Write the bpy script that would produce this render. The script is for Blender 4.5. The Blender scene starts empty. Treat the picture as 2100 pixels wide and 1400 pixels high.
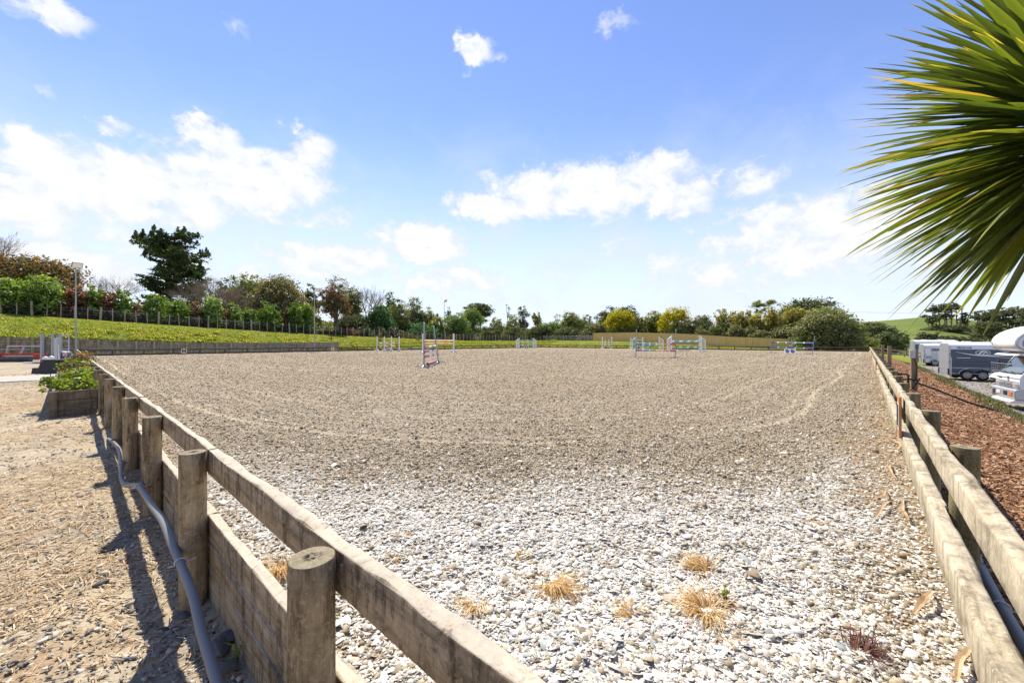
import bpy, math, random
import numpy as np
from mathutils import Vector, Matrix

S = bpy.context.scene
COL = S.collection
PI = math.pi
RNG = np.random.default_rng(7)
random.seed(7)

# ------------------------------------------------------------------ frame of reference
# World: +X runs along the near short fence to the right, +Y along the right long fence.
# The arena surface is z = 0, the eye stands 1.28 m above it just outside the near corner.
EYE = 1.28
YAW = math.radians(41.69)
SA, CA = math.sin(YAW), math.cos(YAW)
FPX = 815.0

def cam2w(lat, d, z=0.0):
    return (CA * lat - SA * d, SA * lat + CA * d, z)
def ground(px, py, z=0.0):
    d = FPX * (EYE - z) / (py - 700.0)
    return cam2w((px - 1050.0) / FPX * d, d, z)
def depth_x(px, X):
    k = (px - 1050.0) / FPX
    return X / (CA * k - SA)
def depth_y(px, Y):
    k = (px - 1050.0) / FPX
    return Y / (SA * k + CA)
def at(px, d, z=0.0):
    return cam2w((px - 1050.0) / FPX * d, d, z)
def zat(py, d):
    return EYE + (700.0 - py) / FPX * d

# ------------------------------------------------------------------ object helpers
def tag(o, label=None, cat=None, group=None, kind=None):
    if label: o['label'] = label
    if cat: o['category'] = cat
    if group: o['group'] = group
    if kind: o['kind'] = kind
    return o
def thing(name, label, cat, loc=(0, 0, 0), rz=0.0, group=None, kind=None):
    o = bpy.data.objects.new(name, None)
    COL.objects.link(o)
    o.empty_display_size = 0.2
    o.location = loc
    o.rotation_euler = (0, 0, rz)
    return tag(o, label, cat, group, kind)
def link(name, me, parent=None):
    o = bpy.data.objects.new(name, me)
    COL.objects.link(o)
    if parent is not None: o.parent = parent
    return o
def copy_tree(o, parent=None):
    c = o.copy()
    COL.objects.link(c)
    c.parent = parent
    for ch in list(o.children):
        copy_tree(ch, c)
    return c

def mesh_np(name, V, F, mats, parent=None, smooth=False, attrs=None, mi=None):
    """V (N,3) array, F (M,k) array or list of such arrays."""
    if not isinstance(F, list): F = [F]
    F = [np.asarray(f, dtype=np.int32) for f in F if len(f)]
    me = bpy.data.meshes.new(name)
    V = np.asarray(V, dtype=np.float32)
    me.vertices.add(len(V))
    me.vertices.foreach_set('co', V.ravel())
    nl = sum(f.size for f in F)
    nf = sum(len(f) for f in F)
    me.loops.add(nl)
    me.loops.foreach_set('vertex_index', np.concatenate([f.ravel() for f in F]))
    me.polygons.add(nf)
    sizes = np.concatenate([np.full(len(f), f.shape[1], dtype=np.int32) for f in F])
    starts = np.concatenate([[0], np.cumsum(sizes)[:-1]]).astype(np.int32)
    me.polygons.foreach_set('loop_start', starts)
    if smooth: me.polygons.foreach_set('use_smooth', np.ones(nf, dtype=bool))
    if mi is not None: me.polygons.foreach_set('material_index', np.asarray(mi, dtype=np.int32))
    for m in (mats if isinstance(mats, (list, tuple)) else [mats]): me.materials.append(m)
    me.update(calc_edges=True)
    if attrs:
        for k, a in attrs.items():
            at_ = me.attributes.new(k, 'FLOAT', 'POINT')
            at_.data.foreach_set('value', np.asarray(a, dtype=np.float32))
    return link(name, me, parent)

class MB:
    """collects shapes and links them as one mesh object"""
    def __init__(self):
        self.v, self.f, self.m = [], [], []
    def add(self, vs, fs, mi=0):
        b = len(self.v)
        self.v += [tuple(p) for p in vs]
        self.f += [tuple(i + b for i in f) for f in fs]
        self.m += [mi] * len(fs)
    def box(self, c, s, rz=0.0, mi=0, M=None):
        x, y, z = s[0] / 2, s[1] / 2, s[2] / 2
        vs = [(-x, -y, -z), (x, -y, -z), (x, y, -z), (-x, y, -z), (-x, -y, z), (x, -y, z), (x, y, z), (-x, y, z)]
        cr, sr = math.cos(rz), math.sin(rz)
        out = []
        for p in vs:
            p = (p[0] * cr - p[1] * sr, p[0] * sr + p[1] * cr, p[2])
            if M is not None: p = M @ Vector(p)
            out.append((p[0] + c[0], p[1] + c[1], p[2] + c[2]))
        self.add(out, [(0, 3, 2, 1), (4, 5, 6, 7), (0, 1, 5, 4), (1, 2, 6, 5), (2, 3, 7, 6), (3, 0, 4, 7)], mi)
        return self
    def lohi(self, a, b, mi=0):
        return self.box([(a[i] + b[i]) / 2 for i in range(3)], [abs(b[i] - a[i]) for i in range(3)], 0, mi)
    def bar(self, p0, p1, w, h, mi=0):
        p0, p1 = Vector(p0), Vector(p1)
        t = (p1 - p0).normalized()
        up = Vector((0, 0, 1)) if abs(t.z) < 0.95 else Vector((0, 1, 0))
        s = t.cross(up).normalized(); u = s.cross(t)
        vs = []
        for p in (p0, p1):
            for a, b in ((-1, -1), (1, -1), (1, 1), (-1, 1)):
                vs.append(p + s * (a * w / 2) + u * (b * h / 2))
        self.add(vs, [(0, 1, 2, 3), (7, 6, 5, 4), (0, 4, 5, 1), (1, 5, 6, 2), (2, 6, 7, 3), (3, 7, 4, 0)], mi)
        return self
    def tube(self, pts, r, n=8, mi=0, cap=True):
        pts = [Vector(p) for p in pts]
        if not isinstance(r, (list, tuple)): r = [r] * len(pts)
        vs, fs = [], []
        t0 = (pts[1] - pts[0]).normalized()
        a = Vector((0, 0, 1)) if abs(t0.z) < 0.9 else Vector((1, 0, 0))
        s = t0.cross(a).normalized()
        for i, p in enumerate(pts):
            t = (pts[min(i + 1, len(pts) - 1)] - pts[max(i - 1, 0)]).normalized()
            s = (s - t * s.dot(t)).normalized()
            u = t.cross(s)
            for k in range(n):
                an = 2 * PI * k / n
                vs.append(p + (s * math.cos(an) + u * math.sin(an)) * r[i])
        for i in range(len(pts) - 1):
            for k in range(n):
                k2 = (k + 1) % n
                fs.append((i * n + k, i * n + k2, (i + 1) * n + k2, (i + 1) * n + k))
        if cap:
            fs.append(tuple(range(n - 1, -1, -1)))
            fs.append(tuple((len(pts) - 1) * n + k for k in range(n)))
        self.add(vs, fs, mi)
        return self
    def prism(self, poly, axis, a, b, mi=0):
        """polygon in the two other axes, extruded along axis from a to b"""
        n = len(poly)
        def P(q, t):
            if axis == 0: return (t, q[0], q[1])
            if axis == 1: return (q[0], t, q[1])
            return (q[0], q[1], t)
        vs = [P(q, a) for q in poly] + [P(q, b) for q in poly]
        fs = [tuple(range(n)), tuple(range(2 * n - 1, n - 1, -1))]
        fs += [(i, n + i, n + (i + 1) % n, (i + 1) % n) for i in range(n)]
        self.add(vs, fs, mi)
        return self
    def disc_ring(self, c, axis, prof, n=20, mi=0):
        """lathe: prof = [(radius, offset along axis)]"""
        vs, fs = [], []
        for (r, o) in prof:
            for k in range(n):
                an = 2 * PI * k / n
                q = (r * math.cos(an), r * math.sin(an))
                if axis == 0: vs.append((c[0] + o, c[1] + q[0], c[2] + q[1]))
                elif axis == 1: vs.append((c[0] + q[0], c[1] + o, c[2] + q[1]))
                else: vs.append((c[0] + q[0], c[1] + q[1], c[2] + o))
        for i in range(len(prof) - 1):
            for k in range(n):
                k2 = (k + 1) % n
                fs.append((i * n + k, i * n + k2, (i + 1) * n + k2, (i + 1) * n + k))
        self.add(vs, fs, mi)
        return self
    def build(self, name, mats, parent=None, smooth=False, bevel=0.0, seg=2, recalc=True):
        me = bpy.data.meshes.new(name)
        me.from_pydata(self.v, [], self.f)
        for m in (mats if isinstance(mats, (list, tuple)) else [mats]): me.materials.append(m)
        me.polygons.foreach_set('material_index', self.m)
        if recalc:
            import bmesh
            bm = bmesh.new(); bm.from_mesh(me)
            bmesh.ops.recalc_face_normals(bm, faces=bm.faces)
            bm.to_mesh(me); bm.free()
        if smooth:
            me.polygons.foreach_set('use_smooth', [True] * len(me.polygons))
            me.set_sharp_from_angle(angle=math.radians(40))
        me.update()
        o = link(name, me, parent)
        if bevel > 0:
            md = o.modifiers.new('edge', 'BEVEL'); md.width = bevel; md.segments = seg
            md.limit_method = 'ANGLE'; md.angle_limit = math.radians(40)
        return o

# ------------------------------------------------------------------ noise in numpy
def _hash(ix, iy, seed):
    h = (ix.astype(np.int64) * 374761393 + iy.astype(np.int64) * 668265263 + seed * 982451653) & 0xffffffff
    h = ((h ^ (h >> 13)) * 1274126177) & 0xffffffff
    h = h ^ (h >> 16)
    return (h & 0xffffff) / float(0xffffff)
def vnoise(x, y, seed=0):
    x = np.asarray(x, dtype=np.float64); y = np.asarray(y, dtype=np.float64)
    ix, iy = np.floor(x), np.floor(y)
    fx, fy = x - ix, y - iy
    fx = fx * fx * (3 - 2 * fx); fy = fy * fy * (3 - 2 * fy)
    a = _hash(ix, iy, seed); b = _hash(ix + 1, iy, seed); c = _hash(ix, iy + 1, seed); d = _hash(ix + 1, iy + 1, seed)
    return (a * (1 - fx) + b * fx) * (1 - fy) + (c * (1 - fx) + d * fx) * fy
def fbm(x, y, seed=0, o=4):
    s, a, t = 0.0, 0.5, 0.0
    for i in range(o):
        s = s + a * vnoise(x * 2 ** i + 17.3 * i, y * 2 ** i - 9.1 * i, seed + i); t += a; a *= 0.5
    return s / t
def sstep(a, b, x):
    t = np.clip((x - a) / (b - a), 0, 1)
    return t * t * (3 - 2 * t)

# ------------------------------------------------------------------ terrain
AX0, AX1, AY0, AY1 = -51.25, 0.36, 0.62, 66.6
def bank_foot(Y):
    return np.interp(Y, [-40, -8, -3.5, 9.8, 20.6, 30, 66], [1.9, 1.8, 1.67, 1.15, 0.5, 0.15, 0.06])
def bank_crest(Y):
    return np.interp(Y, [-60, -5, 11, 24.6, 42.6, 56, 75], [6.5, 4.03, 3.06, 2.38, 1.73, 1.42, 1.4])
def right_slope(X):
    return np.interp(X, [0.36, 0.8, 3.9, 4.7, 30, 60, 140], [-0.28, -0.34, -1.28, -1.52, -1.62, -4.0, -11.0])
def terrain(X, Y):
    X = np.asarray(X, dtype=np.float64); Y = np.asarray(Y, dtype=np.float64)
    t = np.clip((-52.35 - X) / 10.0, 0, 1)
    zl = bank_foot(Y) + (bank_crest(Y) - bank_foot(Y)) * (1 - (1 - t) ** 1.5)
    fc = np.interp(X, [-62, -44, -34, -24, -12, 0, 10, 30, 80], [1.4, 1.4, 1.1, 0.6, 0.0, -0.5, -1.4, -2.5, -7])
    st = np.interp(X, [-2, 0.6, 3.9, 4.7, 30, 60, 140], [0.03, -0.3, -1.28, -1.52, -1.62, -4, -11])
    t2 = np.clip((Y - 66.9) / 8.5, 0, 1)
    zf = st + (fc - st) * (1 - (1 - t2) ** 1.5)
    zr = right_slope(X)
    z = np.where(X > 0.36, zr, np.where(Y < AY0, -0.27, 0.0))
    z = np.where(Y > 66.7, zf, z)
    z = np.where(X < -52.3, np.where(Y > 66.7, np.maximum(zl, zf), zl), z)
    z = z - np.where((X > -10), np.clip(Y - 85, 0, 400) * 0.05 * np.clip((X + 10) / 30, 0, 1), 0)
    return z
def tz(x, y):
    return float(terrain(np.array([x]), np.array([y]))[0])

# ------------------------------------------------------------------ materials
def nodes_of(m):
    m.use_nodes = True
    nt = m.node_tree
    nt.nodes.clear()
    return nt, nt.nodes, nt.links
def ramp(N, stops, interp='LINEAR'):
    r = N.new('ShaderNodeValToRGB')
    r.color_ramp.interpolation = interp
    el = r.color_ramp.elements
    while len(el) > 1: el.remove(el[-1])
    el[0].position = stops[0][0]; el[0].color = (*stops[0][1], 1)
    for p, c in stops[1:]:
        e = el.new(p); e.color = (*c, 1)
    return r
def noise_node(N, L, vec, scale, detail=5, rough=0.6, dist=0.0):
    n = N.new('ShaderNodeTexNoise')
    n.inputs['Scale'].default_value = scale; n.inputs['Detail'].default_value = detail
    n.inputs['Roughness'].default_value = rough; n.inputs['Distortion'].default_value = dist
    if vec is not None: L.new(vec, n.inputs['Vector'])
    return n
def position(N, L, scale=(1, 1, 1), obj=False):
    mp = N.new('ShaderNodeMapping')
    mp.inputs['Scale'].default_value = scale
    if obj:
        t = N.new('ShaderNodeTexCoord'); L.new(t.outputs['Object'], mp.inputs['Vector'])
    else:
        g = N.new('ShaderNodeNewGeometry'); L.new(g.outputs['Position'], mp.inputs['Vector'])
    return mp.outputs['Vector']
def mixc(N, L, fac, a, b, mode='MIX'):
    m = N.new('ShaderNodeMix'); m.data_type = 'RGBA'; m.blend_type = mode
    for s, v in ((m.inputs[0], fac), (m.inputs[6], a), (m.inputs[7], b)):
        if isinstance(v, (int, float)): s.default_value = v
        elif isinstance(v, tuple): s.default_value = (*v[:3], 1)
        else: L.new(v, s)
    return m.outputs[2]
def math_(N, L, op, a, b=None, clamp=False):
    m = N.new('ShaderNodeMath'); m.operation = op; m.use_clamp = clamp
    for s, v in ((m.inputs[0], a), (m.inputs[1], b)):
        if v is None: continue
        if isinstance(v, (int, float)): s.default_value = v
        else: L.new(v, s)
    return m.outputs[0]
def maprange(N, L, v, a, b, c=0.0, d=1.0, smooth=True):
    m = N.new('ShaderNodeMapRange')
    if smooth: m.interpolation_type = 'SMOOTHSTEP'
    L.new(v, m.inputs[0])
    for i, x in zip((1, 2, 3, 4), (a, b, c, d)): m.inputs[i].default_value = x
    return m.outputs[0]
def finish(N, L, color, rough=0.7, bump=None, bump_d=0.01, bump_s=0.6, metal=0.0, spec=0.3, coat=0.0):
    b = N.new('ShaderNodeBsdfPrincipled'); o = N.new('ShaderNodeOutputMaterial')
    if isinstance(color, tuple): b.inputs['Base Color'].default_value = (*color[:3], 1)
    else: L.new(color, b.inputs['Base Color'])
    if isinstance(rough, (int, float)): b.inputs['Roughness'].default_value = rough
    else: L.new(rough, b.inputs['Roughness'])
    b.inputs['Metallic'].default_value = metal
    b.inputs['Specular IOR Level'].default_value = spec
    b.inputs['Coat Weight'].default_value = coat
    if bump is not None:
        bn = N.new('ShaderNodeBump')
        bn.inputs['Distance'].default_value = bump_d; bn.inputs['Strength'].default_value = bump_s
        L.new(bump, bn.inputs['Height']); L.new(bn.outputs[0], b.inputs['Normal'])
    L.new(b.outputs[0], o.inputs[0])
    return b

def paint(name, c, rough=0.4, dirt=0.25, dirt_c=(0.16, 0.13, 0.09), scale=6, metal=0.0, spec=0.4, coat=0.0):
    """painted or moulded surface with a little grime"""
    m = bpy.data.materials.new(name); nt, N, L = nodes_of(m)
    p = position(N, L)
    n = noise_node(N, L, p, scale, 6, 0.65)
    f = maprange(N, L, n.outputs[0], 0.48, 0.8, 0, dirt)
    col = mixc(N, L, f, c, dirt_c)
    n2 = noise_node(N, L, p, scale * 5, 3)
    rr = maprange(N, L, n2.outputs[0], 0.3, 0.7, max(rough - 0.1, 0.05), min(rough + 0.15, 1))
    finish(N, L, col, rr, n2.outputs[0], 0.002, 0.3, metal, spec, coat)
    return m

def timber(name, pale, mid, dark, along, stain=0.5, green=0.0, fine=1.0, rough=0.85, sunlit_top=0.0):
    """weathered timber; `along` gives the grain scale per world axis"""
    m = bpy.data.materials.new(name); nt, N, L = nodes_of(m)
    g = position(N, L, along)
    n = noise_node(N, L, g, 1.0, 8, 0.65, 0.4)
    p = position(N, L)
    n2 = noise_node(N, L, p, 5.0 * fine, 7, 0.7)
    n3 = noise_node(N, L, position(N, L, (9, 9, 1.6)), 1.3 * fine, 6, 0.7)
    n4 = noise_node(N, L, p, 60.0 * fine, 3, 0.6)
    r = ramp(N, [(0.28, dark), (0.45, mid), (0.68, pale)])
    L.new(n.outputs[0], r.inputs[0])
    c = mixc(N, L, maprange(N, L, n2.outputs[0], 0.45, 0.72, 0, stain), r.outputs[0], tuple(x * 0.42 for x in mid))
    c = mixc(N, L, maprange(N, L, n3.outputs[0], 0.48, 0.62, 0, stain * 0.9), c, tuple(x * 0.55 for x in dark))
    n6 = noise_node(N, L, p, 16.0 * fine, 8, 0.8, 0.6)
    c = mixc(N, L, maprange(N, L, n6.outputs[0], 0.54, 0.66, 0, stain * 0.8), c, tuple(x * 0.6 for x in dark))
    c = mixc(N, L, maprange(N, L, n6.outputs[0], 0.40, 0.30, 0, 0.55), c, tuple(min(x * 1.12, 0.8) for x in pale))
    c = mixc(N, L, maprange(N, L, n4.outputs[0], 0.5, 0.75, 0, 0.35), c, tuple(min(x * 1.5, 0.8) for x in pale))
    if green > 0:
        n5 = noise_node(N, L, position(N, L, (3, 3, 0.7)), 2.2, 5)
        c = mixc(N, L, maprange(N, L, n5.outputs[0], 0.52, 0.72, 0, green), c, (0.10, 0.11, 0.03))
    if sunlit_top > 0:      # upward faces paled: weathering plus the sunlit look put into the colour
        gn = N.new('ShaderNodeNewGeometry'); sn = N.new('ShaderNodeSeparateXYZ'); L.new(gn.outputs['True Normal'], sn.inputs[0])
        up_f = math_(N, L, 'MULTIPLY', maprange(N, L, sn.outputs[2], 0.55, 0.9, 0, sunlit_top), maprange(N, L, n6.outputs[0], 0.66, 0.5, 0.35, 1.0))
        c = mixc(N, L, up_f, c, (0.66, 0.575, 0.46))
    h = math_(N, L, 'ADD', n.outputs[0], math_(N, L, 'MULTIPLY', n4.outputs[0], 0.35))
    finish(N, L, c, rough, h, 0.006, 0.55, 0, 0.2)
    return m

def leafmat(name, dark, light, accent=None, acc_at=0.8, transl=0.35, gloss=0.08, rough=0.4):
    m = bpy.data.materials.new(name); nt, N, L = nodes_of(m)
    a = N.new('ShaderNodeAttribute'); a.attribute_name = 'rnd'
    st = [(0.0, dark), (0.55, tuple((x + y) / 2 for x, y in zip(dark, light))), (min(acc_at, 0.99) - 0.02, light)]
    if accent: st += [(acc_at, accent), (1.0, accent)]
    r = ramp(N, st); L.new(a.outputs['Fac'], r.inputs[0])
    d = N.new('ShaderNodeBsdfDiffuse'); t = N.new('ShaderNodeBsdfTranslucent'); g = N.new('ShaderNodeBsdfGlossy')
    L.new(r.outputs[0], d.inputs[0])
    L.new(mixc(N, L, 1.0, r.outputs[0], (1.25, 1.2, 0.6), 'MULTIPLY'), t.inputs[0])
    g.inputs['Roughness'].default_value = rough + .1; gloss = gloss * .5
    g.inputs[0].default_value = (0.9, 0.95, 1, 1)
    m1 = N.new('ShaderNodeMixShader'); m1.inputs[0].default_value = min(transl + .10, .55)
    L.new(d.outputs[0], m1.inputs[1]); L.new(t.outputs[0], m1.inputs[2])
    m2 = N.new('ShaderNodeMixShader'); m2.inputs[0].default_value = gloss
    L.new(m1.outputs[0], m2.inputs[1]); L.new(g.outputs[0], m2.inputs[2])
    o = N.new('ShaderNodeOutputMaterial'); L.new(m2.outputs[0], o.inputs[0])
    return m

def bits(name, stops, rough=0.85, transl=0.0):
    """loose pieces coloured by their own random value"""
    m = bpy.data.materials.new(name); nt, N, L = nodes_of(m)
    a = N.new('ShaderNodeAttribute'); a.attribute_name = 'rnd'
    r = ramp(N, stops); L.new(a.outputs['Fac'], r.inputs[0])
    n = noise_node(N, L, position(N, L), 60, 3)
    c = mixc(N, L, maprange(N, L, n.outputs[0], 0.35, 0.7, 0.0, 0.45), r.outputs[0], mixc(N, L, 1.0, r.outputs[0], (0.55, 0.5, 0.42), 'MULTIPLY'))
    finish(N, L, c, rough, None, spec=0.25)
    return m

def ground_mat(name, stops, scale, fine, bump_d=0.03, rough=0.95, patches=None):
    m = bpy.data.materials.new(name); nt, N, L = nodes_of(m)
    p = position(N, L)
    n1 = noise_node(N, L, p, scale, 8, 0.7)
    n2 = noise_node(N, L, p, fine, 4, 0.7)
    f = math_(N, L, 'ADD', math_(N, L, 'MULTIPLY', n1.outputs[0], 0.55), math_(N, L, 'MULTIPLY', n2.outputs[0], 0.45))
    r = ramp(N, stops); L.new(f, r.inputs[0])
    c = r.outputs[0]
    if patches:
        for (sc, lo, hi, amt, colr) in patches:
            n3 = noise_node(N, L, p, sc, 5, 0.6)
            c = mixc(N, L, maprange(N, L, n3.outputs[0], lo, hi, 0, amt), c, colr)
    finish(N, L, c, rough, f, bump_d, 0.8, 0, 0.15)
    return m

M = {}
M['post'] = timber('post_timber', (0.46, 0.355, 0.22), (0.30, 0.222, 0.128), (0.085, 0.06, 0.033), (26, 26, 3.0), 0.8, 0.25)
M['rail_x'] = timber('rail_timber', (0.46, 0.36, 0.235), (0.30, 0.222, 0.135), (0.08, 0.056, 0.033), (2.2, 30, 22), 0.8, 0.06, sunlit_top=0.6)
M['rail_y'] = timber('pale_rail_timber', (0.60, 0.51, 0.37), (0.44, 0.365, 0.25), (0.15, 0.115, 0.075), (26, 2.2, 9), 0.55, 0.10)
M['mossy_post'] = timber('mossy_post_timber', (0.30, 0.25, 0.13), (0.19, 0.155, 0.075), (0.08, 0.06, 0.032), (26, 26, 3.0), 0.5, 0.45)
M['far_rail'] = timber('far_rail_timber', (0.15, 0.12, 0.085), (0.09, 0.07, 0.05), (0.04, 0.03, 0.022), (18, 2, 18), 0.4, sunlit_top=0.25)  # pale upper faces imitate the sunlit top edge in colour
M['plank'] = timber('retaining_timber', (0.42, 0.36, 0.26), (0.27, 0.225, 0.155), (0.08, 0.062, 0.044), (14, 1.5, 10), 0.75)
M['wall_post'] = timber('retaining_post_timber', (0.38, 0.365, 0.22), (0.28, 0.265, 0.155), (0.14, 0.125, 0.08), (14, 14, 2), 0.3)
M['paling'] = timber('paling_timber', (0.80, 0.54, 0.235), (0.72, 0.455, 0.18), (0.46, 0.27, 0.10), (7, 7, 0.5), 0.15, rough=0.8)
M['batten'] = timber('batten_timber', (0.52, 0.43, 0.30), (0.40, 0.32, 0.215), (0.22, 0.175, 0.115), (14, 14, 2), 0.25)
M['planter'] = timber('planter_timber', (0.26, 0.205, 0.14), (0.16, 0.125, 0.082), (0.07, 0.052, 0.034), (20, 3, 20), 0.55)
M['newpost'] = timber('service_post_timber', (0.38, 0.29, 0.18), (0.27, 0.20, 0.12), (0.14, 0.10, 0.06), (22, 22, 2), 0.3)
M['bark'] = timber('tree_bark', (0.20, 0.165, 0.12), (0.12, 0.095, 0.07), (0.05, 0.04, 0.03), (6, 6, 1.2), 0.4)
M['greybark'] = timber('pale_tree_bark', (0.30, 0.26, 0.21), (0.2, 0.17, 0.135), (0.10, 0.085, 0.065), (6, 6, 1.2), 0.3)
M['twig'] = paint('bare_twig_bark', (0.30, 0.225, 0.165), 0.9, 0.4, (0.15, 0.11, 0.08), 2)
M['white'] = paint('white_paint', (0.82, 0.815, 0.79), 0.4, 0.3, (0.34, 0.3, 0.24), 5)
M['clean_white'] = paint('glossy_white_paint', (0.80, 0.795, 0.78), 0.3, 0.12, (0.4, 0.36, 0.3), 2, coat=0.3)
M['steel'] = paint('galvanised_steel', (0.36, 0.38, 0.40), 0.45, 0.3, (0.2, 0.19, 0.17), 9, metal=0.55)
M['darksteel'] = paint('dull_dark_steel', (0.12, 0.12, 0.125), 0.5, 0.35, (0.2, 0.16, 0.11), 12, metal=0.4)
M['silver'] = paint('silver_paint', (0.46, 0.48, 0.50), 0.35, 0.2, (0.24, 0.22, 0.2), 3, metal=0.45)
M['ramp_grey'] = paint('light_grey_panel', (0.27, 0.285, 0.30), 0.45, 0.2, (0.24, 0.22, 0.2), 3)
M['navy'] = paint('slate_navy_paint', (0.055, 0.075, 0.115), 0.4, 0.15, (0.16, 0.15, 0.13), 2, coat=0.2)
M['black'] = paint('black_plastic', (0.022, 0.022, 0.024), 0.55, 0.25, (0.1, 0.085, 0.065), 5)
M['tyre'] = paint('tyre_rubber', (0.022, 0.021, 0.02), 0.8, 0.5, (0.10, 0.085, 0.065), 8)
M['rim'] = paint('wheel_rim', (0.42, 0.42, 0.42), 0.4, 0.35, (0.16, 0.14, 0.12), 12, metal=0.5)
M['pipe'] = paint('grey_conduit_plastic', (0.21, 0.205, 0.20), 0.5, 0.3, (0.26, 0.23, 0.19), 25, spec=0.3)
M['clip'] = paint('pale_pipe_clip', (0.55, 0.53, 0.5), 0.5, 0.3, (0.3, 0.27, 0.22), 30)
M['red'] = paint('red_paint', (0.52, 0.035, 0.02), 0.45, 0.25, (0.2, 0.08, 0.05), 6)
M['pink'] = paint('faded_pink_paint', (0.52, 0.15, 0.20), 0.5, 0.2)
M['dullred'] = paint('dull_red_paint', (0.42, 0.07, 0.10), 0.5, 0.2)
M['orange'] = paint('orange_paint', (0.75, 0.20, 0.02), 0.5, 0.15)
M['yellow'] = paint('yellow_paint', (0.75, 0.50, 0.03), 0.5, 0.15)
M['green'] = paint('green_paint', (0.03, 0.33, 0.09), 0.5, 0.15)
M['leafgreen'] = paint('olive_green_paint', (0.15, 0.30, 0.04), 0.5, 0.15)
M['teal'] = paint('teal_paint', (0.10, 0.42, 0.44), 0.5, 0.2)
M['blue'] = paint('blue_paint', (0.04, 0.24, 0.48), 0.5, 0.15)
M['indigo'] = paint('indigo_paint', (0.08, 0.11, 0.36), 0.5, 0.15)
M['purple'] = paint('purple_paint', (0.13, 0.07, 0.30), 0.5, 0.15)
M['lavender'] = paint('faded_violet_paint', (0.24, 0.24, 0.40), 0.5, 0.2)
M['signorange'] = paint('orange_sign_board', (0.50, 0.22, 0.07), 0.6, 0.3)
M['letter'] = paint('black_letter', (0.02, 0.02, 0.022), 0.6, 0.1)
M['maroon'] = paint('maroon_paint', (0.12, 0.02, 0.03), 0.5, 0.1)
M['concrete'] = ground_mat('pale_concrete', [(0.3, (0.36, 0.33, 0.28)), (0.7, (0.50, 0.47, 0.41))], 1.5, 30, 0.004)
M['stone'] = bits('dark_stone', [(0, (0.055, 0.058, 0.06)), (0.5, (0.12, 0.125, 0.125)), (1, (0.22, 0.22, 0.2))])
M['lamp'] = paint('floodlight_lens', (0.85, 0.85, 0.83), 0.15, 0.05, coat=0.5)
M['amber'] = paint('amber_lens', (0.75, 0.17, 0.01), 0.25, 0.05, coat=0.4)
M['redlens'] = paint('red_lens', (0.45, 0.02, 0.015), 0.25, 0.05, coat=0.4)
M['headlens'] = paint('clear_headlamp_lens', (0.55, 0.57, 0.58), 0.12, 0.05, metal=0.3, coat=0.6)
def glass(name, c):
    m = bpy.data.materials.new(name); nt, N, L = nodes_of(m)
    n = noise_node(N, L, position(N, L), 2, 2)
    r = ramp(N, [(0.3, tuple(x * 0.6 for x in c)), (0.7, c)]); L.new(n.outputs[0], r.inputs[0])
    finish(N, L, r.outputs[0], 0.06, None, spec=0.8, coat=0.5)
    return m
M['glass'] = glass('dark_window_glass', (0.03, 0.035, 0.04))
M['screen'] = glass('greenish_windscreen_glass', (0.09, 0.13, 0.115))
# ------------------------------------------------------------------ camera, sun, sky
cd = bpy.data.cameras.new('camera'); cam = bpy.data.objects.new('camera', cd); COL.objects.link(cam)
cd.sensor_width = 36.0; cd.lens = 36.0 * FPX / 2100.0
cd.clip_start = 0.05; cd.clip_end = 3000
cam.location = (0, 0, EYE); cam.rotation_euler = (PI / 2, 0, YAW)
S.camera = cam
SUN = Vector((-0.65, 0.33, 1.0)).normalized()
ld = bpy.data.lights.new('sun', 'SUN'); ld.energy = 3.3; ld.angle = math.radians(0.53); ld.color = (1.0, 0.94, 0.82)
sun = bpy.data.objects.new('sun', ld); COL.objects.link(sun)
sun.rotation_euler = SUN.to_track_quat('Z', 'Y').to_euler(); sun.location = (0, 0, 30)

W = bpy.data.worlds.new('World'); S.world = W; W.use_nodes = True
nt = W.node_tree; N, L = nt.nodes, nt.links; N.clear()
sky = N.new('ShaderNodeTexSky'); sky.sky_type = 'NISHITA'; sky.sun_disc = False
sky.sun_elevation = math.asin(SUN.z); sky.sun_rotation = math.atan2(SUN.x, SUN.y)
sky.air_density = 1.0; sky.dust_density = 0.0; sky.ozone_density = 3.0; sky.altitude = 50
tc = N.new('ShaderNodeTexCoord')
sep = N.new('ShaderNodeSeparateXYZ'); L.new(tc.outputs['Generated'], sep.inputs[0])
az = math_(N, L, 'ARCTAN2', sep.outputs[0], sep.outputs[1])          # compass bearing
el = math_(N, L, 'ARCSINE', sep.outputs[2])                          # height above the horizon
# soft cloud-plane coordinates for the noise
comb = N.new('ShaderNodeCombineXYZ')
L.new(az, comb.inputs[0]); L.new(math_(N, L, 'MULTIPLY', el, 1.35), comb.inputs[1])
na = noise_node(N, L, comb.outputs[0], 5.5, 7, 0.58, 0.35)
nb = noise_node(N, L, comb.outputs[0], 17.0, 6, 0.62, 0.2)
warp = N.new('ShaderNodeVectorMath'); warp.operation = 'MULTIPLY_ADD'
L.new(nb.outputs['Color'], warp.inputs[0]); warp.inputs[1].default_value = (0.085, 0.085, 0); warp.inputs[2].default_value = (-0.0425, -0.0425, 0)
pos = N.new('ShaderNodeVectorMath'); pos.operation = 'ADD'
c2 = N.new('ShaderNodeCombineXYZ'); L.new(az, c2.inputs[0]); L.new(el, c2.inputs[1])
L.new(c2.outputs[0], pos.inputs[0]); L.new(warp.outputs[0], pos.inputs[1])
def azel(px, py):
    k = (px - 1050.0) / FPX
    return -YAW + math.atan(k), math.atan((700.0 - py) / FPX / math.sqrt(1 + k * k))
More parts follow.
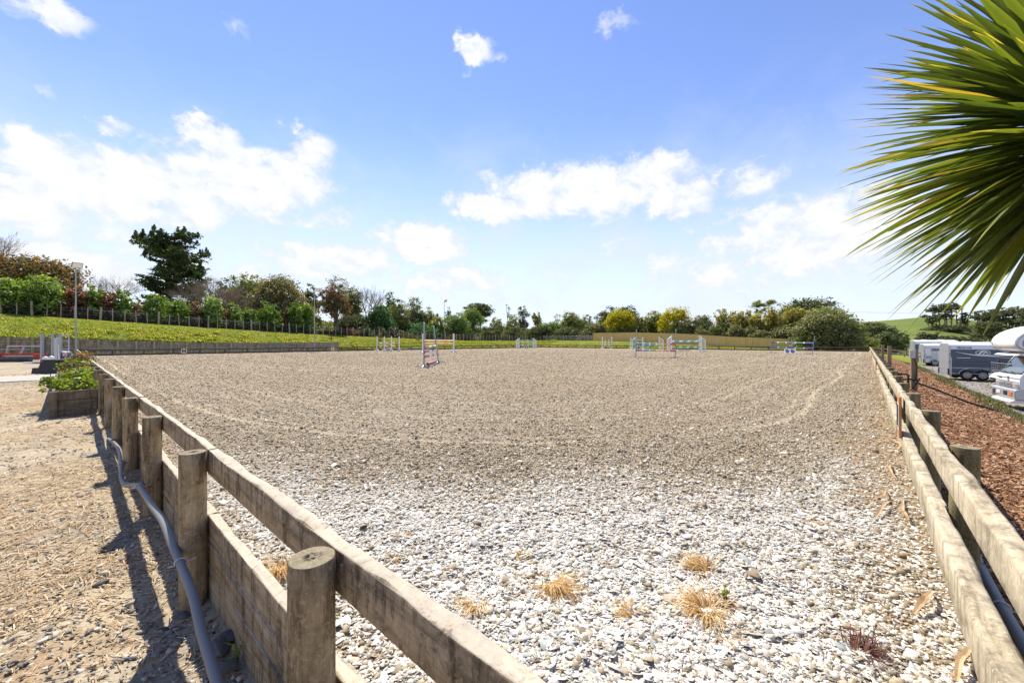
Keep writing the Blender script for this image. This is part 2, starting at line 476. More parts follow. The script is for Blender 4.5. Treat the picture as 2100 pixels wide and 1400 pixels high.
# each cumulus: bearing and height of its middle, half sizes, fullness
clouds = []
def cloud(px, py, rx, ry, w=1.0):
    a, e = azel(px, py)
    a0, _ = azel(px - rx, py); a1, _ = azel(px + rx, py)
    _, e0 = azel(px, py + ry); _, e1 = azel(px, py - ry)
    clouds.append((a, e, (a1 - a0) / 2, (e1 - e0) / 2, w))
for c in [(520, 372, 215, 85), (320, 395, 190, 90), (120, 360, 150, 92), (40, 430, 150, 80), (440, 285, 70, 45), (640, 315, 62, 62, .8),
          (655, 442, 95, 32, .8), (180, 480, 230, 40, .55), (1190, 392, 225, 66), (1010, 424, 110, 36), (1315, 362, 120, 46),
          (1390, 410, 80, 46), (1540, 372, 100, 48, .7), (1640, 490, 280, 90, .95), (1790, 455, 210, 85, .95), (1560, 545, 340, 60, .75), (865, 495, 115, 52, 1.0),
          (985, 520, 80, 40, .5), (972, 110, 42, 38, .92), (1010, 118, 40, 20, .6), (955, 150, 20, 22, .5), (1262, 45, 60, 40, .62),
          (110, 30, 105, 46, .82), (30, 5, 90, 50, .7), (478, 50, 48, 32, .6), (88, 180, 50, 24, .66), (240, 266, 48, 24, .8),
          (500, 225, 20, 16, .5), (385, 235, 50, 34, .42), (735, 380, 30, 26, .5), (1690, 285, 60, 50, .4), (1268, 506, 40, 20, .55),
          (700, 540, 190, 44, .85), (900, 572, 190, 38, .8), (1150, 555, 90, 22, .45), (1420, 575, 150, 30, .55), (480, 560, 200, 46, .75), (120, 550, 240, 66, .85), (1900, 540, 250, 70, .6)]:
    cloud(*c)
acc = None
for (a, e, ra, re, w) in clouds:
    mp = N.new('ShaderNodeMapping'); mp.vector_type = 'POINT'
    mp.inputs['Location'].default_value = (-a / ra, -e / re, 0)
    mp.inputs['Scale'].default_value = (1 / ra, 1 / re, 0)
    L.new(pos.outputs[0], mp.inputs['Vector'])
    ln = N.new('ShaderNodeVectorMath'); ln.operation = 'LENGTH'; L.new(mp.outputs[0], ln.inputs[0])
    v = maprange(N, L, ln.outputs['Value'], 0.35, 1.7, w, 0.0)
    acc = v if acc is None else math_(N, L, 'MAXIMUM', acc, v)
# other clouds all round, outside the photographed part of the sky
det = math_(N, L, 'ADD', math_(N, L, 'MULTIPLY', na.outputs[0], 0.62), math_(N, L, 'MULTIPLY', nb.outputs[0], 0.62))
dens = math_(N, L, 'ADD', math_(N, L, 'SUBTRACT', acc, 0.62), math_(N, L, 'MULTIPLY', math_(N, L, 'SUBTRACT', det, 0.62), 2.0))
mask = maprange(N, L, dens, -0.22, 0.30, 0, 1)
clear = maprange(N, L, acc, 0.0, 0.25, 0, 1)
mask = math_(N, L, 'MULTIPLY', mask, clear)
wisps = math_(N, L, 'MULTIPLY', maprange(N, L, na.outputs[0], 0.42, 0.72, 0, 0.75), maprange(N, L, el, 0.60, 0.12, 0, 1))
veil = maprange(N, L, el, -0.02, 0.52, 0.93, 0.0)                       # pale air near the horizon
mask2 = math_(N, L, 'MAXIMUM', mask, math_(N, L, 'MAXIMUM', wisps, 0.0))
cr = ramp(N, [(0.2, (0.70, 0.745, 0.83)), (0.72, (1.0, 1.0, 1.0))])
L.new(math_(N, L, 'ADD', math_(N, L, 'MULTIPLY', dens, 0.7), math_(N, L, 'MULTIPLY', nb.outputs[0], 0.45)), cr.inputs[0])
SKY_S = 0.1
def up(rgb): return tuple(c / SKY_S for c in rgb)
hs = N.new('ShaderNodeHueSaturation'); hs.inputs['Saturation'].default_value = 1.04; hs.inputs['Hue'].default_value = 0.514; hs.inputs['Value'].default_value = 0.90
L.new(sky.outputs[0], hs.inputs['Color'])
base = mixc(N, L, veil, hs.outputs[0], up((0.375, 0.41, 0.475)))
cl = mixc(N, L, 1.0, cr.outputs[0], up((0.50, 0.50, 0.50)), 'MULTIPLY')
full = mixc(N, L, mask2, base, cl)
bg = N.new('ShaderNodeBackground'); bg.inputs['Strength'].default_value = SKY_S
L.new(full, bg.inputs[0])
wo = N.new('ShaderNodeOutputWorld'); L.new(bg.outputs[0], wo.inputs[0])
S.view_settings.view_transform = 'Standard'; S.view_settings.look = 'None'
S.view_settings.exposure = 1.22; S.view_settings.gamma = 1.0

# ------------------------------------------------------------------ ground sheets
def spaced(a, b, first, ratio, maxstep=1e9):
    out = [a]; s = first; sg = 1 if b > a else -1
    while abs(b - out[-1]) > s * 1.5:
        out.append(out[-1] + sg * s); s = min(s * ratio, maxstep)
    out.append(b)
    return np.array(out)
def grid_mesh(name, xs, ys, zf, mat, keep=None, attrs=None, smooth=True, label=None, kind='structure'):
    X, Y = np.meshgrid(xs, ys, indexing='ij')
    Z = zf(X, Y)
    V = np.stack([X, Y, Z], -1).reshape(-1, 3)
    nx, ny = X.shape
    i = (np.arange(nx - 1)[:, None] * ny + np.arange(ny - 1)[None, :])
    F = np.stack([i, i + ny, i + ny + 1, i + 1], -1)
    if xs[-1] < xs[0]: F = F[..., ::-1]
    if ys[-1] < ys[0]: F = F[..., ::-1]
    if keep is not None:
        cx = (xs[:-1] + xs[1:]) / 2; cy = (ys[:-1] + ys[1:]) / 2
        F = F[keep(*np.meshgrid(cx, cy, indexing='ij'))]
    F = F.reshape(-1, 4)
    at_ = {k: f(X, Y).ravel() for k, f in attrs.items()} if attrs else None
    o = mesh_np(name, V, F, mat, None, smooth, at_)
    tag(o, label, None, None, kind)
    return o

# how far a point lies inside the rounded riding track (negative in the unworn corner)
def track_s(X, Y):
    a = AX1 - X; b = Y - AY0; R = 9.0
    h = np.hypot(np.maximum(R - a, 0), np.maximum(R - b, 0))
    s = np.where((a < R) & (b < R), R - h, np.minimum(a, b))
    return np.minimum(s, np.minimum(X - AX0, AY1 - Y) + 0.5)
def whiteness(X, Y):
    s = track_s(X, Y) + (fbm(X * 1.1, Y * 1.1, 5, 4) - 0.5) * 1.5
    a = AX1 - X
    w = 1 - sstep(-2.0, 1.0, s)
    near = np.exp(-np.hypot(AX1 - X, Y - AY0) / 9.0)
    return w * (0.32 + 0.68 * near)
def dirt(X, Y):
    a = AX1 - X; b = Y - AY0
    near = np.exp(-np.hypot(a, b) / 9.0)
    n_ = fbm(X * 2.2, Y * 1.6, 15, 4)
    d1 = 1 - sstep(.15, .85, a + (n_ - .5) * .9); d2 = .7 * (1 - sstep(.1, .5, b + (n_ - .5) * .5))
    return np.maximum(d1, d2) * (.35 + .65 * near)
def track_lines(X, Y):
    s = track_s(X, Y); t = np.zeros_like(s)
    for p, wd, am in ((1.05, .07, 1), (1.32, .05, .7), (1.95, .06, .45), (2.7, .07, .7), (2.95, .05, .5), (4.3, .08, .5), (6.1, .10, .55), (6.5, .08, .4), (9.0, .14, .4)):
        q = p + (fbm(X * .16, Y * .16, 11, 2) - .5) * .7
        t = np.maximum(t, am * np.exp(-((s - q) / wd) ** 2) * sstep(.05, .4, vnoise(X * 0.5, Y * 0.5, 21)))
    return t
def arena_z(X, Y):
    r = np.hypot(X - .3, Y - .6)
    w = whiteness(X, Y)
    z = (fbm(X * 1.3, Y * 1.3, 2, 3) - .5) * .05
    z = z + (fbm(X * 7, Y * 7, 3, 3) - .5) * .055 * np.exp(-r / 14) * (1 - .35 * w)
    z = z + (fbm(X * 26, Y * 26, 4, 2) - .5) * .035 * np.exp(-r / 5)
    z = z - track_lines(X, Y) * .012
    edge = np.minimum(np.minimum(AX1 - X, Y - AY0), np.minimum(X - AX0, AY1 - Y))
    return z * sstep(-.02, .25, edge) - 0.0

ma = bpy.data.materials.new('riding_surface'); nt, N, L = nodes_of(ma)
p = position(N, L)
aw = N.new('ShaderNodeAttribute'); aw.attribute_name = 'white'
at2 = N.new('ShaderNodeAttribute'); at2.attribute_name = 'track'
n1 = noise_node(N, L, p, 1.2, 6, 0.65); n2 = noise_node(N, L, p, 16, 6, 0.75); n3 = noise_node(N, L, p, 70, 3, 0.7)
n0 = noise_node(N, L, p, 0.16, 4, 0.6)
ff = math_(N, L, 'ADD', math_(N, L, 'MULTIPLY', n2.outputs[0], 0.6), math_(N, L, 'MULTIPLY', n3.outputs[0], 0.4))
r1 = ramp(N, [(0.30, (0.13, 0.095, 0.056)), (0.45, (0.29, 0.22, 0.14)), (0.57, (0.41, 0.325, 0.22)), (0.70, (0.58, 0.49, 0.375))]); L.new(ff, r1.inputs[0])
r2 = ramp(N, [(0.30, (0.34, 0.29, 0.22)), (0.5, (0.57, 0.53, 0.46)), (0.66, (0.73, 0.70, 0.65))]); L.new(ff, r2.inputs[0])
c = mixc(N, L, maprange(N, L, n1.outputs[0], 0.35, 0.7, 0, 0.35), r1.outputs[0], (0.24, 0.185, 0.115))
c = mixc(N, L, maprange(N, L, n0.outputs[0], 0.4, 0.65, 0, 0.3), c, (0.44, 0.37, 0.28))
c = mixc(N, L, math_(N, L, 'MULTIPLY', at2.outputs['Fac'], 0.8), c, (0.50, 0.41, 0.28))
c = mixc(N, L, maprange(N, L, aw.outputs['Fac'], 0.08, 0.75, 0, 1), c, r2.outputs[0])
adn = N.new('ShaderNodeAttribute'); adn.attribute_name = 'dirt'
rd = ramp(N, [(0.32, (0.20, 0.135, 0.07)), (0.5, (0.36, 0.265, 0.155)), (0.68, (0.50, 0.40, 0.27))]); L.new(ff, rd.inputs[0])
nm_ = noise_node(N, L, p, 5.5, 5, 0.65)
dc = mixc(N, L, maprange(N, L, nm_.outputs[0], 0.52, 0.62, 0, 0.85), rd.outputs[0], (0.33, 0.15, 0.035))
c = mixc(N, L, maprange(N, L, adn.outputs['Fac'], 0.1, 0.8, 0, 0.95), c, dc)
finish(N, L, c, 0.95, ff, 0.05, 0.9, 0, 0.1)
axs = spaced(AX1, AX0, 0.013, 1.0088); ays = spaced(AY0, AY1, 0.013, 1.0085)
grid_mesh('arena_ground', axs, ays, arena_z, ma, None, {'white': whiteness, 'track': track_lines, 'dirt': dirt})

mg = ground_mat('bank_grass_soil', [(0.3, (0.09, 0.115, 0.014)), (0.5, (0.20, 0.23, 0.026)), (0.68, (0.32, 0.33, 0.06))], 0.5, 7, 0.05,
                patches=[(0.35, 0.5, 0.7, 0.5, (0.27, 0.24, 0.09)), (1.6, 0.6, 0.75, 0.45, (0.15, 0.10, 0.05))])
def bank_z(X, Y):
    z = terrain(X, Y)
    t = np.clip((-52.35 - X) / 10.0, 0, 1)
    lump = (fbm(X * .9, Y * .9, 31, 4) - .5)
    onl = (X < -52.35)
    z = z + np.where(onl, lump * .55 * sstep(0, .12, t) * (1 - sstep(.45, 1.0, t)) + lump * .08, 0)
    t2 = np.clip((Y - 67.0) / 8.5, 0, 1)
    z = z + np.where((Y > 67) & (X > -52.35) & (X < 2), lump * .4 * sstep(0, .15, t2) * (1 - sstep(.5, 1, t2)), 0)
    return z
def keep_field(X, Y):
    arena = (X > -52.3) & (X < 0.6) & (Y < 66.85) & (Y > -60)
    bark = (X > 0.3) & (X < 40) & (Y < 66.85) & (Y > -60)
    return ~(arena | bark)
gx = np.concatenate([np.linspace(-400, -90, 24)[:-1], np.linspace(-90, -66, 30)[:-1], np.linspace(-66, -52.3, 60)[:-1], np.linspace(-52.3, 0.6, 120)[:-1], np.linspace(0.6, 40, 60)[:-1], np.linspace(40, 400, 40)])
gy = np.concatenate([np.linspace(-160, -10, 30)[:-1], np.linspace(-10, 66.85, 260)[:-1], np.linspace(66.85, 77, 40)[:-1], np.linspace(77, 130, 30)[:-1], np.linspace(130, 420, 24)])
grid_mesh('grass_bank', gx, gy, bank_z, mg, keep_field)

my = ground_mat('yard_dirt', [(0.30, (0.16, 0.125, 0.082)), (0.5, (0.385, 0.31, 0.207)), (0.66, (0.57, 0.48, 0.35))], 2.2, 34, 0.03,
                patches=[(0.8, 0.52, 0.68, 0.40, (0.36, 0.20, 0.085)), (0.5, 0.45, 0.65, 0.6, (0.27, 0.25, 0.21)), (1.3, 0.62, 0.74, 0.4, (0.20, 0.20, 0.05))])
def yard_z(X, Y):
    z = np.interp(X, [-10, -4, -1.5, 1], [-0.22, -0.25, -0.32, -0.33])
    r = np.hypot(X, Y)
    e = sstep(0, .4, .6 - Y)
    z = z + (fbm(X * .8, Y * .8, 41, 3) - .5) * .07 + (fbm(X * 9, Y * 9, 42, 3) - .5) * .05 * np.exp(-r / 8)
    z = z - 0.05 * np.exp(-((Y - .35) / .25) ** 2) * (X > -11)
    return z
yxs = spaced(0.37, -52.3, 0.02, 1.012); yys = spaced(0.60, -60, 0.02, 1.014)
grid_mesh('yard_ground', yxs, yys, yard_z, my)
MBp = MB(); MBp.lohi((-26.9, -40, -0.6), (-23.4, 0.42, -0.175))
tag(MBp.build('path', M['concrete'], bevel=0.02), kind='structure')

mb = ground_mat('bark_mulch', [(0.28, (0.07, 0.034, 0.018)), (0.46, (0.21, 0.10, 0.048)), (0.6, (0.34, 0.18, 0.09)), (0.72, (0.48, 0.31, 0.19))], 6, 46, 0.05,
                patches=[(0.7, 0.5, 0.7, 0.35, (0.11, 0.055, 0.028))])
def bark_z(X, Y):
    e = np.minimum(X - .37, 4.0 - X)
    r = np.hypot(X, Y)
    return right_slope(X) + ((fbm(X * 1.2, Y * 1.2, 51, 3) - .5) * .14 + (fbm(X * 12, Y * 12, 52, 3) - .5) * .06 * np.exp(-r / 8)) * sstep(0, .25, e) - .004
bxs = np.linspace(0.37, 3.95, 110); bys = np.concatenate([spaced(0.62, -60, 0.3, 1.08)[::-1][:-1], spaced(0.62, 66.86, 0.025, 1.012)])
grid_mesh('bark_bed', bxs, bys, bark_z, mb)
mc = ground_mat('car_park_gravel', [(0.34, (0.09, 0.08, 0.066)), (0.5, (0.24, 0.215, 0.18)), (0.64, (0.44, 0.41, 0.36))], 3.5, 14, 0.05,
                patches=[(0.5, 0.5, 0.68, 0.6, (0.29, 0.21, 0.12)), (0.25, 0.55, 0.7, 0.35, (0.19, 0.17, 0.14))])
grid_mesh('car_park', np.concatenate([np.linspace(3.93, 8, 30)[:-1], np.linspace(8, 40.1, 40)]), np.linspace(-60, 66.86, 200),
          lambda X, Y: right_slope(X) + (fbm(X * .8, Y * .8, 61, 3) - .5) * .06, mc)

# the green hills beyond the valley on the right
mh = ground_mat('hill_pasture', [(0.3, (0.085, 0.115, 0.022)), (0.5, (0.13, 0.165, 0.032)), (0.7, (0.18, 0.21, 0.048))], 0.03, 0.35, 0.3,
                patches=[(0.012, 0.5, 0.7, 0.35, (0.15, 0.17, 0.05))])
hp = np.linspace(1640, 3300, 150); hd = np.concatenate([np.linspace(95, 300, 60)[:-1], np.linspace(300, 700, 20)])
PX, DD = np.meshgrid(hp, hd, indexing='ij')
crest = np.interp(PX, [1640, 1700, 1755, 1800, 1850, 1890, 1930, 1980, 2030, 2100, 2300, 2700, 3300], [672, 668, 661, 658, 653.5, 650, 650, 655, 661, 664, 668, 672, 680])
zc = EYE + (700 - crest) / FPX * 270
tt = np.clip((DD - 100) / 170, 0, 1)
zz = -9 + (zc + 9) * (tt ** 1.15) - np.clip(DD - 270, 0, 500) * 0.03 + 3.0 * (fbm(PX * .012, DD * .018, 71, 3) - .5) * np.sin(np.clip(tt, 0, 1) * PI)
k = (PX - 1050) / FPX
V = np.stack([CA * k * DD - SA * DD, SA * k * DD + CA * DD, zz], -1).reshape(-1, 3)
nx, ny = PX.shape; i = (np.arange(nx - 1)[:, None] * ny + np.arange(ny - 1)[None, :])
F = np.stack([i, i + ny, i + ny + 1, i + 1], -1).reshape(-1, 4)
tag(mesh_np('hills', V, F, mh, None, True), kind='structure')
def hill_z(px, d):
    c_ = np.interp(px, [1640, 1700, 1755, 1800, 1850, 1890, 1930, 1980, 2030, 2100, 2300], [672, 668, 661, 658, 653.5, 650, 650, 655, 661, 664, 668])
    z1 = EYE + (700 - c_) / FPX * 270; t_ = min(max((d - 100) / 170, 0), 1)
    return float(-9 + (z1 + 9) * t_ ** 1.15 - max(d - 270, 0) * .03)

# ------------------------------------------------------------------ loose material nobody could count
def rot_frames(n, tilt):
    """random yaw with a limited tilt: returns (n,3,3) frames"""
    yaw = RNG.uniform(0, 2 * PI, n); a = RNG.normal(0, tilt, n); b = RNG.normal(0, tilt, n)
    cx, sx = np.cos(yaw), np.sin(yaw)
    ex = np.stack([cx, sx, np.tan(a)], -1); ex /= np.linalg.norm(ex, axis=1, keepdims=True)
    t = np.stack([-sx, cx, np.tan(b)], -1)
    ez = np.cross(ex, t); ez /= np.linalg.norm(ez, axis=1, keepdims=True)
    ey = np.cross(ez, ex)
    return np.stack([ex, ey, ez], 1)
def flakes(P, size, thick, tilt, elong=(0.7, 1.3)):
    """irregular five-sided chips with a real thickness"""
    n = len(P); Fm = rot_frames(n, tilt)
    ang = (np.arange(5) / 5 * 2 * PI)[None, :] + RNG.uniform(-.6, .6, (n, 5))
    rad = size[:, None] * RNG.uniform(.38, 1.25, (n, 5))
    el_ = RNG.uniform(elong[0], elong[1], n)[:, None]
    lx = np.cos(ang) * rad * el_; ly = np.sin(ang) * rad / el_
    top = P[:, None, :] + lx[..., None] * Fm[:, None, 0] + ly[..., None] * Fm[:, None, 1] + (thick[:, None, None] * Fm[:, None, 2])
    bot = P[:, None, :] + lx[..., None] * 1.06 * Fm[:, None, 0] + ly[..., None] * 1.06 * Fm[:, None, 1] - (thick[:, None, None] * 0.6 * Fm[:, None, 2])
    V = np.concatenate([top, bot], 1).reshape(-1, 3)
    b = (np.arange(n) * 10)[:, None]
    tops = b + np.arange(5)[None]
    sides = np.stack([np.stack([b[:, 0] + j, b[:, 0] + 5 + j, b[:, 0] + 5 + (j + 1) % 5, b[:, 0] + (j + 1) % 5], -1) for j in range(5)], 1).reshape(-1, 4)
    return V, [tops, sides], 10
def lumps(P, size, flat):
    """rough eight-faced clods"""
    n = len(P); Fm = rot_frames(n, .5)
    off = np.array([[1, 0, 0], [0, 1, 0], [-1, 0, 0], [0, -1, 0], [0, 0, 1], [0, 0, -1]], float)
    sc = size[:, None, None] * RNG.uniform(.6, 1.25, (n, 6, 1)) * off[None] * np.stack([np.ones(n), np.ones(n), flat], -1)[:, None, :]
    V = (P[:, None, :] + np.einsum('nkj,nji->nki', sc, Fm)).reshape(-1, 3)
    f = np.array([[0, 1, 4], [1, 2, 4], [2, 3, 4], [3, 0, 4], [1, 0, 5], [2, 1, 5], [3, 2, 5], [0, 3, 5]])
    F = ((np.arange(n) * 6)[:, None, None] + f[None]).reshape(-1, 3)
    return V, [F], 6
def polar(n, c, r0, r1, a0, a1):
    r = np.exp(RNG.uniform(math.log(r0), math.log(r1), n)); a = RNG.uniform(a0, a1, n)
    return c[0] + r * np.cos(a), c[1] + r * np.sin(a), r

def arena_scatter():
    x, y, r = polar(460000, (.4, .5), .35, 84, PI / 2 - .02, PI + .02)
    ok = (x < AX1 - .02) & (y > AY0 + .03) & (x > AX0 + .1) & (y < AY1 - .1)
    x, y, r = x[ok], y[ok], r[ok]
    w = whiteness(x, y); z = arena_z(x, y)
    pick = RNG.uniform(0, 1, len(x))
    isw = pick < np.clip(w * 1.25, 0.10, .9)
    isw = isw & (RNG.uniform(0, 1, len(x)) > .72 * dirt(x, y))
    chip = isw & (r < 11)
    P = np.stack([x, y, z], -1)
    n = chip.sum()
    size = np.clip(RNG.lognormal(math.log(.0078), .52, n), .003, .045) + .00045 * r[chip]
    Pc = P[chip].copy(); Pc[:, 2] += RNG.uniform(0, .006, n)
    V, F, k_ = flakes(Pc, size, size * RNG.uniform(.03, .09, n), .24)
    rn = np.repeat(RNG.uniform(0, 1, n), k_)
    mw = bits('pale_shell_chip', [(0, (0.27, 0.21, 0.135)), (0.14, (0.47, 0.40, 0.30)), (0.32, (0.66, 0.62, 0.555)), (0.87, (0.76, 0.73, 0.68)), (0.95, (0.40, 0.43, 0.40)), (1, (0.24, 0.26, 0.25))])
    tag(mesh_np('pale_chips', V, F, mw, None, False, {'rnd': rn}), kind='stuff')
    tl = track_lines(x, y); ss = track_s(x, y) + (fbm(x * .3, y * .3, 12, 2) - .5) * .5
    harrow = .5 + .5 * np.sin(ss * 2 * PI / .27)
    keep_ = RNG.uniform(0, 1, len(x)) > np.maximum(.85 * tl, .5 * harrow * sstep(.5, 1.6, ss))
    chip = chip & (RNG.uniform(0, 1, len(x)) > .6 * tl); cl = ~chip & keep_ & (RNG.uniform(0, 1, len(x)) > .6 * dirt(x, y) * (r < 8))
    n = cl.sum(); rr = r[cl]
    size = np.clip(RNG.lognormal(math.log(.0075), .5, n), .003, .03) + .0007 * np.minimum(rr, 40)
    Pl = P[cl].copy(); Pl[:, 2] += size * .1
    V, F, k_ = lumps(Pl, size, RNG.uniform(.4, .85, n))
    rn = np.repeat(np.clip(RNG.uniform(0, 1, n) + .25 * w[cl], 0, 1), k_)
    md = bits('sandy_clod', [(0, (0.145, 0.108, 0.06)), (0.35, (0.29, 0.23, 0.142)), (0.62, (0.40, 0.335, 0.225)), (0.85, (0.54, 0.47, 0.35)), (1, (0.72, 0.66, 0.57))])
    tag(mesh_np('sandy_clods', V, F, md, None, False, {'rnd': rn}), kind='stuff')
arena_scatter()

def strips(P, ln, wd, tilt, curl=0.0):
    """thin bent slivers (straw, bark, grass litter)"""
    n = len(P); Fm = rot_frames(n, tilt)
    t = np.array([-.5, 0, .5])
    up_ = np.array([0, 1, 0])
    cen = P[:, None, :] + (ln[:, None, None] * t[None, :, None]) * Fm[:, None, 0] + (curl * ln[:, None, None] * up_[None, :, None]) * Fm[:, None, 2]
    w = wd[:, None, None] * np.array([.35, .5, .25])[None, :, None]
    A = cen + w * Fm[:, None, 1]; B = cen - w * Fm[:, None, 1]
    th = cen + wd[:, None, None] * .30 * Fm[:, None, 2]
    V = np.concatenate([A, th, B], 1).reshape(-1, 3)
    b = np.arange(n) * 9
    F = []
    for j in range(2):
        F.append(np.stack([b + j, b + j + 1, b + 3 + j + 1, b + 3 + j], -1))
        F.append(np.stack([b + 3 + j, b + 3 + j + 1, b + 6 + j + 1, b + 6 + j], -1))
    return V, [np.concatenate(F)], 9

def yard_scatter():
    x, y, r = polar(250000, (.3, .3), .8, 30, PI - .12, PI + 1.2)
    ok = (y < .56) & ~((x < -23.3) & (x > -27))
    x, y, r = x[ok], y[ok], r[ok]; z = yard_z(x, y)
    band = np.exp(-((y - .35) / .35) ** 2)
    straw_d = sstep(.30, .58, fbm(x * .7, y * .7, 81, 3)) * .85 + .15
    pk = RNG.uniform(0, 1, len(x))
    st = pk < straw_d * .95 * (1 - .35 * band)
    n = st.sum(); P = np.stack([x, y, z + RNG.uniform(.002, .014, len(x))], -1)
    ln = RNG.uniform(.02, .095, n) * (1 + .05 * r[st]); wd = RNG.uniform(.0018, .0055, n) * (1 + .12 * r[st])
    V, F, k_ = strips(P[st], ln, wd, .18, .04)
    ms = bits('dry_straw', [(0, (0.20, 0.125, 0.06)), (0.3, (0.44, 0.30, 0.16)), (0.65, (0.63, 0.49, 0.31)), (0.88, (0.74, 0.62, 0.44)), (1, (0.52, 0.27, 0.07))])
    tag(mesh_np('straw_litter', V, F, ms, None, False, {'rnd': np.repeat(RNG.uniform(0, 1, n), k_)}), kind='stuff')
    g = ~st & (pk > .72)
    n = g.sum()
    size = np.clip(RNG.lognormal(math.log(.0058), .55, n), .002, .02) * (1 + .05 * r[g])
    V, F, k_ = flakes(P[g], size, size * RNG.uniform(.10, .35, n), .35)
    mgv = bits('slaty_gravel', [(0, (0.08, 0.075, 0.068)), (0.3, (0.22, 0.20, 0.17)), (0.6, (0.42, 0.37, 0.30)), (1, (0.66, 0.60, 0.51))])
    tag(mesh_np('loose_gravel', V, F, mgv, None, False, {'rnd': np.repeat(RNG.uniform(0, 1, n), k_)}), kind='stuff')
yard_scatter()

def bark_scatter():
    n = 70000
    y = np.exp(RNG.uniform(math.log(1.0), math.log(50), n)) - .4; x = RNG.uniform(.42, 3.9, n)
    z = bark_z(x, y); r = np.hypot(x, y)
    P = np.stack([x, y, z + RNG.uniform(.004, .022, n)], -1)
    ln = RNG.uniform(.025, .085, n) * (1 + .03 * r); wd = RNG.uniform(.007, .022, n) * (1 + .04 * r)
    V, F, k_ = strips(P, ln, wd, .38, .03)
    m = bits('bark_chip', [(0, (0.10, 0.045, 0.022)), (0.35, (0.26, 0.12, 0.055)), (0.7, (0.42, 0.22, 0.11)), (0.92, (0.56, 0.36, 0.22)), (1, (0.66, 0.52, 0.38))])
    tag(mesh_np('bark_chips', V, F, m, None, False, {'rnd': np.repeat(RNG.uniform(0, 1, n), k_)}), kind='stuff')
bark_scatter()

def gravel_scatter():
    n = 30000
    r = np.exp(RNG.uniform(math.log(9), math.log(70), n)); a = RNG.uniform(.15, PI / 2, n)
    x, y = r * np.cos(a), r * np.sin(a); ok = (x > 3.95) & (x < 38) & (y < 66); x, y, r = x[ok], y[ok], r[ok]; n = len(x)
    size = .012 * RNG.uniform(.6, 1.6, n) + .0011 * r
    V, F, k_ = lumps(np.stack([x, y, right_slope(x) + .008], -1), size, RNG.uniform(.35, .7, n))
    m = bits('car_park_stone', [(0, (0.07, 0.065, 0.055)), (0.4, (0.20, 0.18, 0.15)), (0.75, (0.38, 0.35, 0.31)), (1, (0.58, 0.55, 0.50))])
    tag(mesh_np('car_park_stones', V, F, m, None, False, {'rnd': np.repeat(RNG.uniform(0, 1, n), k_)}), kind='stuff')
gravel_scatter()
def blades(P, h, w, lean):
    n = len(P); yaw = RNG.uniform(0, 2 * PI, n)
    d = np.stack([np.cos(yaw), np.sin(yaw), np.zeros(n)], -1); s = np.stack([-np.sin(yaw), np.cos(yaw), np.zeros(n)], -1)
    a = P - s * w[:, None] / 2; b = P + s * w[:, None] / 2
    m1 = P + d * (h * lean * .35)[:, None]; m1[:, 2] += h * .6
    tip = P + d * (h * lean)[:, None]; tip[:, 2] += h
    V = np.stack([a, b, m1 + s * w[:, None] * .35, m1 - s * w[:, None] * .35, tip], 1).reshape(-1, 3)
    k = np.arange(n) * 5
    return V, [np.stack([k, k + 1, k + 2, k + 3], -1), np.stack([k + 3, k + 2, k + 4], -1)], 5
M['grass'] = leafmat('bank_grass_blade', (0.10, 0.15, 0.012), (0.30, 0.36, 0.03), (0.50, 0.44, 0.17), 0.82, 0.45, 0.03, 0.6)
def grass_scatter():
    n = 210000
    x = -52.4 - 10.6 * RNG.uniform(0, 1, n) ** 1.15; y = RNG.uniform(-9, 78, n)
    n2 = 60000
    x = np.concatenate([x, RNG.uniform(-56, 2, n2)]); y = np.concatenate([y, 67.0 + 10.5 * RNG.uniform(0, 1, n2) ** 1.2])
    z = bank_z(x, y)
    cl = fbm(x * 1.1, y * 1.1, 91, 4)
    t = np.where(x < -52.35, np.clip((-52.4 - x) / 10, 0, 1), np.clip((y - 67) / 8.5, 0, 1))
    h = (.04 + .17 * sstep(.45, .72, cl) * (1 - sstep(.3, .8, t)) + .02 * (1 - t)) * RNG.uniform(.6, 1.3, len(x))
    w = RNG.uniform(.05, .10, len(x))
    V, F, k_ = blades(np.stack([x, y, z - .01], -1), h, w, RNG.uniform(.3, 1.0, len(x)))
    rn = np.clip(.55 * cl + .1 + .55 * RNG.uniform(0, 1, len(x)) + .12 * sstep(.7, 1, t), 0, 1)
    tag(mesh_np('bank_grass', V, F, M['grass'], None, False, {'rnd': np.repeat(rn, k_)}), kind='stuff')
    n = 9000
    y = RNG.uniform(8, 62, n); x = 3.85 + RNG.normal(0, .22, n) + .25 * np.sin(y * .5)
    V, F, k_ = blades(np.stack([x, y, right_slope(x) - .01], -1), RNG.uniform(.03, .16, n), RNG.uniform(.02, .06, n), RNG.uniform(.3, 1.2, n))
    mw = leafmat('verge_weed_blade', (0.045, 0.07, 0.015), (0.14, 0.17, 0.05), (0.22, 0.15, 0.08), 0.8, 0.3, 0.03)
    tag(mesh_np('weedy_verge', V, F, mw, None, False, {'rnd': np.repeat(RNG.uniform(0, 1, n), k_)}), kind='stuff')
grass_scatter()
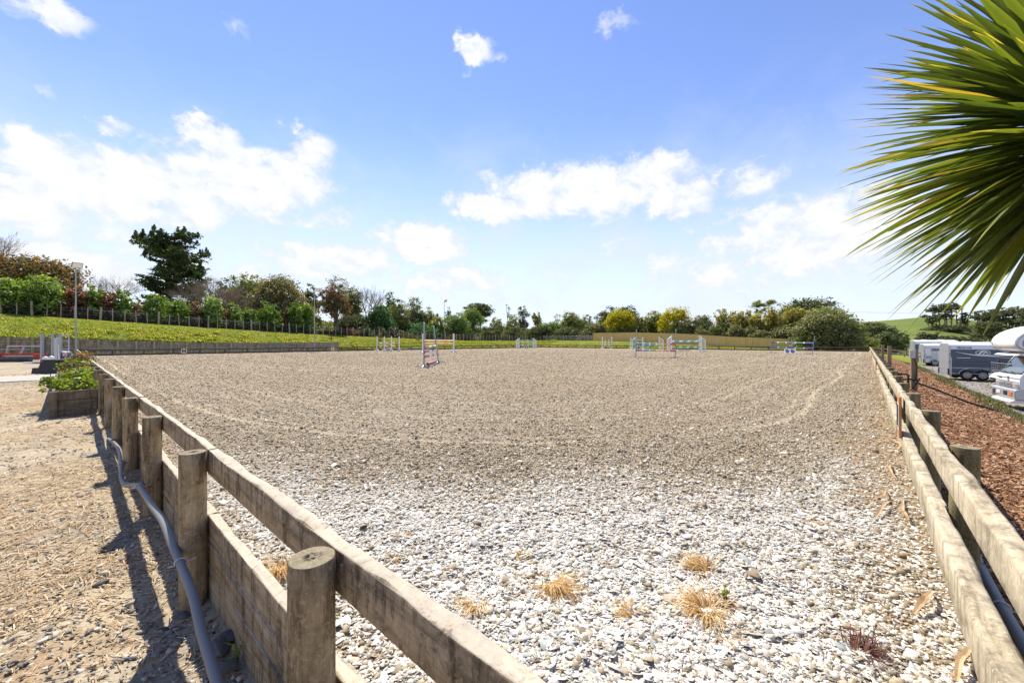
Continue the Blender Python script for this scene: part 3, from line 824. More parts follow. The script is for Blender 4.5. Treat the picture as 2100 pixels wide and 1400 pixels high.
# ------------------------------------------------------------------ timber pieces
def board(name, a, b, h, t, mat, parent, wear=0.006, seed=0, n=None):
    """a sawn board from a to b (centre line), worn at its edges; h high, t thick"""
    a, b = np.array(a, float), np.array(b, float)
    Ln = np.linalg.norm(b - a); d = (b - a) / Ln
    s = np.cross(d, [0, 0, 1.0]); s /= np.linalg.norm(s); u = np.cross(s, d)
    n = n or max(2, min(60, int(Ln / .09)))
    r = min(h, t) * .16
    prof = []
    for cx, cy, a0 in ((t / 2 - r, h / 2 - r, 0), (-t / 2 + r, h / 2 - r, 90), (-t / 2 + r, -h / 2 + r, 180), (t / 2 - r, -h / 2 + r, 270)):
        for k in (0, 45, 90):
            an = math.radians(a0 + k); prof.append((cx + r * math.cos(an), cy + r * math.sin(an)))
    prof = np.array(prof); m = len(prof)
    tt = np.linspace(0, 1, n)
    V = np.zeros((n, m, 3))
    for j in range(m):
        wob = (vnoise(tt * Ln * 3.0, np.full(n, j // 3 * 3.7), seed + 5) - .5) * wear * 2 + (vnoise(tt * Ln * 14, np.full(n, j * 1.7), seed + 9) - .5) * wear
        pr = prof[j] * (1 + wob[:, None] / max(h, t) * 2)
        pr = pr + (wob * .5)[:, None]
        V[:, j] = a + tt[:, None] * (b - a) + pr[:, :1] * s + pr[:, 1:] * u
    bow = np.sin(tt * PI) * RNG.normal(0, .004)
    V += bow[:, None, None] * u
    i = (np.arange(n - 1)[:, None] * m + np.arange(m)[None]); i2 = (np.arange(n - 1)[:, None] * m + (np.arange(m)[None] + 1) % m)
    Q = np.stack([i, i2, i2 + m, i + m], -1).reshape(-1, 4)
    caps = [np.arange(m)[::-1][None], ((n - 1) * m + np.arange(m))[None]]
    o = mesh_np(name, V.reshape(-1, 3), [Q, np.concatenate(caps)], mat, parent, True)
    o.data.set_sharp_from_angle(angle=math.radians(60))
    return o

def post_mesh(name, r, h, mat, parent, loc, seed=0, n=36, rings=14, top=None):
    """a round timber post, slightly out of true, with a sawn top"""
    an = np.linspace(0, 2 * PI, n, endpoint=False)
    zs = np.concatenate([np.linspace(0, h - .004, rings), [h]])
    V = []
    for i, z in enumerate(zs):
        rr = r * (1.03 - .05 * z / h) * (1 + .05 * (vnoise(np.cos(an) * 1.5 + 3, np.sin(an) * 1.5 + z * 1.2, seed) - .5) + .02 * (vnoise(an * 6, np.full(n, z * .8), seed + 3) - .5))
        if i == len(zs) - 1: rr = rr * .955
        V.append(np.stack([rr * np.cos(an), rr * np.sin(an), np.full(n, z)], -1))
    for f in (.66, .33, .12):
        V.append(np.stack([r * f * np.cos(an), r * f * np.sin(an), np.full(n, h + .002 * (1 - f)) + .004 * (vnoise(an * 3, np.full(n, f * 9), seed + 7) - .5)], -1))
    m = len(V)
    V = np.concatenate(V)
    i = (np.arange(m - 1)[:, None] * n + np.arange(n)[None]); i2 = (np.arange(m - 1)[:, None] * n + (np.arange(n)[None] + 1) % n)
    Q = np.stack([i, i2, i2 + n, i + n], -1).reshape(-1, 4)
    cap = ((m - 1) * n + np.arange(n))[None]
    o = mesh_np(name, V, [Q, cap], [mat] + ([top] if top else []), parent, True,
                mi=None if not top else np.concatenate([np.where(np.arange(len(Q)) >= (rings) * n, 1, 0), [1]]))
    o.data.set_sharp_from_angle(angle=math.radians(38))
    o.location = loc
    return o

# end grain of the sawn post tops: rings, checks and a dark heart
mt = bpy.data.materials.new('post_end_grain'); nt, N, L = nodes_of(mt)
p = position(N, L, (1, 1, 1), True)
sx = N.new('ShaderNodeSeparateXYZ'); L.new(p, sx.inputs[0])
flat = N.new('ShaderNodeCombineXYZ'); L.new(sx.outputs[0], flat.inputs[0]); L.new(sx.outputs[1], flat.inputs[1])
ln = N.new('ShaderNodeVectorMath'); ln.operation = 'LENGTH'; L.new(flat.outputs[0], ln.inputs[0])
ang = math_(N, L, 'ARCTAN2', sx.outputs[1], sx.outputs[0])
cc = N.new('ShaderNodeCombineXYZ'); L.new(math_(N, L, 'MULTIPLY', ang, 5.0), cc.inputs[0]); L.new(math_(N, L, 'MULTIPLY', ln.outputs['Value'], 14.0), cc.inputs[1])
oi = N.new('ShaderNodeObjectInfo'); L.new(math_(N, L, 'MULTIPLY', oi.outputs['Random'], 40.0), cc.inputs[2])
n = noise_node(N, L, cc.outputs[0], 1.4, 6, 0.7); n2 = noise_node(N, L, position(N, L), 45, 5, 0.7)
r = ramp(N, [(0.3, (0.13, 0.105, 0.065)), (0.5, (0.27, 0.225, 0.145)), (0.7, (0.40, 0.345, 0.24))]); L.new(math_(N, L, 'ADD', math_(N, L, 'MULTIPLY', n.outputs[0], .6), math_(N, L, 'MULTIPLY', n2.outputs[0], .4)), r.inputs[0])
heart = math_(N, L, 'MULTIPLY', maprange(N, L, ln.outputs['Value'], 0.012, 0.034, 1, 0), maprange(N, L, n2.outputs[0], 0.46, 0.53, 1, 0))
c = mixc(N, L, heart, r.outputs[0], (0.012, 0.010, 0.008))
finish(N, L, c, 0.9, math_(N, L, 'SUBTRACT', n.outputs[0], heart), 0.01, 0.6, 0, 0.15)
M['endgrain'] = mt

def fence_posts(root, pts, r, h, mat, top, zf, first_name='post', detail=(36, 14)):
    src = []
    for k in range(4):
        src.append(post_mesh(first_name, r, h, mat, root, (0, 0, 0), seed=20 + 7 * k, n=detail[0], rings=detail[1], top=top))
    for i, (x, y) in enumerate(pts):
        z, rz = zf(x, y)
        if i < 4: o = src[i]
        else:
            o = src[i % 4].copy(); COL.objects.link(o); o.parent = root
        o.location = (x, y, z - .0 + random.uniform(-.006, .006)); o.rotation_euler = (random.gauss(0, .006), random.gauss(0, .006), random.uniform(0, 6.28))
    for o in src[len(pts):]: bpy.data.objects.remove(o)

PR = 0.070
# ---- near short fence (left): posts outside, rails on the arena side
rt = thing('short_end_fence', 'weathered brown post and rail fence running from the bottom of the photo to the left', 'fence')
lx = [0.45 - 1.766 * k for k in range(0, 30)]
fence_posts(rt, [(x, .592 - PR - .002) for x in lx[1:]], PR, 1.12, M['post'], M['endgrain'], lambda x, y: (.602 - 1.12, 0))
for k in range(0, 29, 2):
    xa, xb = lx[k] - .004, lx[min(k + 2, 29)] + .004
    if k == 0: xa = .30
    xb = max(xb, AX0 - .05)
    tiny = random.uniform(-.004, .004)
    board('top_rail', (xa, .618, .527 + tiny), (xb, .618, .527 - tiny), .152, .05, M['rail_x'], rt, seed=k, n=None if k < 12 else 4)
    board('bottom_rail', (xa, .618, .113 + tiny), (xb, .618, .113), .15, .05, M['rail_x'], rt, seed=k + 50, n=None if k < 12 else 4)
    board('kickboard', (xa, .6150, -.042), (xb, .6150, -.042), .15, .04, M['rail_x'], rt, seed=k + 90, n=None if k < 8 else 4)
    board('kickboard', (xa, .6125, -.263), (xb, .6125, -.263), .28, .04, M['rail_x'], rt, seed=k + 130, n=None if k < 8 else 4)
# bolt heads where the rails meet the posts, and a few nails
for k in range(1, 7):
    for z in (.50, .56, .10):
        x_ = lx[k] + random.uniform(.062, .078) * (1 if z > .52 else -1) - .01
        MB().tube([(x_, .5945, z), (x_, .5885, z)], .0065, 8).build('bolt', M['steel'], rt)
# ---- right long fence
rt = thing('right_side_fence', 'pale sunlit two rail timber fence along the right side of the arena beside the bark', 'fence')
ry = [.38 + 1.752 * k for k in range(0, 39)]
fence_posts(rt, [(.398 + PR + .002, y) for y in ry[:38]], PR, 1.12, M['mossy_post'], M['endgrain'], lambda x, y: (.600 - 1.12, 0))
for k in range(0, 38, 2):
    ya, yb = ry[k] + .004, min(ry[k + 2], AY1 + .05) - .004
    if k == 0: ya = .66
    w1, w2 = random.uniform(-.006, .006), random.uniform(-.01, .01)
    board('top_rail', (.365 + w2 * .5, ya, .532 + w1), (.365, yb, .532), .145, .062, M['rail_y'], rt, wear=.006, seed=k + 200, n=None if k < 14 else 4)
    board('bottom_rail', (.353 + w2, ya, .100 + w1), (.353, yb, .100), .20, .085, M['rail_y'], rt, wear=.007, seed=k + 260, n=None if k < 14 else 4)
    board('kickboard', (.375, ya, -.16), (.375, yb, -.16), .30, .04, M['post'], rt, seed=k + 300, n=4)

# ---- far rails round the rest of the arena
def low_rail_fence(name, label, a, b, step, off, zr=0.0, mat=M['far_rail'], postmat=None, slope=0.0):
    rt = thing(name, label, 'fence', (a[0], a[1], 0))
    a3, b3 = np.array([a[0], a[1], 0.0]), np.array([b[0], b[1], 0.0]); Ln = np.linalg.norm(b3 - a3); d = (b3 - a3) / Ln
    nn = int(Ln / step)
    rails = max(1, int(round(Ln / 7.2)))
    for i in range(rails):
        p0, p1 = d * Ln * i / rails, d * Ln * (i + 1) / rails
        z0, z1 = slope * i / rails, slope * (i + 1) / rails
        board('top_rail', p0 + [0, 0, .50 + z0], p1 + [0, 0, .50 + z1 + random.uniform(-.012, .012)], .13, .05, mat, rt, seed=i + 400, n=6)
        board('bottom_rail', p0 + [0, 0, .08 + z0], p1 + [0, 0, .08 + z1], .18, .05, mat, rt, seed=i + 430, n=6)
    src = None
    for i in range(nn + 1):
        p_ = d * (Ln * i / nn)
        if src is None:
            src = MB().lohi((-.06, -.05, -.2), (.06, .05, .545)).build('post', postmat or mat, rt, bevel=.008); o = src
        else:
            o = src.copy(); COL.objects.link(o); o.parent = rt
        o.location = (p_[0] + off[0], p_[1] + off[1], slope * i / nn + random.uniform(-.03, .02))
    return rt
low_rail_fence('low_arena_rail', 'dark low rail along the left edge of the arena in front of the grass bank', (AX0, .70), (AX0, AY1), 2.1, (-.08, 0))
low_rail_fence('low_arena_rail', 'dark low rail across the far end of the arena in front of the paling fence', (AX0 + .1, AY1 + .02), (.30, AY1 + .02), 2.1, (0, .08))
low_rail_fence('sloping_rail_fence', 'weathered rail fence going downhill behind the horse floats from the far right corner', (.62, AY1 + .10), (10.5, AY1 - .3), 1.25, (0, .06), mat=M['batten'], slope=-1.35)

# ---- retaining wall at the foot of the bank
rw = thing('retaining_wall', 'grey timber plank retaining wall holding up the grass bank on the left', 'wall', (-52.3, 0, 0))
ys = np.arange(-9, 24.5, 2.6)
mbw = MB()
for i in range(len(ys) - 1):
    y0, y1 = ys[i], ys[i + 1]; ztop = float(bank_foot((y0 + y1) / 2)); z = -.35
    hgt = (ztop - z) / max(1, round((ztop - z) / .21)); j = 0
    while z < ztop - .02:
        mbw.lohi((-.05 + random.uniform(-.02, .02), y0 + .004, z + .014), (.0 + random.uniform(-.035, .035), y1 - .004, z + hgt - .014)); z += hgt
mbw.build('planks', M['plank'], rw, bevel=.006)
for i, y in enumerate(np.arange(-8.2, 22.5, 1.27)):
    ztop = float(bank_foot(y)) + .02
    MB().tube([(0.09, y, -.4), (0.09, y, ztop)], [.105, .10], 14).build('post', M['wall_post'], rw, smooth=True)
MB().lohi((-.09, -9, -.3), (-.055, 24.2, float(bank_foot(-3)) - .5)).build('backing_board', M['plank'], rw)

# ---- post and batten fence along the crest of the bank
def wire_fence(name, label, pts, big=5):
    rt = thing(name, label, 'fence', (pts[0][0], pts[0][1], tz(*pts[0])))
    b0 = rt.location
    thin = MB().lohi((-.03, -.04, -.1), (.03, .04, 1.38)).build('batten', M['batten'], rt)
    thick = MB().tube([(0, 0, -.1), (0, 0, 1.48)], [.10, .095], 10).build('strainer_post', M['batten'], rt, smooth=True)
    u1 = u2 = False
    wr = MB()
    for i, (x, y) in enumerate(pts):
        z = tz(x, y)
        if i % big == 0:
            o = thick if not u1 else thick.copy(); first = not u1; u1 = True
        else:
            o = thin if not u2 else thin.copy(); first = not u2; u2 = True
        if not first: COL.objects.link(o); o.parent = rt
        o.location = (x - b0.x, y - b0.y, z - b0.z + random.uniform(-.06, .05)); o.rotation_euler = (random.gauss(0, .03), random.gauss(0, .03), 0)
    for h in (.12, .34, .56, .78, 1.0, 1.12):
        wr.tube([(x - b0.x, y - b0.y, tz(x, y) - b0.z + h) for x, y in pts[::big]] + [(pts[-1][0] - b0.x, pts[-1][1] - b0.y, tz(*pts[-1]) - b0.z + h)], .006, 4, cap=False)
    wr.build('wires', M['steel'], rt)
    return rt
wire_fence('wire_fence', 'post and wire fence with pale battens along the top of the left grass bank', [(-62.2, -7 + .95 * k) for k in range(0, 88)])
wire_fence('wire_fence', 'post and wire fence with pale battens across the far end below the dark trees', [(-61.8 + .95 * k, 76.6) for k in range(0, 19)])

# ---- tan paling fence
pf = thing('paling_fence', 'long tan vertical paling fence below the bushes at the far right', 'fence', (-46.5, 80, 0))
mbp = MB(); x = -46.5
def pal_top(x): return float(np.interp(x, [-46.5, -37, -26.5, -18, -10, -6.2], [3.22, 3.2, 2.78, 2.12, 1.72, 1.56]))
while x < -6.2:
    zt = pal_top(x) + random.uniform(-.02, .02)
    mbp.lohi((x + 46.5, -.012 + random.uniform(-.006, .006), zt - 2.25), (x + 46.5 + .142, .012, zt)); x += .15
mbp.build('palings', M['paling'], pf)
for h in (.35, 1.5):
    mbr = MB()
    for x in np.arange(-46.5, -7, 2.4): mbr.bar((x + 46.5, .045, pal_top(x) - h), (x + 48.88, .045, pal_top(x + 2.4) - h), .05, .09)
    mbr.build('rail', M['paling'], pf)
for x in np.arange(-46.4, -6.3, 2.4): MB().lohi((x + 46.45, .07, pal_top(x) - 2.6), (x + 46.55, .17, pal_top(x) - .05)).build('post', M['paling'], pf)
# timber half-round gate-side bits between the two far fences
gt = thing('field_gate', 'dark timber field gate between the batten fence and the paling fence', 'gate', (-46.9, 79.6, 1.3))
g = MB()
for z in (.1, .4, .7, 1.0): g.lohi((-3.2, -.02, z), (0, .02, z + .11))
g.bar((-3.2, .03, .1), (0, .03, 1.05), .04, .09)
g.build('bars', M['far_rail'], gt)
MB().tube([(.1, 0, -.4), (.1, 0, 1.5)], .09, 10).build('gate_post', M['far_rail'], gt, smooth=True)
MB().tube([(-3.35, 0, -.4), (-3.35, 0, 1.3)], .09, 10).build('gate_post', M['batten'], gt, smooth=True)

# ------------------------------------------------------------------ letter boards of the arena
def text_mesh(body, size, depth, mat, parent, M4, name='letter'):
    cu = bpy.data.curves.new('letter', 'FONT'); cu.body = body; cu.size = size; cu.extrude = depth; cu.align_x = 'CENTER'; cu.align_y = 'CENTER'
    cu.offset = size * .008
    o = bpy.data.objects.new('tmp', cu); COL.objects.link(o)
    dg = bpy.context.evaluated_depsgraph_get(); dg.update()
    me = bpy.data.meshes.new_from_object(o.evaluated_get(dg)); bpy.data.objects.remove(o); bpy.data.curves.remove(cu)
    me.transform(M4); me.materials.clear(); me.materials.append(mat); me.name = name
    return link(name, me, parent)
def frame_m(origin, xdir, ydir):
    x, y = Vector(xdir).normalized(), Vector(ydir).normalized(); z = x.cross(y)
    return Matrix(((x.x, y.x, z.x, origin[0]), (x.y, y.y, z.y, origin[1]), (x.z, y.z, z.z, origin[2]), (0, 0, 0, 1)))
def letter_board(ch, label, loc, nrm, xd, w=.34, h=.46, bands=True):
    rt = thing('letter_board', label, 'letter sign', loc, 0, 'dressage letter boards on the arena rails')
    nx, xv = Vector(nrm), Vector(xd)
    def slab(z0, z1, off, th, mat, name, ww):
        m_ = MB(); a = xv * (-ww / 2); b = xv * (ww / 2)
        p_ = [a + nx * off, b + nx * off, b + nx * (off + th), a + nx * (off + th)]
        m_.add([(q.x, q.y, z0) for q in p_] + [(q.x, q.y, z1) for q in p_], [(0, 3, 2, 1), (4, 5, 6, 7), (0, 1, 5, 4), (1, 2, 6, 5), (2, 3, 7, 6), (3, 0, 4, 7)])
        return m_.build(name, mat, rt, bevel=.002)
    slab(0, h, 0, .022, M['signorange'], 'board', w)
    slab(h * .17, h * .81, .022, .004, M['clean_white'], 'face', w * .98)
    o = text_mesh(ch, h * .80, .002, M['letter'], rt, frame_m(nx * .029 + Vector((0, 0, h * .49)), xd, (0, 0, 1)))
    return rt
for ch, y, lb in (('M', 7.9, 'orange edged white letter board reading M on the left arena rail'), ('R', 22.8, 'orange edged white letter board reading R on the left arena rail'),
                  ('B', 37.7, 'small white letter board behind the pink and orange jumps on the left rail'), ('P', 52.5, 'small white letter board far on the left rail, left of the winged jump')):
    letter_board(ch, lb, (AX0 + .035, y, .03), (1, 0, 0), (0, 1, 0), .42, .58)
for ch, y, lb in (('H', 6.55, 'nearest of the orange and white letter boards on the right fence'), ('S', 21.0, 'second orange and white letter board along the right fence'), ('E', 36.2, 'third and farthest letter board on the right fence')):
    letter_board(ch, lb, (.306, y, .17), (-1, 0, 0), (0, -1, 0), .36, .47)

# ------------------------------------------------------------------ floodlight poles
def light_pole(label, x, y, z0, ztop, face):
    rt = thing('floodlight_pole', label, 'floodlight', (x, y, z0), 0, 'floodlights around the arena')
    h = ztop - z0
    MB().tube([(0, 0, -.3), (0, 0, h * .3), (0, 0, h - .25)], [.062, .055, .045], 12).build('pole', M['steel'], rt, smooth=True)
    br = MB(); f = Vector(face).normalized()
    br.bar((0, 0, h - .3), (0, 0, h - .02), .05, .05); br.bar((-f.x * .1, -f.y * .1, h - .05), (f.x * .25, f.y * .25, h - .02), .05, .05)
    br.build('bracket', M['darksteel'], rt)
    side = Vector((-f.y, f.x, 0)); dn = (f * .82 + Vector((0, 0, -.57))).normalized(); up_ = side.cross(dn)
    hd = MB(); cpt = f * .42 + Vector((0, 0, h + .05))
    def q(a, b, c): return cpt + side * a + up_ * b + dn * c
    vs = [q(a, b, c) for c in (-.09, .02) for a, b in ((-.34, -.26), (.34, -.26), (.34, .26), (-.34, .26))]
    hd.add(vs, [(0, 1, 2, 3), (7, 6, 5, 4), (0, 4, 5, 1), (1, 5, 6, 2), (2, 6, 7, 3), (3, 7, 4, 0)])
    ob = hd.build('lamp_housing', M['darksteel'], rt, bevel=.015)
    le = MB(); vs = [q(a, b, c) for c in (.022, .034) for a, b in ((-.30, -.22), (.30, -.22), (.30, .22), (-.30, .22))]
    le.add(vs, [(0, 1, 2, 3), (7, 6, 5, 4), (0, 4, 5, 1), (1, 5, 6, 2), (2, 6, 7, 3), (3, 7, 4, 0)])
    le.build('lens', M['lamp'], ob)
X0 = -51.75
for px, top, X, Y, lb in ((155.5, 546, X0, None, 'tall steel floodlight pole at the near left corner by the retaining wall'),
                          (645, 596, X0, None, 'floodlight pole on the left side in front of the magnolia'),
                          (911, 618, -62.9, None, 'floodlight pole standing behind the orange and yellow jump'),
                          (1077, 637, None, 75.2, 'floodlight pole right behind the winged jump at the far corner'),
                          (1210, 651, None, 99.0, 'floodlight pole at the left end of the paling fence')):
    d = depth_x(px, X) if X else depth_y(px, Y)
    x, y, _ = at(px, d)
    light_pole(lb, x, y, max(tz(x, y), 0) if X != X0 else 0.0, zat(top, d), (SA * .25 + .55, .15 if Y is None else -.7, 0))

# ------------------------------------------------------------------ conduit along the near fence
def conduit(label, pts, r, clips):
    rt = thing('conduit_pipe', label, 'pipe', pts[0])
    o0 = Vector(pts[0]); P = [Vector(p) - o0 for p in pts]
    out = []
    for i in range(len(P) - 1):
        p0, p1, p2, p3 = P[max(i - 1, 0)], P[i], P[i + 1], P[min(i + 2, len(P) - 1)]
        for t in np.linspace(0, 1, 8, endpoint=False):
            out.append(.5 * ((2 * p1) + (p2 - p0) * t + (2 * p0 - 5 * p1 + 4 * p2 - p3) * t * t + (3 * p1 - p0 - 3 * p2 + p3) * t ** 3))
    out.append(P[-1])
    MB().tube(out, r, 16).build('tube', M['pipe'], rt, smooth=True)
    for (x, y, z, dx, dy) in clips:
        c = Vector((x, y, z)) - o0; m_ = MB(); d = Vector((dx, dy, 0)).normalized(); u = Vector((0, 0, 1)); s = d.cross(u)
        ring = [c + (s * math.cos(a) + u * math.sin(a)) * (r + .004) for a in np.linspace(-.3, PI + .3, 14)]
        m_.tube(ring, .0045, 6); m_.tube([ring[0], ring[0] + s * .05 + u * .01], .004, 6); m_.tube([ring[-1], ring[-1] - s * .03 + u * .004], .004, 6)
        m_.build('clip', M['clip'], rt, smooth=True)
conduit('grey plastic conduit clipped along the outside of the near left fence', [(-.6, .36, -.29), (-1.2, .385, -.24), (-1.94, .41, -.12), (-2.28, .42, -.075), (-2.56, .43, -.01), (-2.92, .435, .015), (-3.2, .43, .055), (-3.5, .43, .085), (-4.0, .43, .05), (-4.75, .43, .005), (-5.15, .425, -.07), (-5.5, .40, -.15), (-6.0, .40, -.20), (-6.5, .43, -.165), (-7.2, .46, -.12), (-8.2, .455, -.18), (-9.0, .45, -.27)], .0215,
        [(-2.93, .435, .015, -1, 0), (-4.78, .43, .003, -1, 0), (-6.52, .43, -.165, -1, 0)])
conduit('grey conduit lying on the bark behind the bottom right rails', [(.60, .4, -.26), (.585, 1.4, -.25), (.585, 2.2, -.22), (.585, 3.1, -.23), (.59, 4.0, -.28), (.62, 5.2, -.31)], .03,
        [(.585, 2.5, -.222, 0, 1), (.586, 3.6, -.255, 0, 1)])
# ------------------------------------------------------------------ show jumps
def stripes(cols): return [M[c] for c in cols]
def jump_pole(parent, a, b, r, cols, name='pole'):
    """a round pole from a to b with painted bands: [(fraction, colour)]"""
    m_ = MB(); a, b = Vector(a), Vector(b); t = 0.0; mats = []; tot = sum(c[0] for c in cols)
    for f, cname in cols:
        if M[cname] not in mats: mats.append(M[cname])
        m_.tube([a.lerp(b, t / tot), a.lerp(b, (t + f) / tot)], r, 12, mats.index(M[cname])); t += f
    return m_.build(name, mats, parent, smooth=True)
def splay_foot(m_, c, d, s, L1=.42, z=.03):
    for q in (d, -d, s, -s):
        m_.bar((c.x, c.y, .16), (c.x + q.x * L1, c.y + q.y * L1, z), .035, .035)
def steel_stand(parent, c, d, h, lean=(0, 0), feet=True, mat='darksteel', L1=.45):
    """square steel upright on a cross foot"""
    s = Vector((-d.y, d.x, 0)); c = Vector(c)
    o = MB().bar(c, c + Vector((lean[0], lean[1], h)), .055, .055).build('stand', M['steel'], parent)
    f = MB()
    for q in (d, -d, s, -s): f.bar((c.x, c.y, .11), (c.x + q.x * L1, c.y + q.y * L1, .02), .05, .03)
    f.build('foot', M['steel'], o)
    cap = MB().box(c + Vector((lean[0], lean[1], h + .01)), (.065, .065, .03)); cap.build('cap', M['white'], o)
    hs = MB()
    for k in range(12):
        z = h * (.18 + .065 * k); q = c + Vector((lean[0] * z / h, lean[1] * z / h, z)) + s * .0
        hs.box(q, (.02, .058, .02)); hs.box(q, (.058, .02, .02))
    hs.build('hole_row', M['black'], o)
    return o
def white_stand(parent, c, d, h, w=.11):
    s = Vector((-d.y, d.x, 0)); c = Vector(c)
    o = MB().lohi((c.x - w / 2, c.y - w / 2, 0), (c.x + w / 2, c.y + w / 2, h)).build('stand', M['white'], parent, bevel=.01)
    f = MB()
    for q in (d, s):
        P = [(-.40, 0), (.40, 0), (.40, .05), (.14, .20), (-.14, .20), (-.40, .05)]
        vs = []
        n_ = Vector((-q.y, q.x, 0))
        for e in (-.03, .03):
            for a, z in P: vs.append((c.x + q.x * a + n_.x * e, c.y + q.y * a + n_.y * e, z))
        f.add(vs, [(0, 1, 2, 3, 4, 5), (11, 10, 9, 8, 7, 6)] + [(i, 6 + i, 6 + (i + 1) % 6, (i + 1) % 6) for i in range(6)])
    f.build('foot', M['white'], o)
    return o
def wing(parent, a, b, ha, hb, infill=None):
    """picket wing from a (tall side) to b (short side)"""
    a, b = Vector(a), Vector(b); m_ = MB(); d = (b - a)
    for t, h in ((0, ha), (1, hb)):
        q = a + d * t; m_.lohi((q.x - .05, q.y - .05, 0), (q.x + .05, q.y + .05, h))
    m_.bar(a + Vector((0, 0, .14)), b + Vector((0, 0, .14)), .05, .09)
    m_.bar(a + Vector((0, 0, ha - .12)), b + Vector((0, 0, hb - .10)), .05, .09)
    o = m_.build('wing', M['white'], parent)
    pk = MB()
    for k in range(1, 5):
        t = k / 5; q = a + d * t; z = (ha - .14) * (1 - t) + (hb - .12) * t
        pk.lohi((q.x - .02, q.y - .02, .15), (q.x + .02, q.y + .02, z))
    pk.build('pickets', M[infill or 'white'], o)
    dd = d.normalized(); s = Vector((-dd.y, dd.x, 0)); f = MB()
    for q in (a, b): f.bar(q - s * .4 + Vector((0, 0, .03)), q + s * .4 + Vector((0, 0, .03)), .07, .06)
    f.build('foot', M['white'], o)
    return o
def cups(parent, pts):
    m_ = MB()
    for q in pts: m_.box(q, (.07, .07, .05))
    m_.build('cup', M['darksteel'], parent)
JG = 'show jumps standing in the arena'
def JV(p, q): return (Vector(q) - Vector(p)).normalized()

# pink and white vertical, nearest
A, B = Vector(at(869.6, 19.9)), Vector(at(899.3, 24.2))
j = thing('show_jump', 'nearest jump, pink and white poles with violet bands on two leaning steel stands', 'show jump', (A.x, A.y, 0), 0, JG)
b = B - A; d = b.normalized(); zero = Vector((0, 0, 0))
s1 = steel_stand(j, zero, d, 2.22, (0.0, 0.0)); s2 = steel_stand(j, b, d, 2.2, (-CA * .30, -SA * .30))
off = Vector((CA, SA, 0)) * .06
for za, zb in ((1.0, 1.03), (.765, .78), (.53, .50)):
    jump_pole(j, off + Vector((0, 0, za)) - d * .12, b + Vector((-CA * .30 * zb / 2.2, -SA * .30 * zb / 2.2, zb)) + off + d * .1, .052,
              [(.24, 'pink'), (.2, 'white'), (.13, 'lavender'), (.25, 'white'), (.18, 'pink')])
    cups(j, [off * .8 + Vector((0, 0, za - .05)), b + off * .5 + Vector((-CA * .3 * zb / 2.2, -SA * .3 * zb / 2.2, zb - .05))])
bp = MB()
for q, w_ in ((off * 2 + Vector((0, 0, .015)) + d * .3, 1.0), (b + Vector((0, 0, .015)) - d * .2, 1.0)):
    bp.bar(q - Vector((CA, SA, 0)) * .65, q + Vector((CA, SA, 0)) * .65, .05, .03)
    bp.bar(q + d * .35 - Vector((CA, SA, 0)) * .1, q + d * .1 + Vector((CA, SA, 0)) * .6, .05, .03)
bp.build('base_frame', M['silver'], j)
P0, P1 = Vector(at(877, 21.3, .075)), Vector(at(892.5, 24.0, .075))
g_ = thing('ground_pole', 'plain pink pole lying on the ground under the nearest pink jump', 'jump pole', P0)
jump_pole(g_, (0, 0, 0), P1 - P0, .075, [(1, 'pink')])
jump_pole(g_, -(P1 - P0).normalized() * .012, -(P1 - P0).normalized() * .002, .05, [(1, 'black')], 'hollow_end')

# red and white oxer behind
j0 = Vector(at(773.2, 54.2)); q1 = Vector(at(802.8, 51.8)); q2 = Vector(at(788.2, 54.6)); q3 = Vector(at(818.6, 52.0))
j = thing('show_jump', 'red and white oxer between four white stands left of the pink jump', 'show jump', j0, 0, JG)
for q in (j0, q1, q2, q3): white_stand(j, q - j0, JV(j0, q1), 1.95, .12)
for a, b in ((j0, q1), (q2, q3)):
    for z0, z1 in ((1.0, 1.16), (.58, .70)):
        jump_pole(j, a - j0 + Vector((0, 0, z0)), b - j0 + Vector((0, 0, z1)), .05, [(.2, 'dullred'), (.16, 'white'), (.2, 'lavender'), (.2, 'white'), (.24, 'dullred')])
f0, f1 = Vector(at(791.5, 52.6)), Vector(at(800.5, 52.0))
def filler(parent, p0, p1, z0, z1, draw, label=None, mat='white', name='filler_board'):
    """painted filler panel; draw(mb, toworld) adds its flat figures on the side facing the eye"""
    p0, p1 = Vector(p0), Vector(p1); xd = (p1 - p0).normalized(); ln_ = (p1 - p0).length; nn = Vector((xd.y, -xd.x, 0))
    c = (p0 + p1) / 2
    m_ = MB()
    vs = [p0 + nn * e + Vector((0, 0, z)) for z in (z0, z1) for e in (-.02, .02)]; ws = [p1 + nn * e + Vector((0, 0, z)) for z in (z0, z1) for e in (-.02, .02)]
    m_.add(vs + ws, [(0, 1, 3, 2), (4, 6, 7, 5), (0, 4, 5, 1), (2, 3, 7, 6), (0, 2, 6, 4), (1, 5, 7, 3)])
    o = m_.build(name, M[mat], parent)
    def P(u, v, e=.024): return p0 + xd * (u * ln_) + Vector((0, 0, z0 + v * (z1 - z0))) + nn * e
    draw(o, P); return o
def cross_fig(colour):
    def draw(o, P):
        m_ = MB()
        for u in (.27, .73):
            for sgn in (1, -1):
                q = [P(u - .17, .5 - .42 * sgn), P(u - .05, .5 - .42 * sgn), P(u + .17, .5 + .42 * sgn), P(u + .05, .5 + .42 * sgn)]
                q2_ = [p_ + (P(0, 0, .03 if sgn > 0 else .027) - P(0, 0, .024)) for p_ in q]
                m_.add(q + q2_, [(0, 1, 2, 3), (7, 6, 5, 4), (0, 4, 5, 1), (1, 5, 6, 2), (2, 6, 7, 3), (3, 7, 4, 0)])
        m_.build('cross_pattern', M[colour], o)
    return draw
filler(j, f0 - j0, f1 - j0, .02, .42, cross_fig('maroon'))

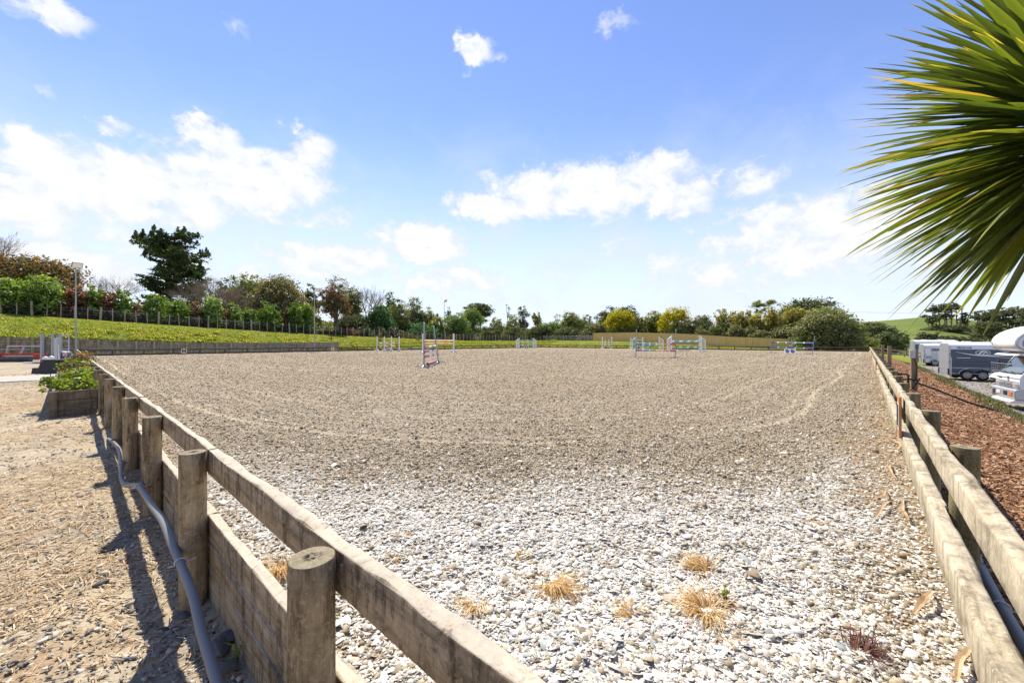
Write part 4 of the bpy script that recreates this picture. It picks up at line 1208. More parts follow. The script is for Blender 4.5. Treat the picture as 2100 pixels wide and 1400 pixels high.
# orange and yellow plank jump
j0, q1 = Vector(at(867.2, 46.4)), Vector(at(930.4, 46.6))
j = thing('show_jump', 'orange, yellow and white jump between two white stands behind the pink jump', 'show jump', j0, 0, JG)
for q in (j0, q1): white_stand(j, q - j0, JV(j0, q1), 2.2, .14)
for z in (1.33, 1.02):
    jump_pole(j, Vector((0, 0, z)), q1 - j0 + Vector((0, 0, z)), .055, [(.06, 'yellow'), (.12, 'orange'), (.2, 'yellow'), (.14, 'orange'), (.2, 'yellow'), (.15, 'orange'), (.22, 'yellow')])
    o_ = Vector((.06, -.06, .10)); jump_pole(j, o_ + Vector((0, 0, z)), q1 - j0 + o_ + Vector((0, 0, z)), .04, [(1, 'white')])
    cups(j, [Vector((0, 0, z - .06)), q1 - j0 + Vector((0, 0, z - .06))])
P0, P1 = Vector((AX0 + .10, 30.6, .24)), Vector((AX0 + .10, 36.0, .24))
P0 = Vector((AX0 + .12, 34.0, .22)); P1 = Vector((AX0 + .12, 37.2, .22))
g_ = thing('ground_pole', 'violet and teal pole resting along the low rail left of the orange jump', 'jump pole', P0)
jump_pole(g_, (0, 0, 0), P1 - P0, .05, [(.28, 'lavender'), (.05, 'white'), (.34, 'teal'), (.33, 'lavender')])

# far winged jump in teal and violet
j0 = Vector(at(1067, 74.0)); q1 = Vector(at(1092, 74.0)); xd = JV(j0, q1); yd = Vector((-xd.y, xd.x, 0))
j = thing('show_jump', 'far teal and violet poled jump with white picket wings in front of the floodlight pole', 'show jump', j0, 0, JG)
wing(j, xd * -.22, xd * -.75 - yd * .5, 1.95, 1.55); wing(j, q1 - j0 + xd * .1, q1 - j0 + xd * .65 - yd * .5, 1.95, 1.55)
for z in (1.47, 1.08, .62):
    jump_pole(j, xd * -.2 + Vector((0, 0, z)), q1 - j0 + xd * .1 + Vector((0, 0, z)), .055, [(.2, 'teal'), (.12, 'white'), (.25, 'lavender'), (.12, 'white'), (.31, 'teal')] if z < 1.4 else [(.5, 'teal'), (.2, 'white'), (.3, 'teal')])
def two_x(o, P): cross_fig('letter')(o, P)
f0, f1 = Vector(at(1074.5, 73.3)), Vector(at(1084, 73.3))
filler(j, f0 - j0, f1 - j0, .02, .46, cross_fig('letter'))

# far violet and white vertical
j0 = Vector(at(1235.4, 73.0)); q1 = Vector(at(1254.4, 73.0))
j = thing('show_jump', 'small far jump of three violet and white poles between two white stands', 'show jump', j0, 0, JG)
for q in (j0, q1): white_stand(j, q - j0, JV(j0, q1), 2.12, .17)
for z in (1.46, .98, .52): jump_pole(j, Vector((0, 0, z)), q1 - j0 + Vector((0, 0, z + .03)), .06, [(.2, 'purple'), (.2, 'white'), (.2, 'purple'), (.2, 'white'), (.2, 'purple')])

# rainbow jump
j0, q1 = Vector(at(1304.3, 31.4)), Vector(at(1385, 31.0)); d = JV(j0, q1)
j = thing('show_jump', 'rainbow striped two pole jump on tall grey steel stands', 'show jump', j0, 0, JG)
steel_stand(j, zero, d, 2.18, (.03, .02), L1=.55); steel_stand(j, q1 - j0, d, 2.2, (.03, .02), L1=.55)
for z in (1.055, .575):
    fr = Vector((SA, -CA, 0)) * .055
    jump_pole(j, Vector((0, 0, z)) + fr + d * .03, q1 - j0 + Vector((0, 0, z)) + fr - d * .03, .055,
              [(.15, 'purple'), (.02, 'white'), (.15, 'blue'), (.025, 'white'), (.15, 'leafgreen'), (.02, 'white'), (.14, 'yellow'), (.02, 'white'), (.14, 'orange'), (.02, 'white'), (.145, 'red')])
    cups(j, [Vector((0, 0, z - .06)) + fr * .6, q1 - j0 + Vector((0, 0, z - .06)) + fr * .6])
MB().tube([Vector((0, 0, .012)), q1 - j0 + Vector((0, 0, .012))], .012, 6).build('ground_line', M['darksteel'], j)

# teal and white winged oxer behind the rainbow jump
TW = [(.1, 'white'), (.16, 'teal'), (.12, 'white'), (.16, 'teal'), (.1, 'white'), (.16, 'teal'), (.1, 'white'), (.1, 'teal')]
def winged_oxer(label, pL, pR, dep, dback, extra, infill=None):
    j0 = Vector(at(pL, dep)); q1 = Vector(at(pR, dep)); xd = JV(j0, q1); yd = Vector((-xd.y, xd.x, 0))
    j = thing('show_jump', label, 'show jump', j0, 0, JG)
    wing(j, zero, xd * -.62 - yd * .25, 2.05, 1.6, infill); wing(j, q1 - j0, q1 - j0 + xd * .62 - yd * .25, 2.05, 1.55)
    for z in extra[0]: jump_pole(j, Vector((0, 0, z)) - yd * .06, q1 - j0 + Vector((0, 0, z)) - yd * .06, .055, TW)
    for a in extra[1]: white_stand(j, xd * a + yd * dback, xd, 1.95, .13)
    for z in extra[2]:
        jump_pole(j, xd * (extra[1][0]) + yd * (dback - .08) + Vector((0, 0, z)), xd * extra[1][-1] + yd * (dback - .08) + Vector((0, 0, z)), .05, TW)
    return j
winged_oxer('teal and white winged jump directly behind the rainbow jump', 1304, 1351.5, 64.5, 2.4, ((1.05, .62), (-.1, 1.9), (1.5,)), 'teal')
winged_oxer('teal and white winged oxer to the right of the rainbow jump', 1377, 1434, 49.5, .9, ((1.26, .60), (.35, 4.15), (1.36,)))
for lb, pa, pb, dd in (('teal pole on the ground behind the rainbow jump', 1315.5, 1339, 67.0), ('teal pole on the ground right of the rainbow jump', 1389, 1416, 55.5)):
    P0, P1 = Vector(at(pa, dd, .06)), Vector(at(pb, dd, .06))
    g_ = thing('ground_pole', lb, 'jump pole', P0); jump_pole(g_, zero, P1 - P0, .06, [(.04, 'white'), (.92, 'teal'), (.04, 'white')])

# blue and green vertical on the right with its butterfly filler
j0, q1 = Vector(at(1581.5, 43.4)), Vector(at(1665.5, 39.2)); d = JV(j0, q1); rgt = Vector((CA, SA, 0))
j = thing('show_jump', 'blue, green and white two pole jump on leaning steel stands at the right', 'show jump', j0, 0, JG)
steel_stand(j, zero, d, 1.85, tuple((rgt * -.08)[:2]), L1=.6); steel_stand(j, q1 - j0, d, 1.78, tuple((rgt * .24)[:2]), L1=.75)
BG = [(.16, 'indigo'), (.035, 'white'), (.17, 'green'), (.03, 'white'), (.18, 'indigo'), (.03, 'white'), (.17, 'green'), (.035, 'white'), (.19, 'indigo')]
fr = Vector((SA, -CA, 0)) * .06
for z0, z1 in ((1.16, 1.12), (.655, .60)):
    jump_pole(j, Vector((0, 0, z0)) + fr, q1 - j0 + rgt * .12 + Vector((0, 0, z1)) + fr, .062, BG)
    cups(j, [Vector((0, 0, z0 - .06)) + fr * .6, q1 - j0 + rgt * .1 + Vector((0, 0, z1 - .06)) + fr * .6])
f0, f1 = Vector(at(1608.5, 42.6)), Vector(at(1632, 41.2))
def butterflies(o, P):
    m_ = MB()
    for u in (.27, .73):
        for (du, dv, ru, rv, tl) in ((-.09, .20, .10, .22, .5), (.09, .12, .12, .2, -.4), (-.06, -.18, .08, .2, -.5), (.08, -.2, .08, .22, .5), (0, 0, .025, .38, .15)):
            pts = []
            for k in range(14):
                a = 2 * PI * k / 14; x_, y_ = math.cos(a) * ru, math.sin(a) * rv
                pts.append((u + du + x_ + y_ * tl * .2, .5 + dv + y_ + x_ * tl))
            e0, e1 = .024, .027 + .0015 * (du > 0) + .003 * (du == 0) + .0008 * (dv > 0)
            vs = [P(a_, b_, e0) for a_, b_ in pts] + [P(a_, b_, e1) for a_, b_ in pts]
            m_.add(vs, [tuple(range(14)), tuple(range(27, 13, -1))] + [(i, 14 + i, 14 + (i + 1) % 14, (i + 1) % 14) for i in range(14)])
    m_.build('butterfly_pattern', M['indigo'], o)
ft = thing('filler_panel', 'white filler panel with two blue butterfly shapes under the blue and green jump', 'jump filler', f0)
filler(ft, zero, f1 - f0, .02, .50, butterflies, name='panel')
MB().lohi((-.03, -.25, 0), (.03, .25, .03)).build('foot', M['white'], ft)

# ------------------------------------------------------------------ things standing in the yard at the left
YZ = -.25
def ypos(px, py): return ground(px, py, YZ)
# red arena harrow
c = Vector(cam2w(-36.5, 29.6, YZ)); hd_ = math.atan2(SA, CA)
h = thing('arena_harrow', 'red and grey tractor harrow parked in front of the retaining wall', 'harrow', c, hd_)
m_ = MB(); m_.lohi((-1.5, -.08, .52), (1.5, .08, .64)); m_.lohi((-1.55, -.5, .36), (-1.40, .35, .62)); m_.lohi((1.40, -.5, .36), (1.55, .35, .62)); m_.bar((-.02, 0, .6), (-.2, 0, 1.16), .09, .09); m_.bar((.02, 0, .6), (.25, -.3, .6), .08, .08)
m_.build('frame', M['red'], h, bevel=.01)
m_ = MB()
for x in np.arange(-1.4, 1.45, .19):
    m_.tube([(x, -.1, .5), (x + .02, -.2, .28), (x, -.05, .08)], .014, 5)
    m_.tube([(x + .09, .2, .5), (x + .1, .1, .28), (x + .09, .25, .1)], .014, 5)
m_.build('tines', M['darksteel'], h)
m_ = MB(); m_.tube([(-1.35, -.55, .16), (1.35, -.55, .16)], .07, 14)
for x in np.arange(-1.3, 1.31, .13): m_.tube([(x, -.55, .16), (x + .02, -.55, .16)], .13, 10)
m_.build('roller', M['darksteel'], h, smooth=True)
m_ = MB(); m_.tube([(-1.2, .15, 1.18), (1.35, .15, 1.18)], .045, 8); m_.tube([(-1.25, .15, 1.2), (-1.4, .15, .55)], .03, 8); m_.tube([(1.35, .15, 1.2), (1.2, .15, .4)], .03, 8)
m_.tube([(-1.52, -.3, .95), (1.0, -.3, .95)], .022, 6); m_.tube([(-1.52, -.3, .97), (-1.52, -.3, .5)], .02, 6); m_.tube([(.0, -.1, .6), (.0, .1, 1.1)], .06, 8)
m_.build('guard_rail', M['silver'], h, smooth=True)
MB().lohi((-1.3, -.14, .40), (1.42, -.10, .50)).build('levelling_bar', M['silver'], h)
# black mounting block
c = Vector(ypos(105, 766)); c.z = YZ
b_ = thing('mounting_block', 'black plastic two step mounting block with a round hand hole', 'mounting block', c, YAW)
m_ = MB()
def frustum(m_, x0, x1, y0, y1, z0, z1, tx, ty, mi=0):
    m_.add([(x0, y0, z0), (x1, y0, z0), (x1, y1, z0), (x0, y1, z0), (x0 + tx, y0 + ty, z1), (x1 - tx, y0 + ty, z1), (x1 - tx, y1 - ty, z1), (x0 + tx, y1 - ty, z1)],
           [(0, 3, 2, 1), (4, 5, 6, 7), (0, 1, 5, 4), (1, 2, 6, 5), (2, 3, 7, 6), (3, 0, 4, 7)], mi)
frustum(m_, -.34, .62, -.33, .33, 0, .68, .13, .10)
m_.build('body', M['black'], b_, bevel=.025)
m2 = MB(); frustum(m2, -.60, -.22, -.31, .31, 0, .29, .02, .03); m2.build('lower_step', M['black'], b_, bevel=.02)
m3 = MB(); m3.disc_ring((.14, -.253, .52), 1, [(.0001, .02), (.075, .018), (.083, .0), (.09, .004)], 20); ho = m3.build('hand_hole', M['letter'], b_, smooth=True)
MB().lohi((-.22, -.27, .585), (-.05, -.262, .63)).build('badge', M['red'], b_)
# spare stands, frames and poles stacked by the fence corner
def spare_stand(label, px, py_top, d, mat, w, lean=0.0):
    x, y, _ = at(px, d, YZ); t = thing('spare_jump_stand', label, 'jump stand', (x, y, YZ), YAW, 'jump stands stored by the fence corner')
    h_ = zat(py_top, d) - YZ
    MB().bar((0, 0, 0), (lean, 0, h_), w, w).build('upright', M[mat], t, bevel=.006)
    MB().bar((-.35, 0, .03), (.35, 0, .03), .07, .05).bar((0, -.35, .03), (0, .35, .03), .07, .05).build('foot', M[mat], t)
    return t
spare_stand('grey steel jump stand right of the red harrow', 86, 684, 27.0, 'steel', .13)
spare_stand('thin grey jump stand behind the mounting block', 107.5, 683.5, 28.0, 'steel', .10)
spare_stand('pair side grey jump stand left of the silver arched frame', 124.3, 683, 27.5, 'steel', .11)
spare_stand('short grey stand behind the wide pale stand', 120, 685, 29.0, 'steel', .08)
w_ = spare_stand('wide pale grey box stand behind the mounting block', 117, 692.5, 24.5, 'silver', .19)
MB().bar((.16, -.02, .1), (.06, -.02, 1.45), .05, .05).build('brace', M['white'], w_)
def arch(label, px, d, wd, h_, mat, bars):
    x, y, _ = at(px, d, YZ); t = thing('arched_frame', label, 'jump frame', (x, y, YZ), YAW)
    pts = [(-wd / 2, 0, 0), (-wd / 2, 0, h_ * .82)] + [(-wd / 2 + wd * .3 * (1 - math.cos(a)), 0, h_ * .82 + h_ * .14 * math.sin(a)) for a in np.linspace(.2, PI / 2, 5)] + [(wd / 2 - .1, 0, h_), (wd / 2, 0, h_ * .9), (wd / 2, 0, 0)]
    MB().tube(pts, .035, 8).build('frame', M[mat], t, smooth=True)
    q = MB()
    for z in bars: q.tube([(-wd / 2, 0, z), (wd / 2, 0, z)], .022, 6)
    q.build('crossbars', M[mat], t)
arch('navy arched jump frame behind the thin grey stands', 104, 28.8, .75, 2.0, 'navy', [.5, 1.0, 1.5])
MBf = MB()
arch('silver arched jump frame beside the heap of poles', 132, 28.3, .62, 2.0, 'silver', [1.0, 1.55])
pile = [(134, 724.5, 'pink'), (139.5, 723.5, 'white'), (144.5, 723, 'white'), (148.5, 726.5, 'blue'), (136.5, 728.5, 'pink'), (142, 729.5, 'black'), (146.5, 730.5, 'white'), (140, 735, 'maroon'), (147, 736, 'indigo'), (134, 737, 'white'), (151, 737, 'purple')]
nm = {'pink': 'pink', 'white': 'white', 'blue': 'blue', 'black': 'black', 'maroon': 'maroon', 'indigo': 'dark blue', 'purple': 'purple'}
wh = ['upper left white ended pole in the pole heap', 'upper middle white ended pole beside the blue one in the heap', 'white ended pole low on the right of the pole heap', 'white ended pole lying at the bottom left of the pole heap']
pk_ = ['pink ended pole on the top left of the pole heap', 'pink ended pole lying under the top pink one in the heap']
for px, py, cn in pile:
    dd = 26.5; x, y, _ = at(px, dd); z = zat(py, dd)
    lb = wh.pop(0) if cn == 'white' else pk_.pop(0) if cn == 'pink' else f'{nm[cn]} ended pole in the heap of poles by the fence corner'
    t = thing('stacked_pole', lb, 'jump pole', (x, y, z), 0, 'jump poles heaped by the fence corner')
    dv = Vector((-.94, -.12 + .2 * random.random(), .0)).normalized()
    jump_pole(t, (0, 0, 0), dv * 3.2, .075, [(.12, cn if cn != 'black' else 'letter'), (.3, 'white'), (.3, cn if cn != 'black' else 'letter'), (.28, 'white')])
    jump_pole(t, -dv * .006, -dv * .001, .05, [(1, 'white' if cn not in ('white', 'black') else 'lavender')], 'end_cap')
rk = MB()
x, y, _ = at(142, 26.9, YZ); rkt = thing('pole_rack', 'low steel rack holding the heap of jump poles', 'rack', (x, y, YZ), 0)
for k_ in (0.4, 2.4):
    rk.bar((-k_, -.75, 0), (-k_, -.75, .62), .05, .05); rk.bar((-k_, .75, 0), (-k_, .75, .62), .05, .05); rk.bar((-k_, -.8, .16), (-k_, .8, .16), .05, .05); rk.bar((-k_, -.8, .40), (-k_, .8, .40), .05, .05)
rk.build('frame', M['darksteel'], rkt)
for lb, px, py, d, ln_, yaw_ in (('pale pole lying on the ground between harrow and mounting block', 78, 741, 27.0, 1.6, YAW + .2), ('white pole butt lying behind the mounting block', 104, 736.5, 24, .9, YAW + 1.2)):
    x, y, _ = at(px, d, YZ + .07); t = thing('ground_pole', lb, 'jump pole', (x, y, YZ + .07), yaw_)
    jump_pole(t, (-ln_ / 2, 0, 0), (ln_ / 2, 0, 0), .07, [(.3, 'white'), (.4, 'lavender'), (.3, 'white')])
for lb, px, py in (('left of two white round jump cups on the ground behind the mounting block', 93, 735), ('right of two white round jump cups on the ground behind the mounting block', 105.5, 734)):
    x, y, _ = at(px, 23.5, zat(py, 23.5)); t = thing('white_ball', lb, 'jump cup', (x, y, zat(py, 23.5)))
    import bmesh as _bm
    bm_ = _bm.new(); _bm.ops.create_icosphere(bm_, subdivisions=3, radius=.13); me = bpy.data.meshes.new('ball'); bm_.to_mesh(me); bm_.free(); me.materials.append(M['white'])
    me.polygons.foreach_set('use_smooth', [True] * len(me.polygons)); link('ball', me, t)
    st_ = MB().tube([(0, 0, -.12), (0, 0, YZ - zat(py, 23.5))], [.05, .06], 8); st_.build('stub', M['white'], t)

# timber planter along the near fence
pl = thing('timber_planter', 'long dark timber planter box full of plants against the left fence', 'planter', (-12.0, -.19, -.28))
m_ = MB()
for z in (0, .19, .38): m_.lohi((-.05, .06, z + .003), (0, .63, z + .187))
m_.build('front_boards', M['planter'], pl, bevel=.006)
m_ = MB()
for z in (0, .19, .38):
    for k in range(4): m_.lohi((-11.0 + k * 2.72, 0, z + .003), (-11.0 + (k + 1) * 2.72 - .006, .045, z + .187))
m_.build('side_boards', M['planter'], pl, bevel=.006)
MB().lohi((-11.05, .05, 0), (-11.0, .63, .57)).build('end_boards', M['planter'], pl, bevel=.006)
for x_ in (.012, -11.06): MB().lohi((x_ - .06, -.035, -.1), (x_ + .04, .08, .56)).build('corner_post', M['planter'], pl, bevel=.006)
MB().lohi((-10.98, .05, .30), (-.06, .63, .46)).build('soil', bpy.data.materials['bark_mulch'], pl)

# ------------------------------------------------------------------ grass tufts, stones, dead leaves
def tuft(label, px, py, rad, col, n=200, dark=False):
    x, y, z = ground(px, py, 0.0); z = float(arena_z(np.array([x]), np.array([y]))[0])
    t = thing('dry_grass_tuft' if not dark else 'dark_weed', label, 'grass tuft' if not dark else 'weed', (x, y, z - .01), 0, 'tufts growing in the arena edge')
    n = int(n * rad / .11)
    P = np.stack([RNG.normal(0, rad * RNG.uniform(.16, .36), n), RNG.normal(0, rad * RNG.uniform(.14, .28), n), np.zeros(n)], -1)
    yaw = np.arctan2(P[:, 1] + RNG.normal(0, .3) * rad, P[:, 0] + RNG.normal(0, .3) * rad) + RNG.normal(0, .75, n); L_ = rad * RNG.uniform(.35, 1.25, n); w = RNG.uniform(.0018, .0035, n)
    dv = np.stack([np.cos(yaw), np.sin(yaw), np.zeros(n)], -1); s_ = np.stack([-np.sin(yaw), np.cos(yaw), np.zeros(n)], -1)
    ts = np.array([0, .35, .7, 1.0]); hz = np.array([0, .42, .58, .40]) * 1.0; hr = np.array([0, .28, .68, 1.05])
    V = []
    up_ = RNG.uniform(.3, 1.25, n) * RNG.uniform(.8, 1.1)
    for j_ in range(4):
        c_ = P + dv * (L_ * hr[j_])[:, None]; c_[:, 2] += L_ * hz[j_] * up_
        ww = w * (1 - .8 * ts[j_])
        V += [c_ + s_ * ww[:, None], c_ - s_ * ww[:, None]]
    V = np.stack(V, 1).reshape(-1, 3); b0_ = np.arange(n) * 8
    F = np.concatenate([np.stack([b0_ + 2 * k, b0_ + 2 * k + 1, b0_ + 2 * k + 3, b0_ + 2 * k + 2], -1) for k in range(3)])
    mesh_np('blades', V, F, col, t, False, {'rnd': np.repeat(RNG.uniform(0, 1, n), 8)})
M['dryblade'] = leafmat('dry_orange_blade', (0.46, 0.26, 0.09), (0.74, 0.53, 0.27), (0.80, 0.68, 0.44), .75, .3, .03)
M['redblade'] = leafmat('dark_red_weed_blade', (0.10, 0.035, 0.03), (0.24, 0.10, 0.07), (0.35, 0.25, 0.15), .85, .3, .03)
M['weedleaf'] = leafmat('bright_weed_leaf', (0.20, 0.26, 0.03), (0.42, 0.46, 0.05), None, .9, .4, .05)
for lb, px, py, rad, dk in (('largest straw coloured grass tuft in the white chips', 1132, 1204, .125, 0), ('grass tuft in the gap between the two nearest left fence posts', 578, 1172, .11, 0),
        ('small upright orange tuft right of the nearest left rail', 973, 1242, .075, 0), ('round orange tuft low in the middle of the white chips', 1297, 1268, .075, 0),
        ('wide trailing straw tuft at the lower middle right', 1443, 1262, .125, 0), ('thin spreading straw tuft behind the wide trailing one', 1440, 1165, .10, 0),
        ('sparse tuft in front of the wide trailing tuft', 1490, 1312, .06, 0), ('little yellow tuft alone near the right rail', 1663, 1071, .06, 0),
        ('faint orange tuft near the brown edge of the chips', 1070, 1136, .05, 0), ('flat orange tuft beside the near left rail', 806, 1141, .05, 0), ('tiny orange tuft nearest the left rail top', 828, 1095, .045, 0),
        ('dark red dried weed beside the bottom right rail', 1768, 1338, .085, 1), ('dark red succulent weed with a yellow heart in the chips', 1484, 1238, .055, 1)):
    tuft(lb, px, py, rad, M['redblade'] if dk else M['dryblade'], dark=bool(dk))
def small_plant(label, x, y, z, n, r_, mat):
    t = thing('small_weed', label, 'weed', (x, y, z))
    P = np.stack([RNG.normal(0, r_ * .5, n), RNG.normal(0, r_ * .5, n), np.abs(RNG.normal(.03, .02, n))], -1)
    size = RNG.uniform(.010, .02, n)
    V, F, k_ = flakes(P, size, size * .04, .5, (1.1, 1.5)); mesh_np('leaves', V, F, mat, t, False, {'rnd': np.repeat(RNG.uniform(0, 1, n), k_)})
    m_ = MB()
    for q in P[:8]: m_.tube([(0, 0, -.02), tuple(q)], .0015, 4)
    m_.build('stem', mat, t)
x, y, z = ground(488, 1350, -.3); small_plant('small green seedling between the conduit and the kickboards', x, y, -.30, 10, .04, M['weedleaf'])
x, y, z = ground(480, 1270, -.3)
x, y, z = ground(1487, 1233, 0); small_plant('tiny yellow weed in the heart of the dark red succulent', x, y, .012, 7, .015, M['weedleaf'])

def rock(label, px, py, z, size, el_=(1.3, .9, .55)):
    x, y, _ = ground(px, py, z)
    bm_ = _bm.new(); _bm.ops.create_icosphere(bm_, subdivisions=2, radius=1.0)
    s0 = random.random() * 50
    for v in bm_.verts:
        q = v.co.copy()
        for _k in range(3):
            nrm_ = Vector((math.sin(s0 + _k * 2.1), math.cos(s0 * 1.7 + _k), math.sin(s0 * .6 + _k * 1.3))).normalized(); dd = q.dot(nrm_)
            if dd > .55: q -= nrm_ * (dd - .55) * .9
        v.co = Vector((q.x * el_[0], q.y * el_[1], q.z * el_[2])) * size
    me = bpy.data.meshes.new('loose_stone'); bm_.to_mesh(me); bm_.free(); me.materials.append(M['stone'])
    a_ = me.attributes.new('rnd', 'FLOAT', 'POINT'); v0 = random.uniform(.2, .8); a_.data.foreach_set('value', [min(max(v0 + random.gauss(0, .08), 0), 1) for _ in me.vertices])
    o = link('loose_stone', me); o.location = (x, y, z); o.rotation_euler = (random.uniform(-.3, .3), random.uniform(-.3, .3), random.uniform(0, 6))
    tag(o, label, 'stone', 'dark stones along the near left fence')
for lb, px, py, sz in (('biggest dark stone against the kickboards at the bottom left', 452, 1325, .052), ('grey stone at the foot of the second nearest left post', 373, 1262, .042), ('pale edged stone left of the third left post foot', 311, 1066, .040),
        ('slab like stone leaning on the kickboards below the biggest post', 470, 1303, .050), ('stone under the conduit at the bottom edge', 462, 1365, .045), ('flat dark stone alone in the straw at the lower left', 205, 1197, .040), ('small round stone beside the conduit near its clip', 352, 1118, .034),
        ('dark stone out in the straw left of the fence posts', 190, 991, .055), ('wide flat stone lying left of the fourth left post', 201, 962, .075), ('dark lump alone near the left photo edge', 14, 985, .055), ('low stone near the left edge below the middle', 36, 1105, .045), ('stone between the conduit and the third post foot', 345, 1090, .034)):
    rock(lb, px, py, -.29, sz)

def dead_leaf(label, pts, w):
    P = [Vector(ground(px, py, 0.012)) for px, py in pts]
    t = thing('dead_palm_leaf', label, 'dead leaf', P[0], 0, 'dead palm leaves fallen by the right fence')
    V = []; n = len(P)
    fine = []
    for i in range(n - 1):
        for u in (0, .33, .66): fine.append(P[i].lerp(P[i + 1], u))
    fine.append(P[-1]); m_ = MB(); vs = []; fs = []
    for i, q in enumerate(fine):
        tg = (fine[min(i + 1, len(fine) - 1)] - fine[max(i - 1, 0)]).normalized(); s_ = Vector((-tg.y, tg.x, 0)); f = i / (len(fine) - 1)
        ww = w * (.35 + .65 * math.sin(PI * min(1, f * 1.1 + .05))); hz = .008 + .035 * math.sin(PI * f) * random.uniform(.7, 1.1)
        q = q - P[0]
        vs += [q + s_ * ww + Vector((0, 0, hz + ww * .5)), q + Vector((0, 0, hz)), q - s_ * ww + Vector((0, 0, hz + ww * .5)), q + Vector((0, 0, hz - .004))]
        if i:
            b0_ = (i - 1) * 4; fs += [(b0_, b0_ + 1, b0_ + 5, b0_ + 4), (b0_ + 1, b0_ + 2, b0_ + 6, b0_ + 5), (b0_ + 2, b0_ + 3, b0_ + 7, b0_ + 6), (b0_ + 3, b0_, b0_ + 4, b0_ + 7)]
    m_.add(vs, fs); m_.build('blade', M['deadleaf'], t, smooth=True)
M['deadleaf'] = timber('dead_leaf_skin', (0.56, 0.40, 0.24), (0.44, 0.29, 0.16), (0.24, 0.14, 0.07), (9, 9, 9), .25)
for lb, pts, w in (('dead brown leaf curved on the ground near the lower right rail', [(1874, 1262), (1893, 1248), (1908, 1232), (1910, 1215)], .014), ('hooked dead leaf at the bottom right corner beside the rail', [(1962, 1400), (1968, 1372), (1985, 1352), (1988, 1335)], .012),
        ('long thin dead leaf lying across the dirt by the right rail', [(1795, 1065), (1815, 1043), (1840, 1028)], .010), ('upright curled dead leaf right of the long thin one', [(1852, 1026), (1850, 1055), (1862, 1075), (1872, 1078)], .012),
        ('short dead leaf on the pale chips above the long one', [(1788, 1028), (1812, 1026), (1818, 1004)], .010), ('dead leaf curl beside the red leaves at the rail foot', [(1826, 955), (1822, 965), (1828, 978), (1840, 985)], .014),
        ('dead leaf farther along the right rail before the letter board', [(1822, 900), (1840, 912), (1846, 920), (1835, 930)], .016), ('straight dead sliver lying in the orange moss by the right rail', [(1778, 1240), (1800, 1252), (1832, 1264)], .006)):
    dead_leaf(lb, pts, w)
# ------------------------------------------------------------------ wheels and vehicles
def wheel(parent, c, r, w, rimf=.62, spokes=6, sidedir=-1, rimmat='rim'):
    """road wheel whose axle runs along local y; the visible face looks to sidedir*y"""
    s = sidedir
    t = MB().disc_ring(c, 1, [(r * rimf, s * w / 2 * .9), (r * .86, s * w / 2), (r * .97, s * w / 2 * .7), (r, s * w * .25), (r, -s * w * .25), (r * .97, -s * w / 2 * .7), (r * .86, -s * w / 2), (r * .3, -s * w / 2)], 36)
    wh_ = t.build('wheel', M['tyre'], parent, smooth=True)
    rm = MB().disc_ring(c, 1, [(r * rimf, s * w / 2 * .92), (r * rimf * .93, s * w / 2 * .95), (r * rimf * .86, s * w * .28), (r * rimf * .45, s * w * .24), (r * rimf * .36, s * w * .40), (.001, s * w * .42)], 30)
    for k in range(spokes):
        a = 2 * PI * k / spokes + .2
        p0 = (c[0] + math.cos(a) * r * rimf * .30, c[1] + s * w * .36, c[2] + math.sin(a) * r * rimf * .30); p1 = (c[0] + math.cos(a) * r * rimf * .88, c[1] + s * w * .40, c[2] + math.sin(a) * r * rimf * .88)
        rm.bar(p0, p1, r * .10, .03)
    h_ = rm
    for k in range(spokes):
        a = 2 * PI * (k + .5) / spokes + .2
        h_.box((c[0] + math.cos(a) * r * rimf * .64, c[1] + s * w * .275, c[2] + math.sin(a) * r * rimf * .64), (r * .13, .012, r * .13), 0, 1)
    rm.build('rim', [M[rimmat], M['letter']], wh_, smooth=True)
    return wh_
def arc_band(m_, c, r0, r1, y0, y1, a0, a1, n=14):
    vs = []
    for a in np.linspace(a0, a1, n):
        for r_ in (r0, r1):
            for y_ in (y0, y1): vs.append((c[0] + math.cos(a) * r_, y_, c[1] + math.sin(a) * r_))
    fs = []
    for i in range(n - 1):
        b = i * 4; fs += [(b, b + 4, b + 5, b + 1), (b + 2, b + 3, b + 7, b + 6), (b, b + 2, b + 6, b + 4), (b + 1, b + 5, b + 7, b + 3)]
    fs += [(0, 1, 3, 2), ((n - 1) * 4, (n - 1) * 4 + 2, (n - 1) * 4 + 3, (n - 1) * 4 + 1)]
    m_.add(vs, fs)

